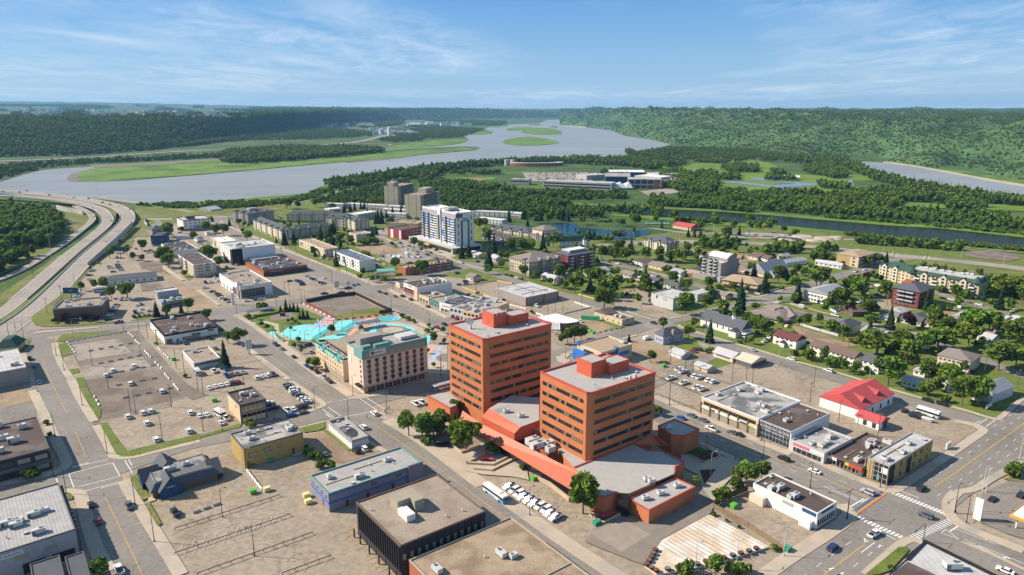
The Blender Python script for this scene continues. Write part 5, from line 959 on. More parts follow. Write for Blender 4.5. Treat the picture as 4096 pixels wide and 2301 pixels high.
for X,Y,H_ in ((2.2,2.5,9),(TA.w*.55,TA.l*.6,8)):MB().cyl(0,0,0,H_,.1,n=5).build('antenna',M_metal,t,(X,Y,39.9))
for k in range(6):MB().box(-.2,.2,-.15,.15,0,2.2).build('panel_antenna',M_frame,t,(TA.w*(.37+.035*k),TA.l*(.42 if k%2 else .75),45.5))
MB().cyl(0,0,0,6,.08,n=5).build('antenna',M_metal,TB.e,(3,3,33.6));[MB().box(-.5,.5,-.4,.4,0,1.3).build('roof_box',M_metal,TB.e,(TB.w*(.66+.08*k),2.2,33.7)) for k in range(2)]
def P7(nm,pts,z1=6.9,z0=0,top=M_roofg,side=M_brick,reg='u4'):return slab(pe,nm,reg,pts,z1,z0,top,side)
P7('podium',[(1665,605),(2190,395),(2330,457),(2440,455),(2643,560),(2558,602),(2558,655),(2150,832),(2050,826),(1935,870),(1850,852),(1760,690)],6.8)
P7('library_block',[(170,650),(385,770),(865,525),(655,432)],5.2,reg='v4');P7('corner_pavilion',[(265,985),(480,898),(795,1030),(605,1107),(440,1097),(380,1060)],8.6,reg='u5')
P7('rear_podium',[(1120,200),(905,75),(1100,-20),(1700,-20),(1700,200),(1350,200),(1350,270)],8.6);P7('west_wing',[(358,966),(540,930),(640,1010),(600,1060),(556,1078)],6.6,reg='u3')
P7('service_roof',[(1500,420),(1240,330),(1500,300),(1800,500),(1790,552),(1665,605)],6.6)
for pts,z,reg in (([(1665,605),(2190,395),(2330,457),(2440,455),(2643,560),(2558,602),(2558,655)],6.8,'u4'),([(170,650),(385,770),(865,525),(655,432),(170,650)],5.2,'v4'),([(265,985),(480,898),(795,1030),(605,1107),(440,1097),(265,985)],8.6,'u5'),([(358,966),(556,1078),(600,1060)],6.6,'u3'),
      ([(2050,826),(1935,870),(1850,852),(1760,690)],6.8,'u4'),([(1120,200),(905,75),(1100,-20)],8.6,'u4')):
    mb=MB();l=[Vector((q[0],q[1],0)) for q in pv(pe,*[G(p,z,reg) for p in pts])];ribbon(mb,l,.5,z+.45,thick=.5);mb.build('coping',M_coping,pe)
def sloped(nm,reg,eave,ridge,ze_,zr,m):      # a sloping roof sheet between two traced edges
    a=pv(pe,*[G(p,ze_,reg) for p in eave]);c=pv(pe,*[G(p,zr,reg) for p in ridge]);n_=len(a);mb=MB()
    mb.add(a+c+[(x,y,z-.3) for x,y,z in a],[(i,i+1,n_+i+1,n_+i) for i in range(n_-1)]+[(2*n_+i,2*n_+i+1,i+1,i) for i in range(n_-1)]);return mb.build(nm,m,pe)
sloped('arcade_roof','u4',[(640,190),(835,312),(1650,806)],[(668,95),(840,215),(1772,682)],4.3,7.3,M_redrib)
a=pv(pe,*[G(p,4.0,'u4') for p in [(640,200),(835,322),(1650,812)]]);mb=MB();off=Vector((TA.u.x,TA.u.y,0))*1.6
for i in range(2):mb.add([Vector(a[i])+off,Vector(a[i+1])+off,(Vector(a[i+1])+off).to_2d().to_3d(),(Vector(a[i])+off).to_2d().to_3d()],[(0,3,2,1)])
mb.build('arcade_glazing',M_dkwin,pe)
sloped('upper_red_roof','u4',[(838,150),(1130,300)],[(905,75),(1185,240)],9.6,11.6,M_redrib)
P7('upper_red_block',[(905,75),(1185,240),(1350,180),(1350,-20),(1100,-40)],11.6,6,M_roofg,M_redribz)
a=pv(pe,*[G(p,9.6,'u4') for p in [(838,150),(1130,300)]]) ;c=pv(pe,G((1185,240),11.6,'u4'));mb=MB();mb.add([a[0],a[1],(a[1][0],a[1][1],6),(a[0][0],a[0][1],6),c[0],(c[0][0],c[0][1],6)],[(0,3,2,1),(1,2,5,4)]);mb.build('red_metal_wall',M_redribz,pe)
sloped('link_roof','u4',[(2185,395),(2500,400)],[(2360,300),(2460,380)],6.9,9.5,M_redrib)
for x,y,i in ((1290,380,1),(1330,420,1),(1440,400,0),(1450,450,0)):
    q=pv(pe,G((x,y),7.4,'u4'))[0];link('rooftop_unit',unit_mesh(i),pe,(q[0],q[1],6.7),R(35)).scale=(1.5,1.5,1.7)
for reg,x,y,z in (('v4',345,650,5.3),('v4',680,520,5.3),('v4',505,600,5.3),('u4',1060,110,11.7),('u4',1190,150,11.7),('u5',390,1010,8.7),('u4',2310,715,6.9),('u4',2350,735,6.9),('u4',1270,190,8.8)):
    q=pv(pe,G((x,y),z,reg))[0];link('rooftop_unit',unit_mesh(0),pe,(q[0],q[1],z),R(20))
P7('clerestory_glazing',[(150,575),(160,590),(655,385),(645,372)],6.7,5.0,M_dkwin,M_dkwin,'v4');P7('entrance_glazing',[(55,580),(170,590),(175,660),(60,640)],6.4,0,M_dkwin,M_dkwin,'v4')
M_mural=mat('display_panels',(.30,.10,.12),.5,1.2,.7,c2=(.05,.22,.12),c2s=.9,c2lo=.5,c2hi=.55,fine=.4)
q0,q1=[Vector(x) for x in pv(pe,G((388,880),0,'v4'),G((740,715),0,'v4'))];q2,q3=[Vector(x) for x in pv(pe,G((280,830),0,'v4'),G((378,905),0,'v4'))]
for a_,c_ in ((q0,q1),(q2,q3)):
    d=(c_-a_).normalized();nn=Vector((d.y,-d.x,0))*.35;mb=MB();mb.add([a_+nn+Vector((0,0,.4)),c_+nn+Vector((0,0,.4)),c_+nn+Vector((0,0,2.6)),a_+nn+Vector((0,0,2.6)),a_+Vector((0,0,2.6)),c_+Vector((0,0,2.6))],[(0,1,2,3),(3,2,5,4)]);mb.build('display_window',M_mural,pe)
# retaining walls and stair plaza in front
M_sand=mat('sandstone_concrete',(.50,.39,.26),.08,.3,.9,fine=.1)
def lwall(nm,label,reg,pts,h,t=.5,m=None,cat='low wall',close=False):
    P=[G(p,0,reg) for p in pts];c=sum(P,Vector((0,0,0)))/len(P);mb=MB();P=[p-c for p in P]
    P=P+[P[0]] if close else P;ribbon(mb,P,t,h,thick=h);return tag(mb.build(nm,m or M_sand,None,c),label,cat)
lwall('planter_wall','stepped sandstone planter wall pointing at the street below the arcade','u4',[(705,575),(940,590),(1100,510),(1000,470),(880,490),(705,575)],1.2,.9)
lwall('planter_wall','low outer sandstone bench wall of the sunken plaza','u4',[(770,620),(925,635),(1105,545)],1.0,1.4);lwall('planter_wall','long sandstone ramp wall behind the white pickups','u4',[(1310,700),(1450,770),(1620,905)],1.6,.6);lwall('planter_wall','second sandstone ramp wall directly under the arcade','u4',[(1330,640),(1500,740),(1640,830)],1.8,.5)
lwall('planter_wall','sandstone wall round the bushy trees by the service door','u4',[(580,425),(660,480),(820,430)],1.2,.6);lwall('planter_wall','angled sandstone planter round the red brick corner','u4',[(1800,1030),(1925,1105),(2085,1020)],1.0,.6);lwall('planter_wall','square sandstone planter beside the brick pavilion','v4',[(780,190),(960,275),(1120,215),(930,120)],.9,.5,close=True)
area('red_slope',M_coping,'u4',1800,1010,1925,1080,2070,1020,1990,950,z=.9);area('red_slope',M_coping,'u4',800,550,890,490,950,555,z=1.0)
sheet('mulch_bed',Q('v4',890,235,960,262,1110,210,1010,150),.8,MATS['red_mulch']);sheet('green_bed',Q('v4',770,185,870,228,1000,160,910,115),.8,M_shrubland)
lwall('service_ramp','dark ribbed service gate between the trees and the brick podium','u4',[(490,280),(495,425)],2.6,5.5,W['dgrey'],'gate')

# hotel: main block and lower wing
b=bld('hotel','eight-storey pinkish hotel with teal top floor at the street corner','t3',(690,1045),(895,1178),(1825,968),('u2',568),'pink','grey',trim='teal',par=.9,n=0,nv=9,short='the pink and teal hotel',cat='hotel',wR=(5,8,1.9,1.4,5.1,2.6,3.4,'ac'),wL=(5,1,1.2,1.2,5.1,2.6,0,'d',(),0,5))

panel(b,b.e,'teal_storey','R',0,b.w,b.h-4.6,b.h-.9,W['teal'],.05);panel(b,b.e,'teal_storey','L',0,b.l*.55,b.h-4.6,b.h-.9,W['teal'],.06);windows(b,b.e,'R',(1,8,3.4,2.1,b.h-4.2,0,3.0,'p'));windows(b,b.e,'L',(1,1,2.6,2.1,b.h-4.2,0,0,'p',(),0,6));panel(b,b.e,'ground_storey','R',0,b.w,0,3.6,W['olive'],.05);windows(b,b.e,'R',(1,7,4,2.4,.4,0,4,'curtain'))
sign(b,b.e,'R',8.2,b.h-2.0,'Nomad',1.7,M_black,(8.5,2.6,W['white']),proud=.2);panel(b,b.e,'sign_mark','R',4.6,6,b.h-2.8,b.h-1.2,W['dred'],.36);MB().box(3,b.w*.42,b.l*.45,b.l*.8,b.h-.5,b.h+3.6).build('penthouse',W['taupe'],b.e);MB().box(1.5,6,2,4.6,b.h-.4,b.h+1.3).build('cooling_unit',W['teal'],b.e);MB().box(8,16,2,4.4,b.h-.4,b.h+.9).build('cooling_unit',W['teal'],b.e);MB().box(b.w*.66,b.w*.92,b.l*.3,b.l*.7,b.h-.4,b.h+1.0).build('cooling_unit',W['lgrey'],b.e)
sign(b,b.e,'L',b.l-3,b.h-7.5,'',1,M_black,(2.6,3.4,W['white']));panel(b,b.e,'awning','L',1,6,3.4,4.2,W['black'],2)
b=bld('hotel_wing','cream four-storey hotel wing with teal metal eaves and a gravel roof','t3',(185,1040),(615,1290),(745,1255),('u2',412),'peach','gravel',trim='black',par=.8,nv=8,short='the cream hotel wing',cat='hotel wing',wL=(4,10,1.0,1.2,3.6,2.7,3))
m=MB();y0=0
m.add([(-.6,-.4,b.h-2),(-.6,b.l,b.h-2),(.8,b.l,b.h+.5),(.8,-.4,b.h+.5)],[(0,3,2,1)])
for yy in (.18,.72):
    c_=b.l*yy;m.add([(-1.2,c_-3,b.h-2),(-1.2,c_+3,b.h-2),(-1.0,c_,b.h+1.6),(1.6,c_,b.h+1.6)],[(0,3,2),(1,2,3)][:2]);m.add([(-1.2,c_-3,b.h-2),(-1.2,c_+3,b.h-2),(.8,c_+3,b.h+.4),(.8,c_-3,b.h+.4),(0,c_,b.h+2)],[(0,4,1),(1,4,2),(2,4,3),(3,4,0)])
m.build('metal_eaves',RF['teal'],b.e);panel(b,b.e,'shopfront','L',0,b.l*.6,.2,3,W['olive'],.1)

b=bld('jewellery_shop','pale two-storey jewellery shop with brown roof, dark awnings and lettering','u2',(488,548),(668,708),(1012,632),945,'peach','brown',trim='dgrey',par=.8,n=2,nv=4,short='the jewellery shop',wR=(1,5,1.2,1.5,5.9,0,1.6,'p'),cat='shop')

sign(b,b.e,'R',b.w/2,4.7,'CANADIAN JEWELLERS',.98,M_black)
for k in range(5):
    x=1.6+(b.w-3.2)*k/4;panel(b,b.e,'awning','R',x-.8,x+.8,2.6,3.8,W['black'],.8);panel(b,b.e,'shutter','R',x-.65,x+.65,.3,2.4,W['white'],.1)
panel(b,b.e,'cornice','R',0,b.w,b.h-1.3,b.h-.8,W['dgrey'],.2);panel(b,b.e,'corner_trim','R',-.1,.6,0,b.h-.8,W['dgrey'],.15);panel(b,b.e,'corner_trim','R',b.w-.6,b.w+.1,0,b.h-.8,W['dgrey'],.15);sign(b,b.e,'L',b.l*.3,b.h-2.6,'Jewellers',.9,M_black)
b=bld('office_block','tan brick two-storey office with dark blotchy roof and four boxy units','v2',('u2',535,1080),(715,118),('u2',1490,1062),330,'yel','patch',trim='dgrey',par=.5,n=4,nv=6,short='the tan brick office')

for x0,x1,z0,z1 in ((.08,.22,.5,.68),(.33,.43,.55,.72),(.56,.61,.58,.76)):panel(b,b.e,'window','R',b.w*x0,b.w*x1,b.h*z0,b.h*z1,M_glassl,.06);panel(b,b.e,'window_frame','R',b.w*x0-.15,b.w*x1+.15,b.h*z0-.15,b.h*z1+.15,W['black'],.04)
panel(b,b.e,'door','R',b.w*.79,b.w*.83,.3,3,M_dframe,.08);panel(b,b.e,'door','R',b.w*.04,b.w*.09,.1,2.5,W['brown'],.08);MB().box(b.w*.78,b.w*.95,-1.6,0,0,.35).build('step',M_conc,b.e)
b=bld('office_block','long white modular office with ribbed grey roof, a dark stain across it','u2',(1765,925),(2110,1165),(2300,1082),1285,'white','corr',trim='grey',par=1.2,nv=4,wL=(1,8,1.2,1.3,2.6,0,2.5,'p'),short='the white modular office');m=MB();m.cyl(0,0,0,.03,3.4,n=14);m.build('roof_stain',RF['dark'],b.e,(b.w*.45,b.l*.45,b.h-1.12)).scale=(1,1.9,1)
# pub with slate mansards
b=place('v1',(1800,150),(1935,400),('v2',470,372),2.7);e=empty('pub',b.loc,b.ang);tag(e,'dark slate-roofed pub with steep gables around a flat pale roof','pub');LM.append(('the slate-roofed pub',b.loc+b.u*b.w/2+b.v*b.l/2,b.w/2));
w_,l_=b.w,b.l;MB().box(.8,w_-.8,.8,l_-.8,0,3).build('wall',W['brown'],e);m=MB();o_=2.4;zt=5.2
c0=[(0,0),(w_,0),(w_,l_),(0,l_)];c1=[(o_,o_),(w_-o_,o_),(w_-o_,l_-o_),(o_,l_-o_)]
m.add([(x,y,2.7) for x,y in c0]+[(x,y,zt) for x,y in c1],[(i,(i+1)%4,4+(i+1)%4,4+i) for i in range(4)]);m.add([(x,y,2.7) for x,y in c0],[(3,2,1,0)]);m.build('mansard',RF['slate'],e);MB().box(o_-.3,w_-o_+.3,o_-.3,l_-o_+.3,zt-.5,zt-.1).build('flat_roof',RF['patch'],e);m=MB();m.ring(w_-2*o_,l_-2*o_,zt-.5,zt+.1,.3,x0=o_,y0=o_);m.build('parapet',W['dgrey'],e)
def gable_at(x,y,wd,dp,zh,ang_,nm='gable_roof'):
    m=MB();m.add([(-wd/2,-.8,2.7),(0,-.8,zh),(wd/2,-.8,2.7),(-wd/2,dp,2.7),(0,dp,zh),(wd/2,dp,2.7)],[(0,1,4,3),(1,2,5,4),(3,4,5)]);o=m.build(nm,RF['slate'],e,(x,y,0),ang_)
    m=MB();m.add([(-wd/2+.4,-.5,0),(wd/2-.4,-.5,0),(wd/2-.4,-.5,3),(0,-.5,zh-.5),(-wd/2+.4,-.5,3)],[(0,1,2,3,4)]);m.build('gable_front',W['navy'],e,(x,y,0),ang_)
gable_at(w_*.27,-1,8,7,7.2,0);gable_at(w_+.5,l_*.35,l_*.7,4,6.8,math.pi/2);gable_at(w_*.35,l_+3,10,9,7.6,math.pi);gable_at(-.5,l_*.75,l_*.5,6,7,-math.pi/2)
t=link('lettering',text_mesh('TAVERN',.8,M_white),e,(w_*.27,-1.65,3.9));t.rotation_euler=(math.pi/2,0,0);link('rooftop_unit',unit_mesh(1),e,(w_*.35,l_*.5,zt-.1));link('rooftop_unit',unit_mesh(0),e,(w_*.6,l_*.55,zt-.1))
MB().box(-.8,1.2,-1,l_*.2,0,.3).build('step',M_conc,e)
b=bld('office_block','long grey two-storey building with teal roof edge and bright blue trim band','v2',(1405,402),(1610,590),(2565,245),785,'blueg','corr',trim='teal',par=.6,n=3,nv=5,short='the blue-banded building',wL=(1,4,.8,1.6,4.2,0,2),wR=(1,2,2.4,1.6,4.4,0,5,'f',(),12,32))
panel(b,b.e,'blue_band','R',0,b.w,3.0,3.7,W['blue'],.12);panel(b,b.e,'blue_band','L',0,b.l,3.0,3.7,W['blue'],.12);panel(b,b.e,'blue_band','R',0,b.w,b.h-1.0,b.h-.6,W['blue'],.12);[panel(b,b.e,'door','R',x,x+1.1,.1,2.5,W['dred'],.1) for x in (6,14,24)];panel(b,b.e,'door','L',b.l*.3,b.l*.3+1,.1,2.4,W['red'],.1);panel(b,b.e,'bay','R',b.w*.84,b.w+.3,0,b.h+.6,W['blueg'],.7)
b=bld('office_block','dark brown office raised over parking with finned windows and tan gravel roof','v2',(1865,690),(2365,1135),('v3',980,700),1510,'dark','gravel',trim='brown',par=.5,nv=4,short='the dark finned office');
m=MB();n_=int(b.l/1.5);[m.box(-.45,0,.4+k*1.5,.65+k*1.5,3,b.h-.8) for k in range(n_)];m.build('window_fins',W['dark'],b.e);m=MB();[m.box(-.05,0,.8+k*1.5,1.3+k*1.5,z,z+2.2) for k in range(n_) for z in (3.6,b.h-3.8)];m.build('window_strips',M_glassl,b.e)
m=MB();[m.box(k*b.w/12-.15,k*b.w/12+.15,-.3,0,0,b.h-.8) for k in range(1,12)];m.build('wall_ribs',W['dark'],b.e);[panel(b,b.e,'window','R',b.w/12*(k+.3),b.w/12*(k+.7),b.h*.55,b.h*.55+2,M_glassl,.06) for k in range(12)]
MB().box(8,16,b.l*.55,b.l*.72,b.h-.5,b.h+3.4).build('penthouse',W['olive'],b.e);MB().box(12.5,16,b.l*.45,b.l*.55,b.h-.5,b.h+3.4).build('penthouse',W['olive'],b.e);MB().box(7.5,10.5,b.l*.32,b.l*.52,b.h-.3,b.h+1.9).build('air_handler',M_frame,b.e)
m=MB();[m.box(-1.8,-1.4,y,y+.4,0,3) for y in (b.l*t_ for t_ in (.15,.38,.6,.82,.97))];m.build('columns',W['dark'],b.e)
# big gravel-roofed building cut by the bottom edge: from three roof corners
hq=8.5;Lc,Bc,Rc=G((105,1268),hq,'v3'),G((1272,768),hq,'v3'),G((2380,1530),hq,'v3');Fc=Lc+Rc-Bc
b=Bld();b.h=hq;b.ang=A2;b.u,b.v=E2.copy(),Vector((-E2.y,E2.x,0));b.l=(Lc-Fc).dot(b.v);b.loc=Lc-b.v*b.l;b.loc.z=0;b.w=(Bc-Lc).dot(b.u)
e=empty('office_block',b.loc,A2);tag(e,'large brick building with mottled brown gravel roof at the bottom edge','building');LM.append(('the brown gravel roof',b.loc+b.u*b.w/2+b.v*b.l/2,25));
MB().box(0,b.w,0,b.l,0,hq-.5).build('wall',W['brick'],e);roof_flat(b,mat('roof_mottled',(.36,.27,.185),.12,.25,.95,c2=(.25,.175,.115),c2s=.12,c2lo=.48,c2hi=.6,fine=.3),W['concrete'],.5,e)
for x,y,i in ((4,b.l-9,1),(b.w*.62,b.l-14,1),(b.w*.68,b.l-17,0),(b.w*.3,b.l-22,3),(b.w*.5,b.l-12,2),(b.w*.45,b.l-34,0),(b.w*.6,b.l-42,1)):link('rooftop_unit' if i<2 else 'roof_vent',unit_mesh(i),e,(x,y,hq-.45),R(90*(i%2)))
MB().box(b.w*.1,b.w*.5,b.l-30,b.l-29.8,hq-.4,hq-.1).build('roof_pipe',M_metal,e);MB().box(0,b.w,b.l*.3,b.l*.3+.3,hq-.4,hq-.1).build('roof_joint',W['concrete'],e)

# left edge
b=bld('office_block','grey flat-roofed building with two-line air units and a name sign on its wall','v1',(-620,1290),(970,850),(752,262),1125,'grey','corr',trim='dgrey',par=.35,short='the grey name-sign building',n=0) if 0 else None
def leftb(nm,label,reg,F_,B_,L_,h,wall,roof,trim,short,par=.4,snap=False):      # right-hand face shows; F near corner, B far right corner, L far left of the near face
    F3,B3,L3=G(F_,h,reg),G(B_,h,reg),G(L_,h,reg);dB=B3-F3;ang=math.atan2(dB.y,dB.x)-math.pi/2;b=Bld();b.h=h;b.ang=ang;b.u=Vector((math.cos(ang),math.sin(ang),0));b.v=Vector((-b.u.y,b.u.x,0))
    b.l=dB.length;b.w=(F3-L3).dot(b.u);b.loc=F3-b.u*b.w;b.loc.z=0;e=empty(nm,b.loc,ang);tag(e,label,'building');b.e=e
    MB().box(0,b.w,0,b.l,0,h-par).build('wall',W[wall],e);roof_flat(b,RF[roof],W[trim],par,e);LM.append((short,b.loc+b.u*b.w*.7+b.v*b.l/2,b.l/2));return b
b=leftb('office_block','grey flat-roofed building with clustered air units and a name sign','v1',(970,850),(752,260),(-700,1300),9.5,'grey','corr','dgrey','the name-sign building')
sign(b,b.e,'R',b.w-18.5,b.h-1.8,'POMONA BUILDING',.95,W['navy'],(9.5,1.3,W['white']));[panel(b,b.e,'window','R',b.w-x-3.6,b.w-x,b.h*.55,b.h*.55+1.4,M_glassl,.08) for x in (5,12.5,20.5)];[panel(b,b.e,'dark_opening','R',b.w-x-6,b.w-x,.1,3.4,W['black'],.05) for x in (1,8.5)];m=MB();[m.box(b.w,b.w+1.0,y,y+.3,0,b.h-.6) for y in range(1,int(b.l),3)];m.build('wall_ribs',W['dgrey'],b.e)
for x,y,i in ((6,.5,0),(9,.48,1),(13,.45,0),(16,.46,1),(19,.44,0),(14,.38,1),(9,.14,1),(24,.42,0),(12,.2,3),(17,.22,2)):link('rooftop_unit' if i<2 else 'roof_vent',unit_mesh(i),b.e,(b.w-x,b.l*y,b.h-.33))
for (F_,B_,L_,sx,lab) in (((825,1447),(762,1180),(380,1290),3.4,'dark shingled roof building in front of the name-sign building'),((1160,1440),(1070,1135),(835,1225),3.4,'second dark shingled roof, beside the young tree at the bottom left')):
    b=leftb('shingled_building',lab,'v1',F_,B_,L_,5.5,'grey','slate','dgrey',lab.split(' in ')[0].split(',')[0]);
b=leftb('office_block','dark two-storey office with brown stained roof and boxy air units','u1',(635,940),(470,535),(-420,1215),8.6,'dark','brown','dgrey','the brown-stained roof office',.5)
[panel(b,b.e,'window','R',b.w-x-4,b.w-x,z,z+1.8,M_glassl if x%2 else M_glass,.08) for x in (1,6.5,12,17.5) for z in (1,5)];panel(b,b.e,'floor_band','R',0,b.w,3.2,4.6,W['dgrey'],.9);[link('rooftop_unit',unit_mesh(i%2),b.e,(b.w-x,b.l*y,b.h-.45)).__setattr__('scale',(1.15,1.15,1.5)) for i,(x,y) in enumerate(((6,.75),(14,.95),(15,.72),(18,.6),(12.5,.55),(10,.4),(15,.22)))]
b=leftb('warehouse','long building with pale grey roof beside the curving street','t1',(380,1150),(252,872),(-500,1330),8.4,'taupe','lgrey','concrete','the long pale-roofed building',.5);[link('rooftop_unit',unit_mesh(1),b.e,(b.w-x,b.l*y,b.h-.4)) for x,y in ((4,.2),(14,.55),(11,.75),(20,.8))]
[panel(b,b.e,'door','R',b.w-x-2,b.w-x,.1,3.2,W['lgrey'],.08) for x in (13,17)]
bld('annex','flat dark-roofed annex between the pale warehouse and the brown-roofed office','u1',10,(-300,520),(425,340),5,'taupe','dark',snap=False) if 0 else None
area('dark_yard',M_asph,'u1',0,430,440,335,470,520,0,630,z=-.01);area('sand_yard',M_dirt,'u1',0,250,350,200,430,330,0,430,z=-.01)
e=empty('corner_shop',G((130,885),0,'t1'));tag(e,'small beige shop with dark green mansard roof at the left junction','shop');q=place('t1',14,(-60,870),(235,845),4);e.location=q.loc;e.rotation_euler=(0,0,q.ang)
MB().box(0,q.w,0,14,0,4).build('wall',W['sand'],e);m=MB();m.add([(-.8,-.8,3.2),(q.w+.8,-.8,3.2),(q.w+.8,14.8,3.2),(-.8,14.8,3.2),(3,3,7.5),(q.w-3,3,7.5),(q.w-3,11,7.5),(3,11,7.5)],[(0,1,5,4),(1,2,6,5),(2,3,7,6),(3,0,4,7),(4,5,6,7)]);m.build('mansard_roof',RF['dgreen'],e);LM.append(('the green mansard shop',q.loc,10))

# avenue, right-hand side
b=bld('office_block','two-storey beige office with dark wet-looking roof along the avenue','u5',(825,602),(1560,885),(2105,652),1110,'peach','patch',trim='white',par=.7,n=7,nv=8,short='the long beige office',wL=[(1,6,4.6,1.5,4.8,0,3.6,'d'),(1,6,4.6,2.4,.3,0,3.6,'p')],cat='office building')
panel(b,b.e,'sign_band','L',0,b.l,3.1,4.1,W['white'],.25);[panel(b,b.e,'pillar','L',b.l*k/6-.3,b.l*k/6+.3,0,b.h-2.4,W['brown'],.4) for k in range(7)];panel(b,b.e,'shop_sign','L',b.l*.17,b.l*.3,3.2,4,W['navy'],.32);panel(b,b.e,'shop_sign','L',2,6,3.2,4,gloss('sign_yellow',(.6,.5,.03),.5),.32);panel(b,b.e,'shop_sign','L',b.l*.74,b.l*.82,3.2,4,W['dred'],.32)

b=bld('professional_building','glass-fronted office with brown roof and white lettering along the avenue','u5',(1575,897),(1982,1052),(2480,818),1272,'white','brown',trim='lgrey',par=.5,n=1,nv=5,short='the glass-fronted office',cat='office building');
mb=MB();mb.box(-.12,-.02,.6,b.l-.3,.2,b.h-.5);mb.build('curtain_wall',gloss('blue_glass',(.02,.035,.05),.1,spec=.7),b.e);mb=MB();[mb.box(-.2,-.12,y-.06,y+.06,.2,b.h-.5) for y in (b.l*k/9 for k in range(1,9))];[mb.box(-.2,-.12,.6,b.l-.3,z,z+.12) for z in (2.2,4.2,6.2)];mb.build('mullions',M_rail,b.e);panel(b,b.e,'blue_coping','L',0,b.l,b.h-.6,b.h,W['bluegrey'],.3)
sign(b,b.e,'L',b.l*.5,b.h-2.1,'PROFESSIONAL BUILDING',1.15,M_white,proud=.3);sign(b,b.e,'L',b.l*.5,b.h-3.4,'9908 Franklin Avenue',1.0,M_white,proud=.3)
b=bld('shop_row','low white-fronted shop with pale blotchy roof in the avenue row','v4',(1880,22),(2228,162),(2571,22),5,'lgrey','patch',n=5,nv=4,wL=(1,5,2.6,2,.5,0,2.5,'f'),short='the pale blotchy shop roof',cat='shop');panel(b,b.e,'pink_sign','L',b.l*.45,b.l-1,3.2,4.2,gloss('sign_pink',(.55,.15,.2),.5),.15);panel(b,b.e,'sign_band','L',0,b.l*.4,3.2,4.2,W['white'],.12)
b=bld('shop_row','low shop with dark brown roof and bright red and yellow sign strip','u6',(165,640),(605,805),(975,500),920,'brown','brown',n=7,nv=4,wL=(1,7,2.2,1.9,.6,0,2.5,'f'),short='the dark brown shop roof',cat='shop')
for a0_,a1_,m_ in ((.02,.36,gloss('sign_red',(.6,.06,.03),.5)),(.37,.48,MATS['sign_yellow']),(.49,.7,W['black']),(.71,.99,W['white'])):panel(b,b.e,'shop_sign','L',b.l*a0_,b.l*a1_,b.h-1.8,b.h-.7,m_,.25)
sign(b,b.e,'L',b.l*.6,b.h-1.25,'Nando',.8,M_white,proud=.34) if 0 else None
b=bld('corner_office','yellow-brown two-storey corner office with glazed end and pale flat roof','u6',(637,702),(925,787),(1440,470),1022,'yel','lgrey',trim='grey',par=.5,n=4,nv=5,short='the yellow corner office',cat='office building',wR=[(2,6,1.1,1.7,1,4,4,'d',(2,))]);
mb=MB();mb.box(-.15,-.02,.2,b.l*.72,.2,b.h-.6);mb.box(0,4,-.15,-.02,.2,b.h-.6);mb.build('corner_glazing',M_dkwin,b.e);mb=MB();[mb.box(-.25,-.15,.2+k*1.7,.35+k*1.7,.2,b.h-.6) for k in range(6)];[mb.box(-.25,-.15,.2,b.l*.72,z,z+.12) for z in (2,4,6)];mb.build('glazing_bars',M_rail,b.e);panel(b,b.e,'white_panel','L',.4,b.l*.32,b.h-3.8,b.h-1.6,W['white'],.35);panel(b,b.e,'entry_glazing','R',b.w*.4,b.w*.5,.2,b.h-1.5,M_dkwin,.1);panel(b,b.e,'green_sign','L',b.l*.38,b.l*.48,.8,3,W['teal'],.35)
b=bld('finance_office','white single-storey building with dark brown roof at the rainbow crosswalk','v4',(1455,492),(2155,797),(2372,678),965,'white','brown',par=.5,n=4,nv=10,short='the white crosswalk office',trim='white',wR=(1,8,.8,2.2,.8,0,1.2,'d'));
sign(b,b.e,'L',b.l*.12,b.h-1.0,'',.5,M_white,(b.l*.2,1.3,W['navy']));panel(b,b.e,'blank_sign','L',b.l*.36,b.l*.52,b.h-2,b.h-.9,W['grey'],.15);MB().box(-2.2,0,1,5,0,2.6).build('lean_to',W['white'],b.e);MB().box(-2.4,0,b.l*.76,b.l-.2,0,3).build('lean_to',W['cream'],b.e);sign(b,b.e,'R',b.w*.5,b.h-.9,'',.5,M_white,(b.w*.6,.8,W['navy']))
# red-roofed restaurant
b=bld('red_roof_restaurant','white restaurant with large bright red metal gable roof and four dormers','t6',(388,1012),(782,1172),(1138,1002),5.2,'white','redm','gx',rh=4.4,ov=.5,snap=True,wR=(1,4,1.3,2.2,.8,0,4,'d'),short='the red-roofed restaurant',cat='restaurant');
for fx,sd in ((.25,0),(.68,0),(.25,1),(.68,1)):
    x=b.w*fx;y=b.l*(.12 if sd==0 else .88);s_=1 if sd==0 else-1;m=MB();z0=b.h+1.3;d_=b.l*.32
    m.add([(x-2.6,y,z0),(x,y,z0+1.8),(x+2.6,y,z0),(x,y+s_*d_,b.h+3.9)],[(0,1,3),(1,2,3)] if sd==0 else [(0,3,1),(1,3,2)]);m.add([(x-2.6,y,z0-.6),(x+2.6,y,z0-.6),(x+2.6,y,z0),(x,y,z0+1.7),(x-2.6,y,z0)],[(0,1,2,3,4)]);m.build('dormer',RF['redm'],b.e)
MB().box(-3.8,4.5,-10.5,-.1,0,3.6).build('front_wing',W['white'],b.e);pitched(8.3,10.4,3.6,1.8,'gy',.5,-3.8,-10.6).build('front_wing_roof',RF['redm'],b.e);[MB().box(-3.95,-3.8,y,y+1.5,.5,2.8).build('arched_window',M_glass,b.e) for y in (-9,-5)];MB().box(-.5,3,-10.8,-10.5,0,2.8).build('doors',W['navy'],b.e)

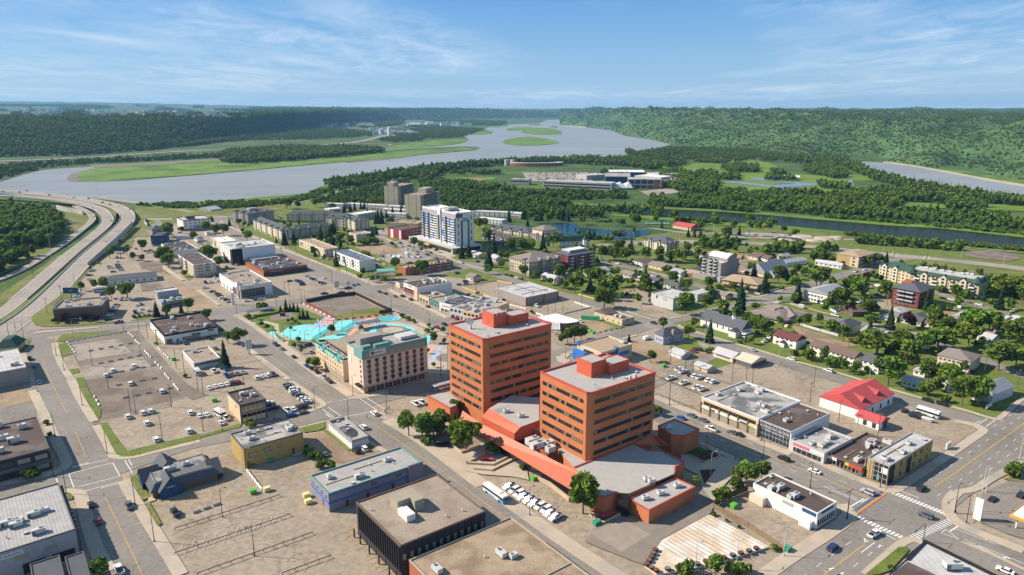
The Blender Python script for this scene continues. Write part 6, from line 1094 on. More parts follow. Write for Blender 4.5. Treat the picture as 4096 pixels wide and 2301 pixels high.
# ---------------------------------------------------------------- residential side, park buildings, far complexes
def hip4(label,short,reg,L_,F_,R_,base,wall,roof,rh,gR,gL,rows,cR,cL,**k):return hipwing(label,reg,L_,F_,R_,base,wall,roof,rh,gR,gL,rows,short=short,cR=cR,cL=cL,**k)
b=bld('apartment_block','tan and brown four-storey apartment with sloped brown roofs beside the parkway','s6',(262,348),(556,384),(822,335),515,'sand','tan','hip',rh=2.4,wR=(3,4,1.8,1.6,1.2,3,3,'d'),wL=(3,2,1.4,1.3,1.2,3,4,'d',(),.5,8),short='the sloped brown-roofed apartment',cat='apartment building');balconies(b,b.e,'R',3,[.2,.55,.85],4,1.4,1.2,3);panel(b,b.e,'brown_wall','L',8,b.l,0,b.h,W['tan'],.05)
hip4('long green-roofed apartment, left wing with pointed corner turrets','the long green-roofed apartment','s6',16,(803,470),(1165,560),680 if 0 else 11,'sand','dgreen',3.6,(.2,.55),(),4,8,0,ww=1.6,foot=None,trimc='cream')
b=hip4('long green-roofed apartment, right wing with white balconies',None,'s6',16,(1165,562),(2000,700),830 if 0 else 11,'sand','dgreen',3.0,(.22,.5,.78),(),4,16,0,ww=1.6,foot=None,trimc='cream');balconies(b,b.e,'R',3,[.12,.38,.64,.9],4,1.4,1.2,2.7,M_frame,M_frame);MB().box(2,b.w-2,4,b.l-3,b.h+.4,b.h+3.2).build('flat_roof',RF['lgrey'],b.e);rr=random.Random(4);[link('rooftop_unit',unit_mesh(0),b.e,(rr.uniform(6,b.w-6),rr.uniform(6,b.l-5),b.h+3.2)) for _ in range(9)];MB().cyl(0,0,0,5,4,.1,n=8).build('turret_roof',RF['dgreen'],b.e,(b.w-2,1,b.h));MB().cyl(0,0,0,5,4,.1,n=8).build('turret_roof',RF['dgreen'],b.e,(1,1,b.h));MB().cyl(0,0,0,5,4,.1,n=8).build('turret_roof',RF['dgreen'],b.e,(b.w-2,b.l,b.h))
b=bld('apartment_block','dark red-brick four-storey apartment with slate hip roof and railed balconies','s6',(957,745),(1285,805),(1465,745),1005,'dred','slate','hip',rh=4.4,ov=.9,wL=(4,6,1.4,1.4,1.2,3,2.5),wR=(4,3,1.2,1.4,1.2,3,3),short='the slate-hipped brick apartment',cat='apartment building');balconies(b,b.e,'L',3,[.36,.62],6,1.6,4,3,W['dgrey']);m=MB();m.box(b.w*.3,b.w*.6,b.l*.5,b.l*.8,b.h+2.5,b.h+4.6);m.build('roof_well',W['brick'],b.e)
b=bld('apartment_block','white three-storey apartment with grey roof at the residential corner','s6',('s5',2240,1302),(180,838),(372,765),960,'white','lsh','gx',rh=3,wR=(2,3,1.2,1.2,1.4,3,3),wL=(3,5,1.6,1.3,1.2,3,4),short='the white corner apartment',cat='apartment building')
# single houses: region, F-left/right edge (x0,y0)-(x1,y1) of the near eave, depth, height, wall, roof, kind, label
H=[('t6',240,482,712,622,'gx',9,5.2,'white','brownsh','long white townhouse row under a brown gable roof','the brown-roofed townhouse row'),('t6',805,640,980,690,'gx',9,5.5,'white','slate','two-storey white house with dark grey roof and brick base','the dark-roofed white house'),
     ('t6',470,260,640,300,'hip',18,5.6,'cream','slate','large cream house with wide slate hip roof and outside stair','the slate-hipped cream house'),('t6',785,322,1010,385,'gx',12,3.6,'lgrey','lsh','grey house with pale triangular roof face beside the cone spruce','the pale triangle-roofed house'),
     ('t6',985,150,1170,185,'gx',10,3.6,'white','shingle','white bungalow with weathered grey-brown roof','the weathered-roof bungalow'),('t6',1205,190,1430,235,'gx',9,3.2,'cream','slate','cream bungalow with black roof beside the purple tree','the black-roofed bungalow'),
     ('t6',1455,235,1640,280,'gx',9,3,'cream','brownsh','low cream bungalow with dark brown roof',None),('t6',1680,230,1850,270,'gy',10,3,'cream','brownsh','small cream house with chocolate gable facing the lane',None),
     ('t6',1095,105,1230,135,'gy',7,3,'white','lightsh','white garage with pale roof below the slate-hipped apartment',None),('t6',1315,160,1440,190,'gy',8,3,'cream','slate','small cream garage with black gable roof',None),
     ('t6',1770,170,1950,205,'gy',16,4.6,'white','lsh','large white garage-like building with awning and grey roof','the big grey-roofed garage'),('t6',2095,155,2300,215,'gx',12,3.6,'cream','lightsh','cream bungalow with pale grey roof near the right edge','the right-edge bungalow'),
     ('t6',2265,260,2400,300,'gy',8,3.2,'white','lsh','white garage with grey gable and wide door near the right edge',None),('t6',2370,205,2600,255,'gx',11,3.8,'cream','lightsh','cream house with pale roof cut by the right edge',None),
     ('t6',2030,380,2190,420,'gx',9,3.4,'white','lightsh','pale-roofed house half hidden between the dark trees',None),('t6',2110,345,2200,365,'gx',6,3,'cream','shingle','small shed roof behind the half hidden house',None),('t6',1760,300,1880,340,'gx',9,3.5,'brown','tan','brown house peeking out between the large trees',None),
     ('t6',700,130,900,120,'gx',9,3.2,'brown','brownsh','long dark brown bungalow behind the leafy garden',None),('t6',1610,585,1960,665,'hip',17,6.2,'cream','shingle','large cream fourplex with brown hip roof and roof vents','the cream fourplex'),
     ('t6',1225,855,1390,900,'gx',8,3,'white','lightsh','small white cottage with pale roof between two round trees','the small white cottage'),('t6',1350,745,1470,775,'gy',7,3,'white','lightsh','white garage behind the small white cottage',None),
     ('t6',1720,905,2030,930,'gx',10,4.2,'lgrey','lsh','long low grey church hall with shingle roof',None),('t6',1350,440,1420,470,'gx',7,3.5,'white','brownsh','narrow white house wall seen between the street trees',None),('t6',-60,95,20,190,'gx',6,3,'beige','shingle','brown-roofed outbuilding edge near the hip-roofed office',None),
     ('s4',780,1090,960,1145,'gx',8,3.4,'white','lightsh','white bungalow with pale roof beside the parked camper','the pale-roofed bungalow'),('s4',1105,1095,1270,1130,'gx',8,3,'cream','shingle','low brown-grey bungalow behind the silver shrub',None),
     ('s4',1345,1030,1440,1055,'gy',9,3,'beige','shingle','tan garage with grey gable beside the condominium',None),('s4',1500,990,1640,1030,'gy',10,3.2,'white','lsh','grey-roofed bungalow with fenced yard','the fenced-yard bungalow'),
     ('s4',1925,1055,2080,1090,'gx',9,3,'lgrey','shingle','small grey bungalow with brown roof along the orange fence',None),('s4',2100,870,2240,905,'gy',13,3.4,'white','brownsh','white bungalow with brown gable beside the round dark trees','the brown-gabled bungalow'),
     ('s4',2325,925,2532,975,'gx',9,3.2,'peach','shingle','long orange-tan bungalow with brown roof and chimney','the orange bungalow'),('s4',2170,1110,2300,1150,'gy',10,3,'lgrey','lightsh','pale-roofed cottage on the back lane',None),('s4',2340,1150,2450,1180,'gx',7,3,'lgrey','slate','black-roofed shed on the back lane',None),
     ('s4',2120,1205,2200,1225,'gy',6,2.8,'beige','tan','small tan shed between garden trees',None),('s4',30,830,120,850,'gx',8,3,'beige','lightsh','pale-roofed bungalow left of the brown-hipped apartment',None),
     ('s5',0,920,330,985,'gx',9,3.3,'peach','shingle','long orange-tan bungalow along the residential street',None),('s5',300,1020,440,1060,'gx',9,3.2,'white','lsh','white bungalow with steel-grey roof',None),('s5',498,1050,700,1080,'gx',9,3.2,'brick','tan','brick bungalow with tan roof beside the barrel-roofed apartment',None),
     ('s5',580,990,730,1020,'gy',8,3.2,'white','slate','small white house with black roof behind the brick bungalow',None),('s5',380,735,500,760,'gx',9,3.2,'beige','brownsh','brown-roofed house beside the field trees',None),('s5',200,1210,400,1260,'gx',9,3.2,'white','slate','black-roofed bungalow behind the pale grey hall',None),
     ('s5',920,1340,1090,1390,'gx',8,3.2,'cream','shingle','cream bungalow with enclosed porch by the street corner','the porch bungalow'),('s5',1850,880,1980,910,'gy',26,3.4,'white','lsh','long white hall with grey roof near the parkway','the long white hall'),('s5',1840,800,1950,820,'gy',10,3.2,'white','lsh','white gabled trailer home behind the long hall',None),
     ('s5',1420,800,1560,830,'gx',16,3.2,'cream','brownsh','brown-roofed bungalow on the bare lots',None),('s5',1570,825,1700,855,'gx',12,3,'white','brownsh','brown-roofed carport house on the bare lots',None),('s5',2390,895,2700,930,'gx',5,3,'white','lightsh','white mobile home on the grass near the parkway',None),
     ('s6',35,440,345,490,'gx',5,3,'white','lightsh','long white mobile home before the sloped brown-roofed apartment','the white mobile home'),('s3',2080,1130,2210,1165,'gx',10,3.2,'beige','lightsh','grey-roofed bungalow between the spruces by the tower',None),('s3',2390,1180,2480,1200,'gx',8,3.2,'beige','lightsh','pale-roofed bungalow at the end of the spruce street',None),
     ('t3',2400,85,2500,110,'gx',9,3.4,'cream','shingle','cream cottage with brown roof and white garage at the corner',None),('s1',40,60,60,62,'gx',3,3,'lgrey','lsh','',None)]
for reg,x0,y0,x1,y1,kd,dp,h,wl,rf,lab,sh in H[:-1]:
    b=bld('house',lab,reg,dp,(x0,y0),(x1,y1),h,wl,rf,kd,rh=2.0 if h<5 else 2.8,ov=.5,snap=False,cat='house',short=sh,wR=(1 if h<5 else 2,max(2,int(abs(x1-x0)/45)),1.3,1.1,1.2,2.7,1.5))
# grey church with tower at the right
b=bld('church','grey shingled church with square bell tower at the right street corner','t6',(2000,930),(2200,1010),(2370,915),1110,'lgrey','lsh','gx',rh=3.6,ov=.4,short='the grey shingled church',cat='church',snap=False);MB().box(-4,0,b.l*.45,b.l*.72,0,8).build('bell_tower',W['lgrey'],b.e);pitched(4,b.l*.27,8,2,'gx',.3,-4,b.l*.45).build('tower_roof',RF['lsh'],b.e)
# recreation complex beyond the channel, far buildings
def far(nm,lab,reg,x0,y0,x1,y1,dp,h,wall,roof,cat='building',short=None,win=None,kind='flat',rh=3,group=None):return bld(nm,lab,reg,dp,(x0,y0),(x1,y1),h,wall,roof,kind,rh=rh,snap=False,cat=cat,short=short,wR=win,group=group,n=2,par=.5)
far('recreation_centre','long glassy grandstand wing of the recreation complex','r3',310,1062,1000,1090,30,12,'grey','lgrey','sports centre','the grandstand wing',[(1,1,0,2.6,2,0,2,'band'),(1,1,0,2.4,7,0,2,'band')])
b=far('recreation_centre','grey and brick hall of the recreation complex with tall dark windows','r3',1160,1045,1500,1050,38,16,'grey','lgrey','sports centre','the tall-windowed sports hall',(1,5,9,6,8,0,7,'d'));windows(b,b.e,'R',(1,5,9,4,1,0,7,'d'));panel(b,b.e,'brick_end','R',b.w-12,b.w-4,0,b.h-4,W['brick'])
far('arena','blue-walled arena with pale flat roof at the back of the recreation complex','r3',975,975,1345,978,60,14,'navy','white','arena',None);far('arena','blue arena with curved grey roof in the middle of the recreation complex','r3',940,1020,1190,1022,40,13,'navy','grey','arena',kind='gx',rh=5);far('sports_hall','white-roofed block between the arenas','r3',1230,1010,1495,1030,40,13,'lgrey','white','sports hall');far('curling_hall','tan-roofed hall at the right of the recreation complex','r3',1510,1062,1745,1045,40,9,'lgrey','shingle','sports hall')
far('sports_hall','low grey-roofed block at the far right of the recreation complex','r3',1500,1000,1730,990,50,7,'lgrey','lgrey','sports hall');far('entry_hall','rounded grey entry block left of the arenas','r3',750,1010,960,1000,40,9,'grey','lgrey','sports hall');far('shed','white shed below the tan-roofed hall','r3',1605,1105,1710,1110,12,5,'white','white','shed');far('press_box','small stepped grandstand building left of the long wing','r3',-20,1045,170,1050,20,10,'grey','lgrey','grandstand',None,(1,1,0,2,5,0,1,'band'))
e=empty('tent_canopy',G((1045,1150),0,'r3'));e.scale=(.74,.74,.74);tag(e,'white peaked tensile canopy in front of the recreation complex','tent canopy');m=MB();W0=80
for k in range(4):
    x0,x1=-W0/2+k*20,-W0/2+(k+1)*20;m.add([(x0,0,3),(x1,0,3),(x1,26,10),(x0,26,10),((x0+x1)/2,8,17)],[(0,1,4),(1,2,4),(2,3,4),(3,0,4)])
m.build('fabric_roof',gloss('fabric',(.8,.8,.8),.6),e);m=MB();[m.cyl(-W0/2+k*20,1,0,3.2,.3,n=6) for k in range(5)];m.build('masts',M_metal,e)
e=empty('circular_building',G((2075,664)));e.scale=(.66,.66,.8);tag(e,'curved low building with white roof and rust-orange wall near the river trees','curved building');m=MB();c0=e.location;n_=26;ra,rb_=85,108
for j,(r_in,r_out,z0,z1,mi) in enumerate(((ra,rb_,0,9,0),)):
    for k in range(n_):
        a0,a1=math.pi*(1.12+.88*k/n_),math.pi*(1.12+.88*(k+1)/n_);P=lambda a,r_:(r_*math.cos(a)+60,r_*.55*math.sin(a)+40)
        p=[P(a0,r_in),P(a0,r_out),P(a1,r_out),P(a1,r_in)];m.add([(x,y,0) for x,y in p]+[(x,y,9) for x,y in p],[(1,2,6,5),(3,0,4,7)],0);m.add([(x,y,9) for x,y in p]+[(x,y,10.2) for x,y in p],[(4,5,6,7),(1,2,6,5),(3,0,4,7)],1)
m.build('ring_wall',(mat('wall_rust',(.36,.14,.06),.2),RF['white']),e);[MB().cyl(0,0,0,18,8,n=14).build('tank',W['lgrey'],e,(x,20,0)) for x in (-45,-24)]
far('clubhouse','white barn-like clubhouse on the golf course','r4',150,1025,318,1030,14,5,'white','white','clubhouse',kind='gx');b=far('park_pavilion','park pavilion with red metal butterfly roof near the channel','s5',330,360,590,400,18,4,'sand','redm','pavilion','the red-roofed pavilion',kind='gx',rh=3)
far('play_slab','turquoise splash pad structure in the park','s5',-60,345,280,350,10,.6,'teal','teal','splash pad')
e=empty('skate_park',G((2320,570),0,'s5'));tag(e,'pale concrete skate park with rounded bowls beside the parkway','skate park');m=MB();[m.cyl(x,y,0,h_,r_,r_*.7,n=14) for x,y,h_,r_ in ((-26,0,2,12),(-6,6,2.6,14),(14,0,2.2,12),(0,-8,1.5,9),(28,4,2,9))];m.build('bowls',M_conc,e)
rr=random.Random(11)
for i in range(16):       # far industrial park and hillside suburbs, as blocks
    pass
def farblocks(n_,poly_x0,poly_x1,y0,y1,hmin,hmax,lab,grp,sz,seed,gfun=None,cols_=('white','lgrey','grey','cream','navy')):
    rr=random.Random(seed);base=[]
    for i in range(n_):
        x,y=rr.uniform(poly_x0,poly_x1),rr.uniform(y0,y1);p=gfun(x,y) if gfun else G((x,y));h=rr.uniform(hmin,hmax);k=rr.uniform(.6,1.5)
        e=empty('far_building',p,rr.uniform(-.5,.5));tag(e,lab,'building',grp);wl=W[rr.choice(cols_)]
        MB().box(-sz*k,sz*k,-sz*.5,sz*.5,-8,h).build('wall',wl,e);MB().box(-sz*k+.5,sz*k-.5,-sz*.5+.5,sz*.5-.5,h,h+.4).build('roof',RF[rr.choice(('white','lgrey','grey','slate'))],e)
def onhill(v,x,y,lo=0):       # the hill point seen at that pixel
    best=min(v,key=lambda p:(to_px(Vector(p))[0]-x)**2+(2.2*(to_px(Vector(p))[1]-y))**2 if p[1]>lo else 1e12);return Vector(best)
farblocks(44,1490,1670,516,540,10,18,'low industrial building far off beside the valley highway','industrial park beside the far highway',16,3,None,('white','white','lgrey','grey'));farblocks(26,1230,1500,492,512,14,22,'warehouse on the far terrace below the hills','warehouses on the far terrace',30,4);farblocks(26,1640,1880,494,506,14,22,'pale warehouse far along the river flat','warehouses along the far river flat',40,5,None,('white','lgrey'))
sub=[p for p in hvL if p[1]>3100 and p[1]<9000]
farblocks(150,0,900,430,473,12,18,'distant house of the hilltop suburb at the upper left','hilltop suburb houses',17,6,lambda x,y:onhill(sub,x,y),('lgrey','taupe','grey','white','beige'));farblocks(14,50,420,428,436,24,36,'distant apartment block on the hilltop ridge','hilltop suburb blocks',22,8,lambda x,y:onhill(sub,x,y),('cream','lgrey'))
farblocks(18,420,750,448,470,14,18,'distant long building of the hilltop town centre','hilltop town centre buildings',30,9,lambda x,y:onhill(sub,x,y),('white','lgrey','dred'))
for x,y,h in ((1558,540,40),(1524,532,22)):e=empty('silo',G((x,y)));tag(e,'tall white concrete silo by the far industrial park' if h>30 else 'short white concrete silo by the far industrial park','silo');MB().cyl(0,0,0,h,11,n=14).build('silo_body',W['white'],e);MB().cyl(0,0,h,h+3,11.4,4,n=14).build('silo_cap',W['lgrey'],e)
for x in (1596,1658):e=empty('radio_mast',GD(x,436,13000));tag(e,'thin radio mast on the horizon, %s of two'%('left' if x<1600 else 'right'),'radio mast');MB().cyl(0,0,0,90 if x<1600 else 130,2.2,1.2,n=5).build('mast',M_metal,e);MB().box(-6,6,-1,1,60,61).build('crossbar',M_metal,e)
# bottom right corner
hq=6.0;q=place('v5',(600,700),(480,800),(1300,850),hq,False)
P=[G(p,hq,'v5') for p in ((740,570),(1454,920),(1500,1100),(560,900),(470,810),(600,700))];e=empty('flat_store',Vector((P[5].x,P[5].y,0)));tag(e,'store with dark blue edge and pale roof at the bottom right corner','shop');LM.append(('the dark-edged corner store',P[1],18))
mb=MB();v,f=tri_fill([(p.x-e.location.x,p.y-e.location.y) for p in P],hq-.4);mb.add(v,f,0);mb.prism([(p.x-e.location.x,p.y-e.location.y) for p in P],0,hq,1,top=False);mb.build('wall',(RF['lgrey'],W['dgrey']),e)
mb=MB();l=[Vector((p.x-e.location.x,p.y-e.location.y,0)) for p in P[:2]+P[5:]+P[:1]];ribbon(mb,[l[2],l[0],l[1]],1.2,hq+.1,thick=.6);mb.build('parapet',W['black'],e);link('rooftop_unit',unit_mesh(1),e,pv(e,G((930,765),hq,'v5'))[0]).scale=(1.3,1.3,1.2);slab(e,'dark_roof','v5',[(610,720),(820,818),(560,880),(490,810)],hq-.2,hq-.39,RF['brown'])
b=canopy('fuel_canopy','white fuel canopy with orange-yellow edge at the right border','v5',(1454,270),(1350,375),(1560,470),5.2,RF['white'],gloss('canopy_orange',(.75,.32,.02),.5),posts=2)
b=bld('walled_lot_building','pale low building behind a hedge at the right border','u6',(2400,900),(2420,930),(2700,990),3,'lgrey','dark',snap=False) if 0 else None

# ---------------------------------------------------------------- trees
def leafm(n,c):      # leaves let some sunlight through
    m=leafm0(n,c);t=m.node_tree
    if 'thin' in m:return m
    m['thin']=1;b=t.nodes['Principled BSDF'];o=next(x for x in t.nodes if x.type=='OUTPUT_MATERIAL');tr=t.nodes.new('ShaderNodeBsdfTranslucent');mx=t.nodes.new('ShaderNodeMixShader');mx.inputs[0].default_value=.32
    src_=b.inputs['Base Color'].links[0].from_socket;t.links.new(src_,tr.inputs[0]);t.links.new(b.outputs[0],mx.inputs[1]);t.links.new(tr.outputs[0],mx.inputs[2]);t.links.new(mx.outputs[0],o.inputs[0]);return m
def leafm0(n,c):return mat('leaf_'+n,tuple(min(.6,v*(2.0 if n[:3] in ('gre','mid','dee','asp') else 1.45)) for v in c),.3,.35,.85,fine=.2,inst=.22,spec=.2)
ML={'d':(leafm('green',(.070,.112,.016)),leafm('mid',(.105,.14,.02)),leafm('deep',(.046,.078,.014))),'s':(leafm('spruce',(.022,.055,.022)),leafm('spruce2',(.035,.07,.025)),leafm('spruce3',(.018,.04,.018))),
      'a':(leafm('aspen',(.08,.14,.025)),leafm('aspen2',(.06,.11,.02)),leafm('aspen3',(.10,.15,.03))),'p':(leafm('purple',(.05,.018,.022)),leafm('purple2',(.07,.03,.03)),leafm('purple3',(.035,.015,.018))),
      'g':(leafm('silver',(.22,.26,.19)),leafm('silver2',(.17,.21,.15)),leafm('silver3',(.25,.28,.2))),'y':(leafm('yellow',(.42,.30,.02)),leafm('yellow2',(.35,.28,.03)),leafm('yellow3',(.3,.2,.02))),'x':(leafm('dead',(.20,.17,.15)),)*3}
M_bark=mat('bark',(.16,.12,.09),.2,2);M_birch=mat('pale_bark',(.42,.39,.34),.2,2)
def quad(mb,c,s,r_,mi):
    n=Vector((r_.gauss(0,1),r_.gauss(0,1),r_.gauss(0,1)+.6)).normalized();a=n.orthogonal().normalized()*s;a.rotate(Matrix.Rotation(r_.uniform(0,6.28),3,n));b_=n.cross(a)*r_.uniform(.6,1)
    mb.add([c-a-b_,c+a-b_*.8,c+a*.8+b_,c-a*.9+b_],[(0,1,2,3)],mi)
def crown_d(seed,R0=3.6,H0=8.5,z0=1.8,nc=11,nl=75,key='d',ls=.5):
    r_=random.Random(seed);mb=MB();zc=(H0+z0)/2;rz_=(H0-z0)/2;cl=[]
    for k in range(nc):
        th,ph=r_.uniform(0,6.28),r_.uniform(-.75,1.2);q=r_.uniform(.5,.72)
        cl.append((Vector((R0*q*math.cos(th)*math.cos(ph),R0*q*math.sin(th)*math.cos(ph),zc+rz_*q*math.sin(ph))),r_.uniform(.34,.5)*R0,r_.choice((0,0,1,2))))
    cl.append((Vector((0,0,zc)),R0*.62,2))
    for c,rad,mi in cl:
        for i in range(nl):
            d=Vector((r_.gauss(0,1),r_.gauss(0,1),r_.gauss(0,1))).normalized()*rad*r_.uniform(.72,1.12);d.z*=.85
            quad(mb,c+d,ls*r_.uniform(.6,1.2),r_,mi if r_.random()<.75 else r_.randint(0,2))
    return mb.mesh('crown',ML[key])
def crown_s(seed,H0=12,R0=2.6,tiers=16,bl=13,key='s'):
    r_=random.Random(seed);mb=MB()
    for t in range(tiers):
        f=t/tiers;z=1+(H0-1.2)*f;rr=R0*(1-f)**.85*r_.uniform(.85,1.12)+.15;n=max(5,int(bl*(1-f*.6)))
        for k in range(n):
            a=6.283*k/n+r_.uniform(-.25,.25);q=rr*r_.uniform(.75,1.15);w_=.22*rr+.15;c,s=math.cos(a),math.sin(a);dz=.28*q+.25
            mb.add([(c*.1,s*.1,z+.35),(c*q*.6-s*w_,s*q*.6+c*w_,z-dz*.4),(c*q,s*q,z-dz),(c*q*.6+s*w_,s*q*.6-c*w_,z-dz*.4)],[(0,1,2,3)],r_.choice((0,0,1,2)))
            mb.add([(c*.1,s*.1,z-.2),(c*q*.9,s*q*.9,z-dz-.35),(c*q*.9-s*w_,s*q*.9+c*w_,z-dz*.6)],[(0,1,2)],2)
    mb.cyl(0,0,H0-.8,H0+.6,.12,.02,n=4);return mb.mesh('crown',ML[key])
def trunk_m(H0,r0,limbs=3,m=None,seed=1):
    r_=random.Random(seed);mb=MB();mb.tube([(0,0,-.2),(.05,0,H0*.4),(0,.1,H0*.8)],[r0,r0*.7,r0*.25],6)
    for k in range(limbs):
        a=6.28*k/max(1,limbs)+r_.random();z=H0*r_.uniform(.22,.45);mb.tube([(0,0,z),(math.cos(a)*H0*.14,math.sin(a)*H0*.14,z+H0*.18),(math.cos(a)*H0*.24,math.sin(a)*H0*.24,z+H0*.34)],[r0*.5,r0*.35,r0*.1],5)
    return mb.mesh('trunk',m or M_bark)
KD={'d':([crown_d(s) for s in (1,2,3,4)],trunk_m(8,.26),7.4),'b':([crown_d(s,1.9,2.6,.1,8,60,'d',.3) for s in (5,6)],trunk_m(2.2,.08,4),3.9),'p':([crown_d(7,2.6,5.5,1.0,9,80,'p',.38)],trunk_m(5,.16),5.3),'g':([crown_d(8,2.6,6,.6,9,80,'g',.36)],trunk_m(5,.16),5.3),
      's':([crown_s(s) for s in (1,2,3)],trunk_m(12,.22,0),5.2),'a':([crown_d(s,2.2,12,3.2,11,65,'a',.42) for s in (11,12)],trunk_m(11,.2,3,M_birch),4.6),'y':([crown_d(13,1.5,8,1.5,8,60,'y',.35)],trunk_m(7,.14),3.1)}
NM={'d':('leafy_tree','tree','round leafy green tree'),'b':('bush','bush','rounded green bush'),'p':('purple_tree','tree','dark purple-leaved tree'),'g':('silver_tree','tree','silvery pale-leaved tree'),'s':('spruce_tree','spruce tree','dark conical spruce'),'a':('aspen_tree','tree','tall pale-green aspen'),'y':('yellow_tree','tree','slim golden-yellow tree')}
GRP={'tree':'leafy trees in town','bush':'bushes in town','spruce tree':'spruces in town'}
AUTO=[]       # (object, base phrase, world point) named by what stands next to them, at the end
def tree(kd,reg,x,y,wpx,hs=1.0):
    p=G((x,y),0,reg);wm_=wpx/ZR[reg][2]*(p.y*ct+CAMH*st)/FPX;cr,tr,w0=KD[kd];s=max(.35,wm_/w0);s=min(s,3)
    e=empty(NM[kd][0],p,rnd.uniform(0,6.28));link('crown',rnd.choice(cr),e);link('trunk',tr,e);hz=s*hs*rnd.uniform(.9,1.1)
    if kd in 'ds':hz=min(hz,1.75)
    e.scale=(s,s*rnd.uniform(.9,1.1),hz);e['category']=NM[kd][1];e['group']=GRP[NM[kd][1]]
    AUTO.append([e,('large ' if s>1.25 and kd !='b' else 'small ' if s<.7 else '')+NM[kd][2],p]);return e
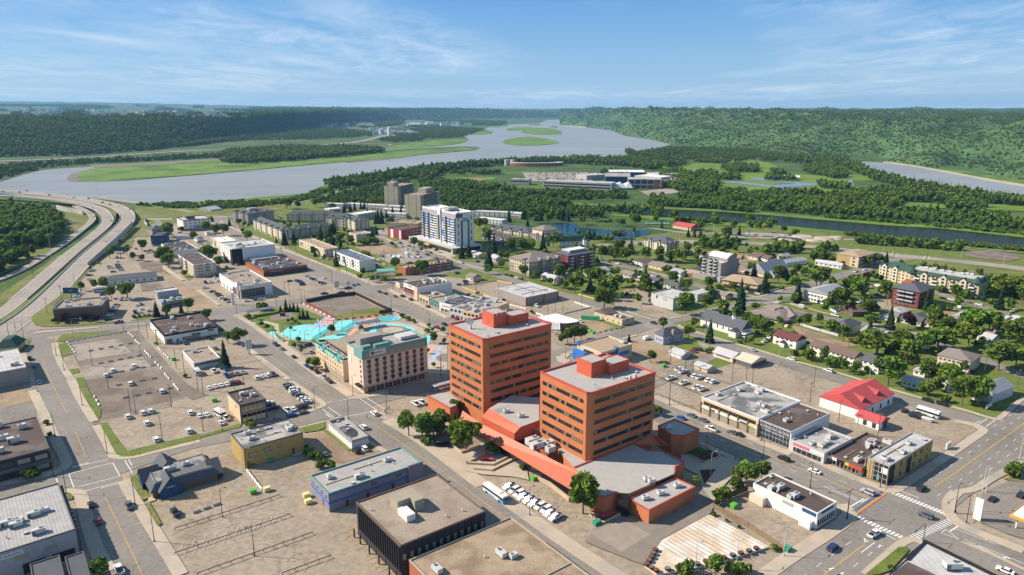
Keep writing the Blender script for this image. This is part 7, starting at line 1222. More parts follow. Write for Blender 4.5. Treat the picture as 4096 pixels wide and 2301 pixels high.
TR={'t1':'p940,515,150 p1225,490,110 p1400,500,110 d780,520,70 s2265,400,90 d2430,400,130','s1':'d1590,840,120 d1650,770,90 d1840,800,110 d1920,870,90 d2060,885,80 d2060,740,130 d2440,520,160 d1500,1290,140 d1170,1320,110 d1370,1300,110 d1610,1420,150 d1850,1430,230 d2340,920,150 d2440,980,190 b1310,1000,50 b1420,920,50 b1250,1100,40 b1840,690,60 b1750,620,60',
 's2':'d70,540,130 d280,490,90 d640,480,140 d770,520,140 d890,520,140 d460,590,110 d1230,600,140 s970,380,60 d1110,370,90 d1165,480,60 d50,910,230 d680,890,250 d820,990,130 d330,1110,90 s1770,650,100 d1800,130,150 d1960,130,90 d2220,110,100 d2460,180,110 s2210,820,60 s1650,620,40 s2290,570,100 s2480,490,90 s1900,630,80 d2180,570,60 s2510,910,80 s2420,600,90 d120,660,60',
 't2':'d550,345,160 s95,420,100 s455,370,70 d260,405,130 d830,475,140 d1020,670,80 d1130,810,160 d1290,840,210 s1090,1160,170 b1620,330,150 d1540,470,70 d1610,570,70 d1690,620,80 s1970,350,80 s2030,350,60 s1890,350,50 s2080,350,60 s2170,460,50 s2220,460,70 s2280,450,60 s2140,350,50 d2110,520,40 d2060,500,40 d2040,620,40 d2000,520,40 d2090,885,70 d2150,800,80 d2195,955,60 d2310,1150,100 d2400,1195,150 b1420,450,90 b510,1300,70',
 't3':'d1050,175,80 d1230,185,80 d460,935,110 d880,880,70 d1860,835,60 d1920,895,50 d2065,915,80 d1930,1060,120 d2090,1065,70 d1930,1415,60 d1850,1210,40 d1760,80,200 b1480,690,90 b1560,730,80 b1640,760,70 b1840,900,80',
 's3':'s110,1015,80 s230,1095,80 s170,1320,80 s690,925,80 s740,865,70 s770,705,100 s820,695,90 s730,705,70 s620,605,60 s980,605,70 s1100,605,80 s1120,545,60 s890,625,60 s430,515,60 s370,535,60 s280,535,60 s520,495,50 s570,495,50 d100,535,100 d950,740,100 b560,1010,140 b640,1010,150 b720,1000,130 d380,1020,120 d1290,1040,110 d1380,1060,80 d1530,1090,70 d1620,1120,60 d970,1040,60 d1030,1370,150 d1400,1460,200 s1980,1205,110 s2080,1185,100 s2360,1335,120 s2450,1135,110 d2240,790,150 d2330,760,120 d2340,960,150 d2360,1440,110 d1910,1160,80 d1330,690,70',
 's4':'s90,800,110 s40,950,90 d330,765,160 d490,705,150 d620,725,140 d500,785,170 d640,765,140 s800,750,130 d950,685,150 a870,740,60 d170,875,100 d210,1000,110 d280,865,90 d510,1115,150 d1650,870,170 d1840,885,180 d2000,905,200 d1780,805,130 d1900,765,150 s2080,745,90 d2290,865,160 d2500,905,110 s1470,565,80 s1540,575,70 d1600,605,90 d1660,605,70 d1720,635,90 d1850,565,110 d1910,565,90 d1990,565,90 a2110,545,60 d1380,355,100 d1510,305,160 d1580,295,120 d1950,380,90 d2130,385,170 b1880,325,60 b1780,305,50 b1690,325,50 s1160,305,80 s1080,295,70 d620,295,110 s780,295,60 s520,275,80 s310,315,90 s580,375,60 d1320,520,80 d700,340,90 d880,335,120 s1220,225,50 d1040,1155,170 d900,1155,90 d700,1165,120 g1050,1275,150 d900,1235,100 d1130,1290,110 d1270,1340,240 s1480,1310,110 d1330,1185,130 d1560,1205,200 d1740,1380,340 d1900,1260,160 d1640,1450,180 d1450,1105,90 d2100,1245,100 d2290,1305,180 d2450,1295,100 s2290,1065,50 d2440,295,80 d2220,1150,80 d2500,1215,80',
 't4':'d1620,965,200 d1710,935,180 d1520,975,160 d1440,1003,120 d2050,485,260 s2400,970,50 b600,385,60 b1000,555,60 b80,320,80 b220,285,60',
 's5':'d290,905,150 d150,885,160 d370,905,170 d450,865,120 d540,775,130 d200,1055,80 d280,1055,80 d330,1205,160 d520,1320,180 d830,1290,150 d860,1400,140 b1010,1310,120 d1200,1295,110 s1500,1125,110 b1400,1095,90 s1650,1345,140 d1850,1210,240 d2100,1255,150 d2110,1095,160 d2240,1130,140 s2130,1450,140 d2400,1265,240 s1310,1450,130 s550,535,60 s640,540,60 s730,550,70 d350,315,150 d90,335,90 s170,405,50 d740,445,110 a920,505,130 d1110,565,150 a1200,525,100 s1290,505,60 a1430,525,110 a1560,560,120 y1640,470,60 a1740,575,150 d1920,485,110 d2100,525,90 d1430,385,140',
 's6':'p650,675,110 s880,445,60 d800,475,120 d660,505,120 d100,725,220 d330,1000,250 d540,860,210 d400,745,90 d870,870,170 d700,905,80 d720,615,60 s1360,1015,110 s2060,905,130 d2250,860,260 d2400,840,240 b1700,835,160 b1840,875,140 b1520,805,110 d2500,960,200 s2230,1010,110',
 't6':'d200,285,110 d340,245,80 d450,355,140 d590,445,150 s870,415,110 d950,600,400 d1250,545,170 d1190,525,170 p1290,305,160 s1090,315,110 d870,285,110 d870,195,170 p660,155,100 d1600,530,310 d1560,340,220 d1700,385,180 d2000,355,290 d1930,490,270 d2150,340,220 d2350,490,310 d2500,450,220 d1320,660,210 d1440,570,190 d1270,750,170 d1070,915,320 d1450,1015,120 d1500,870,190 d1700,940,250 d1860,1120,230 d2040,1140,250 d2250,750,320 d2440,710,200 b220,640,150 b480,710,150 b850,770,80 b2100,885,90 b1700,1095,100',
 't5':'d870,570,280 d1160,510,200 d1410,575,180 s1660,535,180 d1600,635,140 d1860,775,160 d2020,855,190 d920,925,160 s1220,975,140 d550,795,150 d370,1265,150 s60,955,50 b1190,1125,90 b1250,1115,90 b1660,995,70 b1730,970,60 b1910,475,90 b290,215,200 s2480,405,130 d1240,335,120',
 'u4':'d190,320,150 d310,375,180 d410,355,170 d490,275,150 s600,300,90 s630,265,80 d600,140,100 d700,455,250 b360,390,90 b950,470,120 b1200,620,50 d1740,1010,240 d2400,145,70','u2':'b1560,1350,110 b1620,1395,120 b1700,1430,120 b1530,1270,60 b820,1000,130','v2':'b1640,320,80 b1540,325,100 b815,300,50',
 'v4':'d1100,695,110 d1180,655,110 d1280,610,140 d1400,510,200 d1330,485,140 d1560,425,140 d870,505,80 b780,1447,170 d1080,1470,180 d1250,1470,120 b1350,1430,150 b1060,820,50 b1200,880,30 b1330,950,30 b1700,1180,70','v1':'d1310,1500,220 b380,210,150 b470,170,100','v5':'b480,775,40 b1350,100,90 b1400,60,90','u1':'b600,640,70 b640,780,60'}
for rg,s_ in TR.items():
    for q in s_.split():
        x,y,w_=(float(v) for v in q[1:].split(','));tree(q[0],rg,x,y,w_*((1.25 if rg[0] in 'uv' else 1.08) if q[0] in 'db' else 1.05))

# woods that read as one mass: every tree of the wood is one of the crowns above, set on the land
CR={k:[bpy.data.objects.new('seedling',m) for m in v[0][:2]] for k,v in KD.items() if k in 'dsab'}
lo=MB();r_=random.Random(3)
lo.tube([(0,0,0),(.2,0,9)],[.22,.08],4);[lo.tube([(0,0,z),(r_.uniform(-1,1),r_.uniform(-1,1),z+1)],[.08,.04],3) for z in (4,5.5,7,8)];dead=lo.mesh('dead_tree',ML['x'][0])
m_=crown_d(21,3.6,9,1.2,7,34,'d',.85);m2=crown_s(22,13,2.4,9,8);m3=crown_d(23,2.4,12,2.5,6,34,'a',.7);m4=crown_d(24,2.2,2.8,.1,5,26,'d',.55);m5=crown_d(25,3.2,10,1.5,7,34,'d',.85)
ML['c']=(leafm('green_shrub',(.055,.105,.02)),leafm('green_shrub2',(.065,.115,.024)),leafm('green_shrub3',(.045,.095,.018)));m6=crown_d(26,2.3,2.2,.1,5,22,'c',.6)
SRC={'c':m6,'d':m_,'s':m2,'a':m3,'b':m4,'e':m5,'x':dead}
def gn_forest(name,label,pts,key,smin,smax,seed):
    if not pts:return
    r_=random.Random(seed);me=bpy.data.meshes.new(name);me.from_pydata([tuple(p) for p in pts],[],[])
    a=me.attributes.new('sc','FLOAT_VECTOR','POINT');b_=me.attributes.new('rz','FLOAT_VECTOR','POINT');va,vb=[],[]
    for p in pts:
        s=r_.uniform(smin,smax)*(1+max(0,p[1]-2500)/6000*.9);va+=[s,s,s*r_.uniform(.8,1.25)];vb+=[0,0,r_.uniform(0,6.28)]
    a.data.foreach_set('vector',va);b_.data.foreach_set('vector',vb)
    o=link(name,me);tag(o,label,'forest' if key !='b' else 'shrubs',None,'stuff');src=SEED[key]
    ng=bpy.data.node_groups.new(name,'GeometryNodeTree');ng.interface.new_socket('Geometry',in_out='INPUT',socket_type='NodeSocketGeometry');ng.interface.new_socket('Geometry',in_out='OUTPUT',socket_type='NodeSocketGeometry')
    n=ng.nodes;gi,go,iop,oi=n.new('NodeGroupInput'),n.new('NodeGroupOutput'),n.new('GeometryNodeInstanceOnPoints'),n.new('GeometryNodeObjectInfo');oi.inputs['Object'].default_value=src;oi.inputs['As Instance'].default_value=True
    s1,s2=n.new('GeometryNodeInputNamedAttribute'),n.new('GeometryNodeInputNamedAttribute')
    for q,nm in ((s1,'sc'),(s2,'rz')):q.data_type='FLOAT_VECTOR';q.inputs['Name'].default_value=nm
    k=ng.links.new;k(gi.outputs[0],iop.inputs['Points']);k(oi.outputs['Geometry'],iop.inputs['Instance']);k(s1.outputs['Attribute'],iop.inputs['Scale']);k(s2.outputs['Attribute'],iop.inputs['Rotation']);k(iop.outputs[0],go.inputs[0])
    o.modifiers.new('woods','NODES').node_group=ng
SEED={}
for k_,(rg,x,y) in {'d':('n',236,905),'s':('n',232,915),'a':('n',2410,800),'b':('n',2520,838),'e':('n',240,925),'x':('n',3420,640),'c':('n',3600,650)}.items():      # one real tree of each kind stands in its own wood
    e=empty({'s':'spruce_tree','x':'dead_tree','b':'bush','c':'bush'}.get(k_,'leafy_tree'),G((x,y)));c=link('crown' if k_ !='x' else 'bare_stem',SRC[k_],e);SEED[k_]=c;e['category']='tree'
    e['label']={'d':'edge tree of the highway woods, rightmost crown of the three nearest the road bend','s':'lone spruce at the edge of the highway woods','a':'aspen standing among the thicket by the dark channel','b':'low bush on the reed bank of the dark channel','e':'lowest leafy tree at the edge of the highway woods','x':'bare grey dead tree at the foot of the east hills','c':'low bright bush at the foot of the east hills'}[k_]
def scatter(poly,sp,seed,z=0,jitter=1,reg='n'):
    P=[G(p,z,reg) for p in poly];r_=random.Random(seed);v,tr=tri_fill([(p.x,p.y) for p in P],z);out=[]
    for t in tr:
        a,b_,c=(Vector(v[i]) for i in t);ar=(b_-a).cross(c-a).length/2;n=ar/(sp*sp);n=int(n)+(1 if r_.random()<n%1 else 0)
        for _ in range(n):
            u,w_=r_.random(),r_.random()
            if u+w_>1:u,w_=1-u,1-w_
            q=a+(b_-a)*u+(c-a)*w_
            if mnoise.noise(Vector((q.x/55,q.y/55,seed)))>-.33:out.append(tuple(q))
    return out
def split(pts,w_,seed):
    r_=random.Random(seed);ks=list(w_);out={k:[] for k in ks}
    for p in pts:
        nz=mnoise.noise(Vector((p[0]/90,p[1]/90,7)));k=r_.choices(ks,[w_[k]*(1+(1.2*nz if k=='s' else-1.2*nz if k=='a' else 0)) for k in ks])[0];out[k].append(p)
    return out
KN={'d':'leafy','e':'dense leafy','s':'spruce','a':'aspen','b':'shrub','x':'bare dead','c':'bright shrub'}
def wood(where,polys,sp,w_,smin=.9,smax=1.35,seed=1,reg='n',z=0):
    pts=[]
    for i,pl in enumerate(polys):pts+=scatter(pl,sp,seed+i,z,reg=reg)
    for k,q in split(pts,w_,seed).items():gn_forest('forest' if k !='b' else 'shrub_cover','%s growth of the %s'%(KN[k],where),q,k,smin if k !='b' else .8,smax if k !='b' else 1.6,seed+len(k))
wood('dark woods left of the highway',[[(-500,1250),(-400,860),(20,838),(110,842),(190,852),(240,885),(245,935),(225,975),(120,1030),(0,1088)]],5.5,{'d':5,'e':5,'s':2,'b':2},1.1,1.6,1)
wood('bank across the river',[[(0,700),(160,674),(240,667),(380,654),(600,645),(880,632),(880,622),(600,633),(380,643),(150,657),(0,672)],[(-300,735),(0,722),(60,702),(160,678),(100,680),(0,700),(-300,720)]],8,{'d':3,'s':3,'b':4},.8,1.2,2)
wood('wooded river flat',[[(885,650),(876,636),(900,612),(1000,603),(1150,592),(1300,594),(1400,592),(1530,602),(1541,611),(1400,622),(1300,632),(1180,645),(1024,655),(900,655)],[(540,604),(700,592),(1000,556),(1100,520),(1024,505),(900,560),(760,588),(560,602)]],9,{'d':6,'e':5,'s':3},1.1,1.6,5)
wood('valley woods beside the far highway',[[(1030,515),(1100,516),(1250,513),(1400,522),(1480,532),(1490,544),(1400,552),(1250,560),(1030,563),(900,572),(960,545)],[(1560,520),(1650,506),(1800,512),(1935,520),(1860,548),(1800,555),(1700,556),(1590,552)],[(1500,562),(1560,552),(1700,558),(1690,564),(1580,572)],[(1700,482),(1900,486),(2030,490),(2000,503),(1800,500)],[(1430,510),(1550,490),(1620,490),(1600,500),(1480,516)]],15,{'d':5,'e':5,'s':4},.75,1.1,9)
wood('tall riverside woods',[[(1300,740),(1420,722),(1560,700),(1700,676),(2048,650),(2300,640),(2500,640),(2600,640),(2740,650),(2740,665),(2600,680),(2480,664),(2250,654),(2200,656),(2000,662),(1850,678),(1760,692),(1740,722),(1690,730),(1640,715),(1540,730),(1440,750),(1330,768)]],7.5,{'a':5,'d':4,'e':4,'s':3},1.0,1.4,14)
wood('woods round the recreation complex',[[(2050,770),(2300,772),(2500,780),(2520,796),(2300,800),(2050,790)],[(1750,762),(2050,790),(2320,818),(2320,832),(2240,862),(2050,868),(1800,852),(1745,805)],[(1245,802),(1540,740),(1640,728),(1640,760),(1560,792),(1530,828),(1250,812)],[(1680,728),(1760,745),(1780,770),(1680,765)],[(1700,742),(1860,745),(1880,762),(1800,772),(1700,765)],[(2400,690),(2470,688),(2480,695),(2400,697)]],6,{'d':4,'e':3,'a':4,'s':1,'b':4},.65,1.0,20)
wood('channel bank woods',[[(2600,798),(2700,785),(2900,790),(3100,802),(3400,822),(3600,838),(3850,862),(4200,892),(5000,980),(5000,1020),(4200,940),(3752,896),(3551,884),(3300,864),(3072,844),(2884,831),(2600,819)]],6,{'d':4,'e':5,'a':2,'b':6},.75,1.15,30)
wood('dark woods before the right river',[[(3385,780),(3500,768),(3600,760),(3800,762),(3900,778),(3960,792),(4096,805),(4300,860),(4300,880),(4096,825),(3940,818),(3940,850),(3790,845),(3780,815),(3600,805),(3450,803)],[(3370,665),(3420,655),(3480,690),(3640,735),(3800,765),(3720,765),(3600,745),(3480,720)]],7,{'d':4,'e':6,'s':4},.95,1.3,40)
wood('flat woods behind the golf course',[[(2500,600),(2560,612),(2680,592),(3080,604),(3400,642),(3420,668),(3200,655),(3000,640),(2900,640),(2700,640),(2600,632),(2500,618)]],10,{'d':4,'e':4,'s':3,'x':3},.8,1.15,50)
wood('golf course clumps',[[(2720,690),(2750,700),(2860,690),(2880,740),(2850,780),(2740,775),(2700,745)],[(2880,675),(2960,662),(3030,670),(3030,690),(2920,694)],[(3200,668),(3320,662),(3380,690),(3390,712),(3330,716),(3220,690)],[(2640,690),(2720,688),(2720,700),(2650,704)],[(3080,690),(3130,688),(3140,700),(3090,702)],[(3000,770),(3250,775),(3600,800),(3600,835),(3200,815),(2900,795),(2880,775)]],6.5,{'d':5,'e':6,'s':1},.85,1.2,60)
wood('small golf groves',[[(2640,700),(2720,705),(2760,735),(2700,765),(2640,745)],[(2870,705),(2950,700),(2960,722),(2880,722)],[(3060,710),(3180,715),(3180,726),(3060,722)],[(3270,735),(3400,748),(3390,765),(3280,755)],[(2560,660),(2620,655),(2660,665),(2600,672)],[(2760,650),(2880,640),(2990,642),(2890,656)],[(1760,728),(1860,736),(1860,744),(1760,742)],[(1830,730),(2060,756),(2060,772),(1900,764),(1840,750)],[(1780,700),(1860,694),(2000,690),(2000,696),(1870,702)],[(2200,735),(2250,733),(2250,740),(2200,742)]],6,{'d':5,'e':5},.7,1.05,66)
wood('belt of trees along the parkway',[[(700,640),(900,600),(1200,625),(1500,650),(2200,690),(2230,745),(2000,775),(1500,745),(1100,728),(720,705)],[(-20,40),(700,70),(1500,170),(1500,195),(700,120),(-20,80)]],4.2,{'d':5,'e':4,'b':3},.6,.95,70,'s5')
wood('hedge belt by the parkway',[[(500,205),(1300,245),(1550,275),(1800,300),(1700,312),(1200,272),(500,235)],[(0,320),(200,280),(330,290),(260,350),(245,440),(0,450)],[(2110,700),(2529,740),(2900,800),(2900,900),(2400,880),(2080,800)]],4.5,{'d':5,'e':4,'b':5},.6,.95,80,'s6')
wood('park trees round the pond',[[(860,165),(1100,150),(1400,160),(1700,150),(2230,150),(2500,170),(2532,250),(2300,270),(2000,270),(1750,250),(1600,262),(1400,270),(1200,260),(1000,290),(900,270)],[(1230,500),(1500,560),(1850,600),(1800,620),(1400,570)]],7,{'d':5,'e':3,'a':3,'s':2},.7,1.1,90,'s4')
wood('riverside scrub',[[(540,822),(700,818),(1000,806),(1215,785),(1290,755),(1330,760),(1230,800),(1100,822),(900,836),(700,834)],[(3300,872),(3700,905),(4096,942),(4600,1000),(4600,990),(4096,936),(3700,899),(3300,866)],[(3380,938),(3600,958),(4096,1000),(4096,1006),(3600,966),(3380,944)],[(2700,872),(3100,900),(3100,912),(2700,884)]],5,{'b':1},.6,1.1,100)
# garden greenery between the houses, clear of roofs and roads
gd=[]
def segd(v,l):
    best=1e9
    for a,c in zip(l,l[1:]):
        d=c-a;t=max(0,min(1,(v-a).dot(d)/max(d.length_squared,1e-6)));best=min(best,(a+d*t-v).length)
    return best
for p in scatter([(2300,985),(2700,975),(3150,990),(3500,1060),(4300,1130),(4300,1500),(3950,1660),(3600,1575),(3200,1450),(2640,1270),(2400,1190),(2060,1095),(2150,1000)],14,77)+scatter([(800,900),(1000,880),(1450,930),(1500,985),(1450,1120),(1150,970),(900,900)],12,78):
    v=Vector(p);ok=all(not (-3<(v-b.loc).dot(b.u)<b.w+3 and-3<(v-b.loc).dot(b.v)<b.l+3) for b in BL)
    if ok and all(segd(v,l)>wd/2+3 for l,wd in ROADS):gd.append(p)
for k,q in split(gd,{'d':4,'e':4,'b':6},5).items():gn_forest('shrub_cover' if k=='b' else 'garden_trees','%s growth scattered through the gardens'%KN[k],q,k,*((.7,1.3) if k=='b' else (.5,.95)),17)
# hillside cover
def hill_pts(v,f,sp_,cond,seed):
    r_=random.Random(seed);out=[]
    for q in f:
        a,b_,c,d=(Vector(v[i]) for i in q);m=(a+c)/2
        if not cond(m):continue
        X,Y_=to_px(m)
        if X<-250 or X>4350:continue
        sp=sp_*(1+max(0,m.y-3000)/2500);n=(c-a).cross(d-b_).length/2/(sp*sp);n=int(n)+(1 if r_.random()<n%1 else 0)
        for _ in range(n):
            u,w_=r_.random(),r_.random();p=a.lerp(b_,u).lerp(d.lerp(c,u),w_);out.append(tuple(p))
    return out
hp=hill_pts(hvL,hfL,10.5,lambda m:m.z>1 and m.y<12000,5)
def opn(p):X,Y_=to_px(Vector(p));return not (428<Y_<474 and X<1000 and (mnoise.noise(Vector((X/120,Y_/9,2)))>-.25 or int(X*7)%3==0))
hp=[p for p in hp if opn(p)]
for k,q in split(hp,{'d':5,'e':5,'s':5},3).items():gn_forest('forest','%s growth covering the western hillside'%KN[k],q,k,1.15,1.7,12)
hp=hill_pts(hvR,hfR,10.5,lambda m:m.z>1 and m.y<11000,6)
low=[p for p in hp if p[2]<96];top=[p for p in hp if p[2]>=92]
for k,q in split(low,{'c':10,'x':2.4,'d':.7},4).items():gn_forest('shrub_cover' if k=='c' else 'forest','%s growth on the eastern hillside'%KN[k],q,k,*((.7,1.5) if k=='c' else (.4,.65) if k=='d' else (.8,1.2)),13)
for k,q in split(top,{'x':5,'b':3,'s':2},4).items():gn_forest('shrub_cover' if k=='b' else 'forest','%s growth on the burnt eastern plateau'%KN[k],q,k,*((1.2,2.2) if k=='b' else (.5,.85)),15)

# ---------------------------------------------------------------- vehicles
PC={'w':(.78,.78,.77),'s':(.45,.46,.47),'g':(.13,.14,.155),'k':(.02,.021,.024),'b':(.02,.09,.30),'r':(.30,.02,.03),'y':(.75,.45,.01),'n':(.02,.045,.12)}
CN={'w':'white','s':'silver','g':'dark grey','k':'black','b':'blue','r':'red','y':'yellow','n':'navy'}
MP={k:gloss('paint_'+CN[k].replace(' ','_'),c,.25,spec=.6) for k,c in PC.items()};M_tyre=gloss('tyre',(.02,.02,.02),.8);M_cg=gloss('car_glass',(.02,.025,.03),.08,spec=.7);M_lamp=gloss('tail_lamp',(.5,.02,.02),.3);M_head=gloss('head_lamp',(.8,.8,.75),.2)
KV={'c':('sedan',4.6,1.8,[(-2.3,.35),(2.3,.35),(2.3,.75),(2.15,.88),(.9,.95),(-1.7,1.0),(-2.3,.95)],(-1.75,-1.05,.35,1.05,.97,1.42),1.4),'u':('suv',4.8,1.95,[(-2.4,.4),(2.4,.4),(2.4,.95),(2.2,1.1),(1.0,1.18),(-2.3,1.18),(-2.4,1.0)],(-2.35,-2.1,.45,1.15,1.17,1.75),1.45),
      'p':('pickup_truck',5.8,2.0,[(-2.9,.5),(2.9,.5),(2.9,1.1),(2.75,1.22),(1.3,1.28),(-.75,1.28),(-.75,1.25),(-2.9,1.25)],(-.75,-.6,.9,1.5,1.27,1.88),1.85),'v':('van',5.4,2.05,[(-2.7,.4),(2.7,.4),(2.7,1.0),(2.3,1.35),(1.6,2.1),(-2.7,2.15)],(.3,.3,1.6,2.2,1.4,2.12),1.6)}
def vparts(k,near):
    nm,ln,wd,pr,(g0,g1,g2,g3,gz0,gz1),wb=KV[k];h=wd/2;body,gl,wh=MB(),MB(),MB()
    n=len(pr);body.add([(x,-h,z) for x,z in pr]+[(x,h,z) for x,z in pr],[tuple(range(n)),tuple(range(2*n-1,n-1,-1))]+[(i,n+i,n+(i+1)%n,(i+1)%n) for i in range(n)])
    gi=h*.80;gl.add([(g0,-h*.94,gz0),(g3,-h*.94,gz0),(g3,h*.94,gz0),(g0,h*.94,gz0),(g1,-gi,gz1),(g2,-gi,gz1),(g2,gi,gz1),(g1,gi,gz1)],[(0,1,5,4),(1,2,6,5),(2,3,7,6),(3,0,4,7)])
    if k !='v':body.box(g1-.02,g2+.02,-gi,gi,gz1,gz1+.05)
    if k=='p':gl.box(-2.75,-.85,-h*.84,h*.84,1.24,1.275)
    for x in (-wb,wb):
        for y in (-h+.1,h-.1):i0=len(wh.v);wh.cyl(0,0,-.11,.11,.36,n=10);wh.v[i0:]=[(x+a,y+c,.36+b_) for a,b_,c in wh.v[i0:]];wh.f[-1]=wh.f[-1] if y>0 else wh.f[-1]
    return body,gl,wh
VP={}
def vehicle(k,col,p,hd,near):
    key=(k,col,near)
    if key not in VP:
        bo,gl,wh=vparts(k,near)
        if near:
            w1=MB();w1.cyl(0,0,-.12,.12,.36,n=12);w1.v=[(a,c,b_) for a,b_,c in w1.v];w1.add([(a,-.12,b_) for a,_,b_ in w1.v[:12]],[tuple(range(12))]);hl=MB();hl.box(-.04,.04,-.2,.2,-.08,.08)
            VP[key]=(bo.mesh('body',MP[col]),gl.mesh('windows',M_cg),VP.get('wh') or w1.mesh('wheel',M_tyre),VP.get('hl') or hl.mesh('lamp',M_head),VP.get('tl') or hl.mesh('lamp',M_lamp));VP['wh'],VP['hl'],VP['tl']=VP[key][2:]
        else:
            a=MB();a.add(bo.v,bo.f,0);a.add(gl.v,gl.f,1);a.add(wh.v,wh.f,2);VP[key]=a.mesh(KV[k][0],(MP[col],M_cg,M_tyre))
    nm,ln,wd,pr,_,wb=KV[k];q=VP[key]
    if near:
        e=empty(nm,p,hd);link('body',q[0],e);link('windows',q[1],e)
        for x in (-wb,wb):
            for y in (-wd/2+.06,wd/2-.06):link('wheel',q[2],e,(x,y,.36))
        for y in (-wd*.36,wd*.36):link('headlight',q[3],e,(ln/2,y,.75));link('tail_light',q[4],e,(-ln/2,y,.85))
    else:e=link(nm,q,None,p,hd)
    return e
VN={'c':'sedan','u':'SUV','p':'pickup truck','v':'van'};LA=math.atan2(*(left_st[30]-left_st[20]).yx)
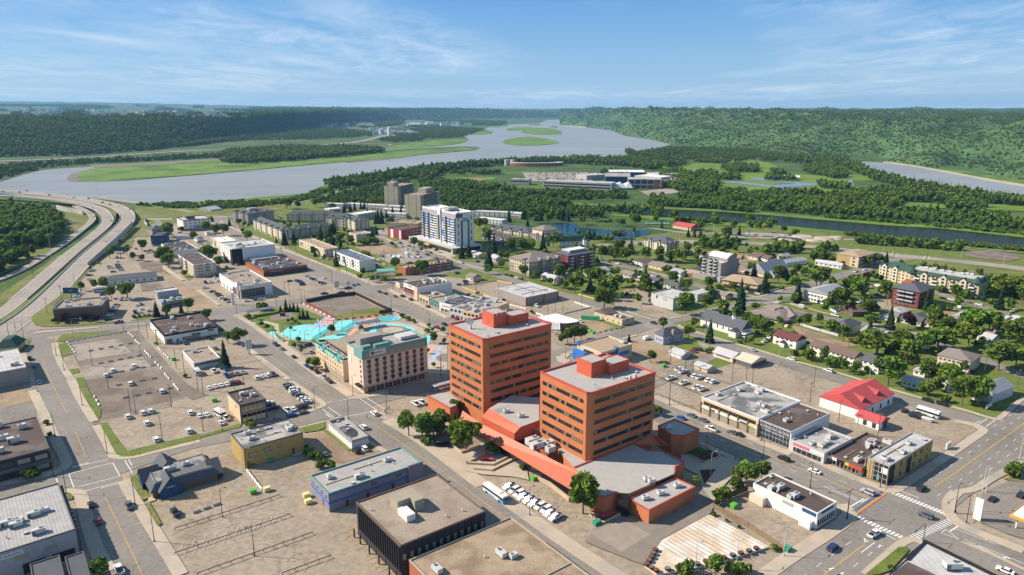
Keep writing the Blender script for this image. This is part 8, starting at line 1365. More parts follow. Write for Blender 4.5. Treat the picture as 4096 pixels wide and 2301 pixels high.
CARS={'u2':'280,500,1cw 357,480,1cw 432,465,1cw 510,450,1cw 580,438,1uk 650,425,1ur 890,370,1uw 957,355,1cw 1030,340,1uw 1100,325,1pg 500,340,1pb 570,325,1cg 643,315,1cg 712,297,1cs 488,255,1pb 340,283,1pw 1290,465,2ug 1310,490,2ug 1370,515,2uw 1370,545,2cw 1390,572,2cg 1445,598,2ug 1475,632,2cw 1525,658,2cw 1545,685,2cs 1285,790,1pw 1360,770,1cw 1437,750,1uk 1500,730,1uk 1045,690,2cw 1065,728,2un 1095,765,2pk 1340,855,2ub 1490,818,2cg 1155,903,2cg 495,890,1pw 437,950,1cw 40,820,1cw 160,860,1cw 250,845,1cw 20,1055,1cw 2405,832,1uw 2265,1012,1uw 2270,1285,1uw 2170,1315,1uk 1770,1355,1cg 1530,212,1cb 1590,250,1ck 1660,292,1pk 1755,362,1ps 1830,420,1uk 1365,100,1ck',
 't2':'1815,835,1pb 1918,905,1cg 2170,862,1un 2240,842,1ug 2310,832,1uk 2315,942,1us 945,892,1cg 500,812,1pg 860,742,1pk 905,68,2ck 980,102,2ck 1010,128,2ck 1045,158,2cw 1115,192,2uk 1145,215,2cs 1400,203,2cw 1540,185,2cb 1610,180,2cs 1710,152,2cg 1790,140,2ug 800,12,2uw 2510,98,2cb',
 't1':'1685,264,2cg 1655,290,2cs 1640,320,2cw 1635,348,2ck 1610,387,2ck 1585,415,2uw 1560,472,2uk 1720,517,2pk 1735,182,1uw 1805,182,1cw 1868,180,1cw 1570,187,1cw 1975,264,1cw 2043,252,1cb 1928,332,1cw 2040,320,1cw 2140,342,1uw 2025,364,1cw 1955,372,1pk 1935,432,1uk 2018,422,1ck 2090,414,1cg 2155,407,1cg 1110,142,2cw 1130,122,2cg 1150,97,2pw 1490,112,2ck 1500,87,2cb 430,1045,3pk 490,1155,3cg 575,1385,3cs 1935,1152,1uw 1630,1217,1uw 1537,1287,1uw 1890,1407,1uw',
 'u1':'2083,224,1uw 1645,550,1uw 1838,502,1uw 1937,480,1uw 1888,634,1uw 2448,499,1uw 2427,735,1uw 2010,847,1uw','v1':'1175,558,3ck 1262,772,3cr 1665,572,3pg 2255,664,1pk 1535,1400,3pw',
 's1':'1140,67,hcw 1335,125,hcb 1310,186,hcw 1365,253,hck 1480,45,huk 1590,72,hck 1675,55,hck 1715,93,hcw 1778,88,hcw 1878,143,hck 2115,748,2ck 2140,772,2cw 2250,770,2cn 2215,752,2cw 2180,735,2cr 1965,712,1cr 2290,667,2ck 2240,668,2cr 1690,832,1cw 1693,892,1cw 1590,972,2cn 1600,992,2pw 1700,942,2ck 1710,972,2ck 1735,997,2ck 1755,1022,2cs 1640,1047,2ck 1350,1017,2cw 1330,1037,2cg 1300,1097,2ck 1300,1157,2uw',
 'r1':'30,1180,huk 125,1182,hck 195,1184,huk 270,1172,hpk 465,1193,hcw 495,1212,huk 670,1210,hcw 740,1236,hcg 890,1246,huk 120,1222,hcw 150,1236,hcw','s2':'540,622,2pk 555,642,2cs 600,662,2cw 645,687,2ck 680,702,2cw 790,352,1cw 1100,392,1uw 1210,382,1uw 1180,402,1cs 250,477,2cg 1700,707,1cw 740,1097,1us 780,1092,1ck 620,1202,1pk 685,1197,1pw 755,1147,1uw 790,1177,1uw 925,982,1uk 900,1007,1ck 1090,942,2uw 1130,942,2ck 1840,1182,2ck 1945,1172,2cb 1975,1185,2ub 2010,1207,2ck 2025,1232,2uk 2105,1117,2us 2140,1137,2cw 2175,1147,2cb 2200,1160,2ck 2235,1177,2cs 2270,1190,2cw 2295,1202,2ck 2325,1214,2cg 2330,1137,1cw 2355,1362,2ck 1645,215,2cw 1670,248,2cs 1720,270,2ck 2320,852,2uw 2440,837,2cr 2380,582,2cw 1900,642,2cg 1755,652,2ck',
 't3':'675,190,1cs 775,230,1cb 835,217,1cb 695,272,2pk 595,342,2pk 590,367,2cb 1150,324,1ck 1235,352,1ck 1375,390,1cr 1480,392,1uk 1605,442,1uk 1850,542,1ck 2165,674,1cs 2215,694,1ck 2255,714,1cr 1980,840,1cr 2085,797,1uk 2270,54,2cg 2390,167,2cn 2400,207,2cb 2300,220,2cb',
 's3':'1220,1032,1cr 1270,1052,1cs 1095,1042,1pw 1180,1077,1cw 1250,1092,1cw 1010,1020,1ck 1090,992,1pk 820,967,1ck 790,952,1cw 750,930,1cw 1215,982,1cs 1390,1084,1uk 1440,1105,1cw 1530,1132,1ck 1480,1162,1uk 1335,1120,1cg 1610,1212,1cb 940,1170,1uw 825,1187,1vg 1000,1202,1vw 1075,1194,1vw 1190,1184,1uw 1285,1197,1pw 1360,1192,1uw 1340,1162,1ck 1180,1147,1vw 725,1247,1cw 860,1300,1cw 740,1312,1pk 1440,1247,1cw 1185,1280,2cw 1235,1275,2cr 1970,1277,1pw 2210,1262,2ck 1910,1427,2ug 835,787,1ck 765,792,1ck 835,812,1cs 300,872,2cg 270,957,1cn 330,1002,1ck 25,942,2pw 90,1197,2cr 60,1225,2cw 255,235,2ck 90,290,2cw 140,278,2ck 475,160,2cs',
 's4':'270,1092,1ck 345,1110,1pk 418,1134,1cw 488,1155,1ck 1660,882,1cb 1745,902,1pg 1885,932,1uw 1855,970,1cs 2230,1022,1uw 2050,927,2ck 2095,937,2uk 2165,957,2cg 2270,967,2cs 1745,1062,2uw 1770,1082,2cw 1985,1162,2vw 715,242,2pr','t4':'1070,457,1pw 1700,677,1cw 205,64,1cw 215,112,2ck 40,99,2cn 50,132,2cb',
 's5':'1030,507,1ck 1920,514,1cw 2020,524,1cr 1920,624,5ck 430,1097,2ck 445,1142,2uw 475,1192,2uw 545,1162,2cw 1355,1047,1uw 560,802,2ck 1590,887,1ck 800,457,1cg 665,422,1cb 1530,514,1ck 1410,490,1cw','s6':'520,564,2pw 455,632,2ck 500,617,2cg 545,609,2cr 625,545,2cw 730,522,2ck 405,502,2cs 575,712,1vw 680,747,1cw 780,742,1vw 775,847,1pk 510,942,2cw 565,932,2pw 1555,884,1ck 1660,902,1uw 1760,920,1uk 1870,940,1cg 1990,962,1uw 1770,992,2vw 2400,1037,2pw 2440,1272,2cw',
 't6':'510,174,1pw 40,642,1uw 437,767,1uw 685,445,1py 1895,760,2cw 1970,774,2ck 1790,732,2cs 1495,1077,1ck 1650,1117,1uk','t5':'410,702,1ck 1840,1097,1cs 2190,407,1cw 315,932,2vw 990,1117,1cr 1030,1087,1ck 1080,1092,1ck 2110,917,2pw 2020,972,2cw 2060,957,2ck 1720,307,1cg',
 'u5':'430,377,2pw 600,437,2pw 765,497,2pw 830,517,2pw 580,292,2pw 535,262,2pw 680,332,2ck 735,347,2uw 800,367,2pw 915,402,2uw 975,422,2uw 560,887,1cb 695,855,1cg 840,912,1cg 950,1030,1pw 1215,1073,1cg 1300,1098,1ck 1880,1415,1uk','v4':'2120,368,1cw','u6':'1100,138,2ck 1215,207,1uk 1265,190,1pk 1370,12,1ck 1545,57,1uk 1300,1075,2uk 660,1118,1us 1350,1398,1ug 2150,1203,2ck 2490,1158,2uk',
 'v5':'365,530,2pw 60,630,2un 1315,795,1cw','u3':'250,1045,1pw 305,1033,1pw','v3':'1265,440,2pw 1320,485,2uw 1375,525,2uw 1430,560,2pw 1495,595,2pw 1560,635,2pw 1620,672,2uw 1690,710,2uw 1740,750,2pw 1800,795,2pw'}
def near_dir(l,p):i=min(range(1,len(l)-1),key=lambda i:(l[i]-p).xy.length);return l[i],math.atan2(*(l[i+1]-l[i-1]).yx),(l[i]-p).xy.length
for rg,s_ in CARS.items():
    for q in s_.split():
        x,y,c=q.split(',');x,y=float(x),float(y);p=G((x,y),.02,rg);d,k,col=c
        if d=='h':
            p6=G((x,y),6,rg);bz=min((near_dir(l,p6) for l in (hwyE,hwyW,ramp)),key=lambda t:t[2]);hd=bz[1];p=G((x,y),bz[0].z+.06,rg)
        else:hd={'1':A1,'2':A2,'3':LA+math.pi,'5':0}[d]+rnd.gauss(0,.03)
        if rg=='v3':hd=A2+math.pi+.12
        dist=(Vector((0,0,CAMH))-p).length;e=vehicle(k,col,p,hd,dist<330);e['category']=VN[k];e['group']='cars and trucks about town';AUTO.append([e,CN[col]+' '+VN[k],p])
for k_,pick in (('w','cw'),('k','ck'),('g','cg')):      # the packed car park of the recreation complex, beyond the first three hundred cars
    SEED[k_+'car']=next(a[0] for a in AUTO if a[0].type=='MESH' and a[1].endswith('sedan') and a[1].startswith(CN[k_]));KN[k_+'car']=''
cp_=[G((x,y)) for x,y in [(2120+11.5*i+30*(j%2),694+4.3*j) for j in range(8) for i in range(21)]];cp_=[p+Vector((rnd.uniform(-1,1),0,.3)) for p in cp_ if rnd.random()<.8];pk={'w':[],'k':[],'g':[]}
for p in cp_:pk[rnd.choice('wwwkg')].append(p)
for k_,l in pk.items():gn_forest('parked_cars','%s cars packed in the far car park of the recreation complex'%CN[k_],l,k_+'car',1.0,1.01,3);bpy.context.scene.objects['parked_cars'+('' if k_=='w' else '.001' if k_=='k' else '.002')]['category']='cars'
def tg(e,label,cat,group=None):return tag(e,label,cat,group)
def bus(reg,x,y,hd,label,c1,c2,ln=12.2,cat='bus',h=3.1):
    e=empty('bus',G((x,y),.02,reg),hd);tg(e,label,cat);z=ln/2;MB().box(-z,z,-1.27,1.27,.35,h).build('body',c1,e);MB().box(-z-.03,z+.03,-1.3,1.3,1.5,2.4).build('windows',M_cg,e);MB().box(-z-.02,-z+2.2,-1.29,1.29,.4,1.5).build('rear_panel',c2,e);MB().box(-z*.2,z*.8,-1.295,1.295,.5,.95).build('stripe',c2,e)
    MB().box(-z*.6,z*.6,-.8,.8,h,h+.25).build('roof_pod',M_frame,e)
    for X in (-z*.6,z*.65):
        for Y in (-1.2,1.2):w_=MB();w_.cyl(0,0,-.15,.15,.48,n=12);w_.v=[(a,c,b_+.48) for a,b_,c in w_.v];w_.add([(a,-.15,b_) for a,_,b_ in w_.v[:12]],[tuple(range(12))]);w_.build('wheel',M_tyre,e,(X,Y,0))
bus('v3',1105,540,A1,'white city bus with yellow and blue stripes beside the white pickup row',MP['w'],gloss('bus_blue',(.05,.35,.70),.3));bus('u3',500,900,A2,'city bus half hidden behind the taller brick tower',MP['w'],MATS['bus_blue']);bus('s3',1475,1040,A1,'yellow school bus in front of the blue and white tower',MP['y'],M_black,11,'school bus')
bus('u6',1380,185,A1,'long white camper trailer parked with a small boat',MP['w'],MP['s'],9.5,'camper trailer',3.3);bus('t1',1440,62,A2,'white box truck parked beside the round trees',MP['w'],MP['w'],9,'box truck',3.6);bus('u2',420,850,A1+.2,'plain white cargo trailer beside the jewellery shop',MP['w'],MP['w'],6.5,'cargo trailer',3.1);bus('s5',740,865,A2,'white camper parked on the grass beside the barrel-roofed apartment',MP['w'],MP['s'],7,'camper trailer');bus('s4',1020,1085,A2,'white camper behind the pale-roofed bungalow',MP['w'],MP['s'],8,'camper trailer')
bus('t5',1760,900,A2,'white trailer parked at the end of the long white church',MP['w'],MP['w'],8,'trailer',2.9);bus('u2',130,310,A1,'white utility truck with bucket parked by the utility poles',MP['w'],MP['s'],7,'utility truck',2.6)
e=empty('boat',G((1375,255),.1,'u6'),A1+math.pi);tg(e,'small white boat on a trailer beside the camper','boat');m=MB();m.add([(-2.6,-1,1.4),(1.2,-1,1.5),(3,0,1.7),(1.2,1,1.5),(-2.6,1,1.4),(-2.4,-.5,.6),(1.4,-.4,.6),(2.4,0,.9),(1.4,.4,.6),(-2.4,.5,.6)],[(0,1,6,5),(1,2,7,6),(2,3,8,7),(3,4,9,8),(4,0,5,9),(0,4,3,2,1)]);m.build('hull',MP['w'],e);MB().box(-2.2,1.8,-.4,.4,.2,.55).build('trailer_frame',M_rail,e)

# ---------------------------------------------------------------- poles, bins, barriers, rails
def lamp_mesh(h,arm,m,head=.55):
    a=MB();a.cyl(0,0,0,h,.14,.08,n=7);a.cyl(0,0,0,.5,.25,n=7);b_=MB();b_.tube([(0,0,h-.1),(arm*.5,0,h+.25),(arm,0,h+.1)],.06,5);c=MB();c.box(arm-head/2,arm+head/2,-.16,.16,h-.12,h+.06);return [q.mesh(n,m) for q,n in ((a,'pole'),(b_,'arm'),(c,'lamp_head'))]
def wood_mesh():
    a=MB();a.cyl(0,0,0,11,.16,.11,n=7);b_=MB();b_.box(-1.2,1.2,-.08,.08,10,10.2);[b_.cyl(x,0,10.2,10.5,.06,n=5) for x in (-1.1,-.5,.5,1.1)];return [a.mesh('pole',mat('pole_wood',(.13,.09,.065))),b_.mesh('crossarm',M_bark)]
PT={'L':(lamp_mesh(10.5,1.8,M_black),'street_lamp','black street lamp with short arm'),'C':(lamp_mesh(9,2.6,M_metal,.8),'street_lamp','silver curved-arm street lamp'),'W':(wood_mesh(),'utility_pole','brown wooden utility pole'),'M':(lamp_mesh(33,.8,M_metal,2.4),'light_mast','very tall grey light mast'),'T':(lamp_mesh(6.5,7,M_black,1.2),'traffic_signal','black traffic signal with long arm')}
PL={'v1':'L1740,540 L1985,1015 L855,400 L690,185','u1':'L1380,1010 L1060,395 L710,795 L480,215 L1395,175 L1750,505 L2205,410 L2090,850 W1680,465','t1':'L815,985 L930,1200 L1335,1125 L2040,990 L2010,605 L1790,625 W685,370 W130,720 W2140,745 W2285,865 L345,740 C1055,660 T220,590','u2':'L1640,755 L2130,595 L2070,890 L450,1040 L205,1045 L2560,760 L1780,340 W605,510 W135,520 W205,580 W725,460','t2':'L1785,780 L1265,425 L1490,295 L1835,295 L1940,770 L2195,235 L2245,240 W380,1165 W500,1250 W110,870 L2150,540 L2035,760 L2250,880',
 't3':'L1325,590 L1875,835 L2075,605 L1535,395 L465,200 L710,355 L785,360 L1000,200 L25,485 L1345,280 L490,820 L770,820 L615,900 L290,930 L2045,1447','u5':'L408,700 L888,1280 L1590,1170 C1805,205 W610,260 W710,295 W1390,480 W1470,490 W1215,420 W420,190 W2215,690','v4':'L2075,530 L2460,855 C1795,1245 C1030,390 L1575,260 C870,1400 C1300,1380 T2465,850','u6':'L808,1045 L1700,1345 C2030,1095 C2475,700 C2070,1110 C1915,1330 W780,430 W310,270','v5':'T720,575 T950,365 L1035,435 L165,410','v2':'L500,835 L835,1240 C720,355','u3':'L475,785 L310,1380 L2510,1045','v3':'L1500,755',
 's2':'L765,405 L875,345 L1180,470 L1415,560 L1610,605 L1780,710 L1935,780 L2255,915 L2100,1030 L1725,810 L2455,1210 W1010,950 W1110,1000 W1775,1380 W1840,1410 C1820,640 C140,560','t5':'C175,640 C1145,980 C2215,1315 W960,725 W240,530 W1215,1115 W1865,990 W2290,765 W655,1300 W870,1380 W980,1415','t6':'C870,870 W280,940 W655,500 W150,330 W525,150 W2455,960 W1940,820 W1180,350 W2105,780','s5':'C1150,555 C1250,575 C1925,600 C425,580 C625,620 C955,540','t4':'C1935,860 C1800,450 W1000,520 W1235,570 W1345,545 W1450,560 W1725,500 W525,330 W195,250 T1490,1205',
 's1':'M755,880 M1625,350 W1455,955 W1088,1270 W893,1447 W1610,720 W1565,750 W1640,750 L485,1130','r1':'M995,1305','s6':'W970,385 W1365,425 C285,240 C850,300 C1780,395 C2280,480 W1715,960 W890,970','s3':'C2065,1370 W655,1165 W860,1250 W1150,1280 L320,1440'}
for rg,s_ in PL.items():
    for q in s_.split():
        x,y=(float(v) for v in q[1:].split(','));ms,nm,ph=PT[q[0]];p=G((x,y),.1,rg);a={'L':A1 if rg in 'u1v1t1' else A2+(math.pi if int(x)%2 else 0),'C':A2,'W':A2 if int(x)%2 else A1,'M':0,'T':A1 if rg in ('v4','t4') else A2+math.pi}[q[0]]
        e=empty(nm,p,a);[link(m.name.split('.')[0],m,e) for m in ms];e['category']=nm.replace('_',' ');e['group']=nm.replace('_',' ')+'s along the streets';AUTO.append([e,ph,p])
def rowof(reg,x0,y0,x1,y1,n,me,nm,ph,dirv=None,z=0):
    a,b_=G((x0,y0),z,reg),G((x1,y1),z,reg);d=b_-a
    for i in range(n):
        p=a+d*(i/(n-1) if n>1 else 0);o=link(nm,me,None,p,(math.atan2(d.y,d.x) if dirv is None else dirv)+rnd.gauss(0,.06));o['category']='road barrier' if 'barrier' in nm else nm.replace('_',' ');o['group']=ph+'s round the lots';AUTO.append([o,ph,p])
def jers(m):a=MB();a.add([(x,y,z) for x in (-1.3,1.3) for y,z in ((-.3,0),(-.1,.5),(-.08,.8),(.08,.8),(.1,.5),(.3,0))],[(i,6+i,7+i,i+1) for i in range(5)]+[(0,1,2,3,4,5),(11,10,9,8,7,6)]);return a.mesh('concrete_barrier',m)
JW,JG,JY,JO=jers(W['white']),jers(M_wall),jers(gloss('barrier_yellow',(.66,.42,.12),.7)),jers(gloss('barrier_red',(.55,.14,.08),.7))
for reg,x0,y0,x1,y1,n,me,ph in (('t1',1030,775,1820,640,10,JW,'white'),('t1',975,795,1075,940,5,JW,'white'),('t1',1315,920,1885,815,5,JG,'grey'),('t1',1460,1100,2010,990,5,JG,'grey'),('t1',1860,660,1925,715,3,JW,'white'),('t1',1960,775,2020,820,3,JW,'white'),('t1',2100,930,2180,1010,4,JW,'white'),('t2',120,880,260,1020,6,JW,'white'),('t1',1600,1250,2220,1135,5,JG,'grey'),
      ('t1',1720,1415,2230,1320,4,JG,'grey'),('t1',2250,1090,2330,1170,3,JW,'white'),('t1',2390,1260,2440,1320,3,JW,'white'),('u1',1215,285,1270,385,3,JW,'white'),('u1',1615,295,2190,175,5,JG,'grey'),('u1',2240,130,2290,190,3,JW,'white'),('t4',20,160,500,85,11,JY,'yellow'),('t4',510,88,700,125,6,JY,'yellow'),('t4',20,190,390,320,11,JY,'yellow'),('t4',620,420,900,490,7,JW,'white'),
      ('t4',1640,405,1830,470,6,JW,'white'),('t4',1830,480,1480,560,10,JW,'white'),('t4',1040,550,1150,590,4,JW,'white'),('t4',1690,290,1890,345,7,JY,'yellow'),('t4',2480,225,2200,290,6,JY,'yellow'),('t4',1990,835,2300,765,5,JG,'grey'),('t3',60,500,490,710,8,JW,'white'),('t3',100,520,450,690,5,JO,'red'),('t3',560,725,1420,630,9,JO,'red'),('v2',230,785,440,710,3,JG,'grey'),('v2',765,360,900,530,6,JW,'white')):
    rowof(reg,x0,y0,x1,y1,n,me,'concrete_barrier',ph+' concrete road barrier')
def rail(reg,label,pts,h=.9,m=None,nm='rail_fence',solid=0,posts=3.2,z0=0):
    P=[G(p,z0,reg) for p in pts];c=P[0].copy();P=[p-c for p in P];e=empty(nm,c);tg(e,label,'fence');a=MB();po=MB()
    if solid:ribbon(a,P,.12,h,thick=h)
    else:ribbon(a,P,.16,h,thick=.2)
    for p,q in zip(P,P[1:]):
        n=max(1,int((q-p).length/posts))
        for i in range(n+1):k=p.lerp(q,i/n);po.box(k.x-.07,k.x+.07,k.y-.07,k.y+.07,0,h-.05 if not solid else h+.15)
    a.build('rail' if not solid else 'panels',m or M_black,e);po.build('posts',m or M_black,e)
rail('v2','black parking rail, farthest of the four in the bottom-left lot',[(0,975),(1105,620)]);rail('v2','black parking rail, second of the four in the bottom-left lot',[(0,1235),(1210,825)]);rail('v2','black parking rail, third of the four in the bottom-left lot',[(240,1447),(1450,1015)]);rail('v2','black parking rail, nearest and shortest in the bottom-left lot',[(1130,1447),(1640,1260)])
rail('u5','dark rail between the pickups and the empty bays',[(240,350),(800,580)]);rail('u5','dark rail along the avenue pavement by the empty bays',[(235,570),(780,790)],m=W['brown']);rail('u5','dark rail behind the row of white pickups on the lane',[(440,250),(500,225),(1310,490)],m=W['brown']);rail('u2','low rail round the spruce-side car lot',[(590,195),(955,140),(1230,350),(860,415)],.7,W['taupe'])
rail('v4','long weathered timber wall beside the pale stone steps',[(1060,745),(1430,950),(1800,1200)],2.0,mat('old_timber',(.22,.16,.10),.2,1),'timber_fence',1);rail('v4','dark timber wall behind the green bin by the white office',[(1060,740),(1200,650),(1420,560)],2.4,mat('dark_timber',(.14,.08,.05),.2,1),'timber_fence',1)
rail('t3','black fabric hoarding round the cleared site',[(90,475),(460,400),(790,362),(960,440),(1200,560),(1330,610),(1150,640)],2.6,M_black,'hoarding',1);rail('t3','red mesh fence on the near side of the cleared site',[(90,490),(300,590),(490,700)],1.6,gloss('mesh_red',(.24,.05,.04),.8),'mesh_fence',1);rail('t3','black court fence on the park side of the basketball court',[(0,760),(250,770),(480,780)],2.4,posts=3,nm='court_fence')
rail('t6','grey wooden fence round the playground yard',[(140,275),(410,355),(540,390)],1.6,W['lgrey'],'wood_fence',1);rail('t6','white picket fence beside the white corner apartment',[(400,85),(520,140),(610,95)],1.4,W['white'],'wood_fence',1);rail('s4','orange cedar fence behind the small grey bungalow',[(1800,1105),(2160,1170)],1.6,W['peach'],'wood_fence',1);rail('s5','pale fence round the brown-roofed inn',[(1380,1330),(1590,1370),(1950,1270)],1.2,W['lgrey'],'wood_fence',1);rail('v4','tall thin metal railing along the avenue plaza',[(920,60),(1180,170),(1400,270)],1.3,M_vent,posts=2)
def binm(c):a=MB();a.box(-1,1,-.8,.8,.1,1.2);a.box(-1.05,1.05,-.85,.85,1.2,1.35);a.box(-1.15,-1,-.1,.1,.6,.9);a.box(1,1.15,-.1,.1,.6,.9);return a.mesh('waste_bin',gloss('bin_'+c[0],c[1],.5))
BG,BY,BD=binm(('lime',(.13,.42,.04))),binm(('cream',(.75,.68,.30))),binm(('green',(.04,.30,.17)))
for reg,x,y,me,ph in (('v2',820,585,BG,'lime green waste bin'),('v2',1380,625,BY,'cream yellow waste bin'),('v2',1400,690,BY,'cream yellow waste bin'),('v2',1005,250,BD,'dark green waste bin'),('v4',1272,735,BG,'lime green waste bin'),('u4',1305,710,BG,'lime green waste bin'),('u2',345,660,BG,'lime green waste bin'),('t2',85,815,BG,'lime green waste bin'),('t2',345,1050,BG,'lime green waste bin'),('t4',1850,820,BG,'lime green waste bin'),('t4',1890,845,BG,'lime green waste bin'),('u5',335,215,BG,'lime green waste bin'),('u4',1860,1110,BD,'teal green utility box'),('v4',1835,1190,BD,'teal green utility box'),('u5',1420,470,BY,'yellow waste bin'),('s2',860,885,BD,'large green waste bin'),('t5',2335,755,BY,'yellow waste bin'),('t5',975,1180,BG,'lime green waste bin'),('t4',155,315,BY,'cream yellow waste bin'),('v2',965,560,BY,'pale utility box')):
    p=G((x,y),0,reg);o=link('waste_bin',me,None,p,A2);o['category']='waste bin';o['group']='bins and boxes';o.scale=(1.1,)*3;AUTO.append([o,ph,p])
e=empty('shipping_container',G((1850,645),0,'t4'),A2-.9);tg(e,'green shipping container on the grass beside the small tan office','container');MB().box(-6,6,-1.3,1.3,0,2.6).build('container_body',mat('container_green',(.08,.42,.22),lines=('X',.4,.3)),e);e=empty('bus_shelter',G((150,85),0,'t6'),A1);tg(e,'white framed bus shelter by the residential street','bus shelter');MB().box(-2,2,-.8,.8,2.3,2.5).build('roof',M_frame,e);MB().box(-2,2,.7,.8,.2,2.3).build('back_panel',M_rail,e)
def board(reg,x,y,h,w_,hh,col,label,nm='billboard',a=0,txt=None):
    e=empty(nm,G((x,y),0,reg),a);tg(e,label,nm.replace('_',' '));MB().cyl(0,0,0,h,.25,n=6).build('post',M_black,e);b_=MB().box(-w_/2,w_/2,-.25,.25,h,h+hh).build('panel',col,e)
    if txt:t=link('lettering',text_mesh(txt,hh*.32,M_white),b_,(0,-.3,h+hh/2));t.rotation_euler=(math.pi/2,0,0)
board('t1',1040,165,4,11,4.5,W['navy'],'dark blue billboard beside the brown restaurant lawn',txt='Find');board('s1',1750,830,6,8,4,W['navy'],'dark roadside billboard among the highway bushes');board('t2',1205,250,.2,2,8.5,W['white'],'tall white sign pylon with red mark at the dealership','sign_pylon',A2);board('t2',1440,970,3,3.4,6,W['lgrey'],'white two-panel sign pylon beside the wide street','sign_pylon',A2);board('t2',240,410,.2,1.6,11,W['blue'],'blue and green sign pylon at the credit office','sign_pylon',A2);board('u6',1960,1440,.2,2.4,8,W['white'],'white fuel price pylon at the crosswalk corner','sign_pylon',A1);board('t3',530,270,1,4,5,W['lgrey'],'pale plaza sign at the avenue corner lot','sign_pylon',A2);board('t3',1130,150,1,4,5,W['teal'],'green and yellow fuel price sign','sign_pylon',A2);board('t1',1235,60,2,1,1,W['lgrey'],'small sign beside the box truck','sign_pylon') if 0 else None
board('u6',1620,585,.5,4,2.4,W['white'],'white lot sign at the parking corner','lot_sign',A2);board('u6',2105,100,.6,6,1.6,W['white'],'white church name sign on the lawn','lot_sign',A2)
# stone steps with bowl planters
M_plank=mat('pale_stone_steps',(.62,.50,.37),.1,.2,.85,c2=(.72,.66,.58),c2s=.12,c2lo=.45,c2hi=.55,fine=.12)
P=[G(p,.5,'v4') for p in ((1010,812),(1330,975),(1645,1150),(1200,1290),(800,1390),(460,1440),(340,1350),(400,1225),(480,1140),(520,1080))];e=empty('stone_steps',P[8]);tg(e,'fan of pale stone steps with bowl planters at the plaza edge','steps');e.location.z=0;m=MB();q=[(p.x-e.location.x,p.y-e.location.y) for p in P];v,f=tri_fill(q,.6);m.add(v,f);m.prism(q,0,.6,0,top=False);m.build('paving',M_plank,e);mb=MB();r_=random.Random(2);d=E1
for k in range(15):
    a=P[8].lerp(P[0],(k+.5)/15) ;ln_=44-k*.6;st_=-d
    mb2=[a-Vector((e.location.x,e.location.y,0)),a+st_*r_.uniform(12,30)-Vector((e.location.x,e.location.y,0))];[setattr(t,'z',0) for t in mb2];ribbon(mb,mb2,.22,.63)
mb.build('step_lines',M_gravel,e)
bm_=MB();n=10;v=[(0,0,0)]+[(r_*math.cos(6.283*k/n),r_*math.sin(6.283*k/n),z) for r_,z in ((.6,.05),(1.0,.5),(.95,.9),(.75,1.05)) for k in range(n)];bm_.add(v,[(1+j*n+k,1+j*n+(k+1)%n,1+(j+1)*n+(k+1)%n,1+(j+1)*n+k) for j in range(3) for k in range(n)],0);bm_.add(v[31:],[tuple(range(n))],1)
bw=[bm_.mesh('bowl_planter',(M_black,m)) for m in (gloss('planter_red',(.25,.05,.02),.8),M_gravel)]
for i,(x,y) in enumerate(((450,1195),(430,1235),(410,1273),(385,1310),(363,1350),(412,1383),(460,1413),(580,1397),(690,1380),(888,1343),(980,1317),(1080,1295),(1172,1277),(1262,1252),(1347,1230),(1433,1205),(1510,1180))):
    o=link('bowl_planter',bw[i%2],None,G((x,y),.61,'v4'));tg(o,'black bowl planter, number %s along the edge of the pale stone steps'%('first second third fourth fifth sixth seventh eighth ninth tenth eleventh twelfth thirteenth fourteenth fifteenth sixteenth seventeenth'.split()[i]),'planter','bowl planters on the stone steps')
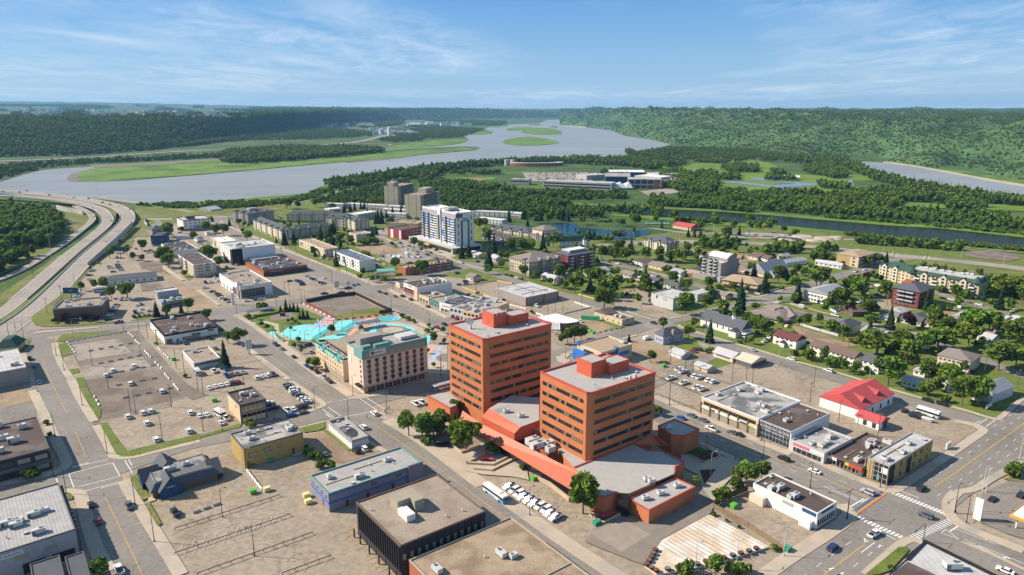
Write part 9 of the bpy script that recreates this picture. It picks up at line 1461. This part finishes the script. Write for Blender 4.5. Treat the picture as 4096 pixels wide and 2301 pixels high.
# park with painted courts
cp={'c':mat('court_cyan',(.22,.64,.62),.12,.3),'t':mat('court_teal',(.08,.40,.40),.12,.3),'l':mat('court_lilac',(.32,.48,.74),.12,.3),'p':mat('court_peach',(.66,.36,.27),.12,.3),'w':M_conc,'g':MATS['plaza_aggregate'],'x':M_lawn}
for k,reg,*pl in (('x','t2',1370,440,1750,310,2130,270,2532,440,2532,760,1960,860,1500,540),('g','t2',1730,430,1850,370,2060,370,2120,420,1960,460,1760,470),('w','t2',1640,480,1860,530,1870,640,2000,740,2340,770,2340,790,1960,760,1820,660,1800,560,1620,500),('c','t2',2260,535,2532,545,2532,640,2320,760,1990,740,2120,650),('l','t2',2300,560,2480,560,2400,585,2280,580),('c','t2',1700,670,1790,610,1810,680,1870,760,1800,740),('p','t2',1940,790,2010,770,1990,830,1950,860,1900,810),('t','t2',1800,730,1930,760,1890,800),('l','t2',1500,500,1540,520,1480,530),
      ('l','t3',180,800,380,680,490,720,480,800,300,800),('p','t3',250,780,400,690,480,730,470,790),('c','t3',-170,830,60,790,480,805,470,860,200,990,-60,1000,-300,930),('l','t3',100,805,440,805,330,850,120,840),('p','t3',90,885,140,875,180,885,140,897),('t','t3',170,975,480,790,560,745,510,820,260,990),('c','t3',500,800,560,740,740,720,770,745,560,880,490,870),('t','t3',560,885,770,745,880,735,740,840,640,900),('l','t3',740,840,860,735,900,725,800,830),('p','t3',830,800,960,700,1110,690,1050,750,900,830,720,960,690,930),('t','t3',1080,755,1170,680,1390,645,1310,745),('l','t3',1310,745,1400,640,1430,650,1370,730),('c','t3',1390,720,1430,660,1480,690,1420,720),
      ('w','t3',900,830,1080,765,1360,750,1620,780,1780,850,1810,920,1740,1000,1400,1010,1000,980,860,920),('c','t3',1060,800,1300,775,1540,795,1660,850,1660,900,1000,900),('g','t3',1110,840,1300,800,1480,815,1600,860,1560,930,1100,930),('w','t3',1200,850,1340,825,1480,840,1500,880,1340,920,1200,900),('w','t3',1830,1075,2130,1090,2130,1500,1830,1500),('c','t3',1830,945,1905,950,1865,1070,1830,1070),('l','t3',2000,1130,2060,1080,1990,1250,1900,1345,1860,1350),('p','t3',1830,1100,1960,1120,1900,1200,1830,1190),('g','t3',1960,1270,2060,1210,2130,1210,2130,1330,2000,1320),('c','t3',380,960,640,900,700,940,560,1000,200,1010)):
    area('painted_paving' if k in 'ctlp' else 'park_path' if k in 'wg' else 'park_lawn',cp[k],reg,*pl)
for reg,x,y,w_,d_,label in (('t2',1600,350,9,6,'dark flat park pavilion beside the playground'),('t3',985,790,8,6,'small dark shade roof beside the round plaza')):
    e=empty('shade_shelter',G((x,y+40),0,reg),A2);tg(e,label,'shelter');MB().box(-w_,w_,-d_/2,d_/2,3.4,3.7).build('roof',RF['bluedk'],e);[MB().box(-.1,.1,-.1,.1,0,3.4).build('post',M_black,e,(a,c,0)) for a in (-w_+1,w_-1) for c in (-2,2)]
e=empty('playground_frame',G((1900,430),0,'t2'));tg(e,'climbing frame and swings on the park playground','playground');m=MB();[m.tube([(x,0,0),(x+.6,0,3),(x+1.2,0,0)],.08,4) for x in (-9,-5,3,7)];m.tube([(-8.4,0,3),(-4.4,0,3)],.07,4);m.tube([(3.6,0,3),(7.6,0,3)],.07,4);m.build('frames',M_rail,e);MB().box(-1.5,1.5,2,4,0,2.2).build('play_tower',W['dred'],e)
for x,y,reg in ((255,800,'t3'),(0,930,'t3')):e=empty('basketball_hoop',G((x,y),0,reg),A1);tg(e,'basketball hoop at the %s end of the painted court'%('far' if x else 'near'),'basketball hoop');MB().cyl(0,0,0,3,.1,n=6).build('post',M_black,e);MB().box(-.9,.9,-.4,-.3,2.6,3.7).build('backboard',M_frame,e)
# people on foot
def person(reg,x,y,a,top,leg,label,stride=.18):
    V=[(0,0,.95),(0,0,1.2),(0,0,1.42),(0,0,1.53),(.02,0,1.66),(0,.1,.9),(stride,.1,.5),(stride*.7,.1,.08),(stride+.16,.1,.04),(0,-.1,.9),(-stride*.4,-.1,.5),(-stride*1.4,-.1,.1),(-stride*1.2,-.1,.04),(0,.2,1.4),(-stride*.5,.26,1.12),(.05,.27,.88),(0,-.2,1.4),(stride*.5,-.26,1.12),(.2,-.27,.9)]
    E_=[(0,1),(1,2),(2,3),(3,4),(0,5),(5,6),(6,7),(7,8),(0,9),(9,10),(10,11),(11,12),(2,13),(13,14),(14,15),(2,16),(16,17),(17,18)];RR=[.15,.15,.16,.06,.11,.1,.07,.05,.04,.1,.07,.05,.04,.06,.045,.035,.06,.045,.035]
    me=bpy.data.meshes.new('person');me.from_pydata(V,E_,[]);o=link('person',me,None,G((x,y),.12,reg),a);o.modifiers.new('skin','SKIN');[setattr(s,'radius',(RR[i],)*2) for i,s in enumerate(me.skin_vertices[0].data)];me.skin_vertices[0].data[0].use_root=True;o.modifiers.new('sub','SUBSURF').render_levels=1;me.materials.append(gloss('skin',(.5,.3,.2),.6));tg(o,label,'person')
    m=MB();m.cyl(0,0,.95,1.47,.19,.22,n=10);m.build('shirt',top,o);m=MB();[m.tube([(0,s*.1,1.0),(d_*stride,s*.1,.5),(d_*stride,s*.1,.12)],[.13,.09,.07],8) for s,d_ in ((1,.8),(-1,-.8))];m.build('trousers',leg,o);m=MB();m.cyl(-.01,0,1.68,1.79,.12,.05,n=8);m.build('hair',M_black,o)
person('u2',2308,880,0,W['black'],W['navy'],'person in dark clothes crossing the wide street by the corner');person('u2',2540,810,2,W['dred'],W['black'],'person in a dark red top waiting at the street corner');person('u2',2562,815,1,W['dgrey'],W['navy'],'person in grey waiting at the street corner');person('u4',15,85,2,W['black'],W['black'],'person in black on the pavement near the two white pickups');person('t3',2075,1425,1,W['red'],W['navy'],'person in red on the pale park path');person('t6',1553,1070,1,gloss('vest_orange',(.8,.2,.03),.6),W['navy'],'person in an orange vest beside the parked black sedan');person('u2',2310,555,1,W['bluegrey'],W['navy'],'person in pale blue outside the hotel corner')

# ---------------------------------------------------------------- labels for what stands about: nearest landmark and side
ORD='nearest second third fourth fifth sixth seventh eighth ninth tenth eleventh twelfth'.split()
bk={}
for o,ph,p in AUTO:
    c=sorted(LM,key=lambda l:(l[1]-p).length-l[2])[:1][0];a,b_=to_px(p),to_px(c[1]);dx_,dy_=a[0]-b_[0],(a[1]-b_[1])*1.5
    side=('left of' if dx_<0 else 'right of') if abs(dx_)>abs(dy_) else ('in front of' if dy_>0 else 'behind');bk.setdefault((ph,side,c[0]),[]).append(((c[1]-p).length,o))
for (ph,side,sh),l in bk.items():
    l.sort(key=lambda t:t[0])
    for i,(_,o) in enumerate(l):
        t='%s %s %s'%(ph,side,sh)+('' if len(l)==1 else ', %s'%(ORD[i]+(' nearest' if i else '') if i<12 else '%dth nearest'%(i+1)))
        o['label']=t if len(t.split())<=16 else t.replace('rounded ','').replace('round ','').replace('street ','').replace('two-storey ','')
# ---------------------------------------------------------------- the air
hz=MB();hz.box(-19500,19500,-400,19800,-3.0,380);o=hz.build('haze',None);o.data.materials.clear();m=bpy.data.materials.new('haze');m.use_nodes=True;t=m.node_tree;t.nodes.clear();oo=t.nodes.new('ShaderNodeOutputMaterial');vv=t.nodes.new('ShaderNodeVolumePrincipled');vv.inputs['Color'].default_value=(.30,.60,1,1);vv.inputs['Density'].default_value=3.8e-5;vv.inputs['Anisotropy'].default_value=.1
t.links.new(vv.outputs[0],oo.inputs['Volume']);o.data.materials.append(m);tag(o,kind='stuff',label='thin blue summer haze over the valley')
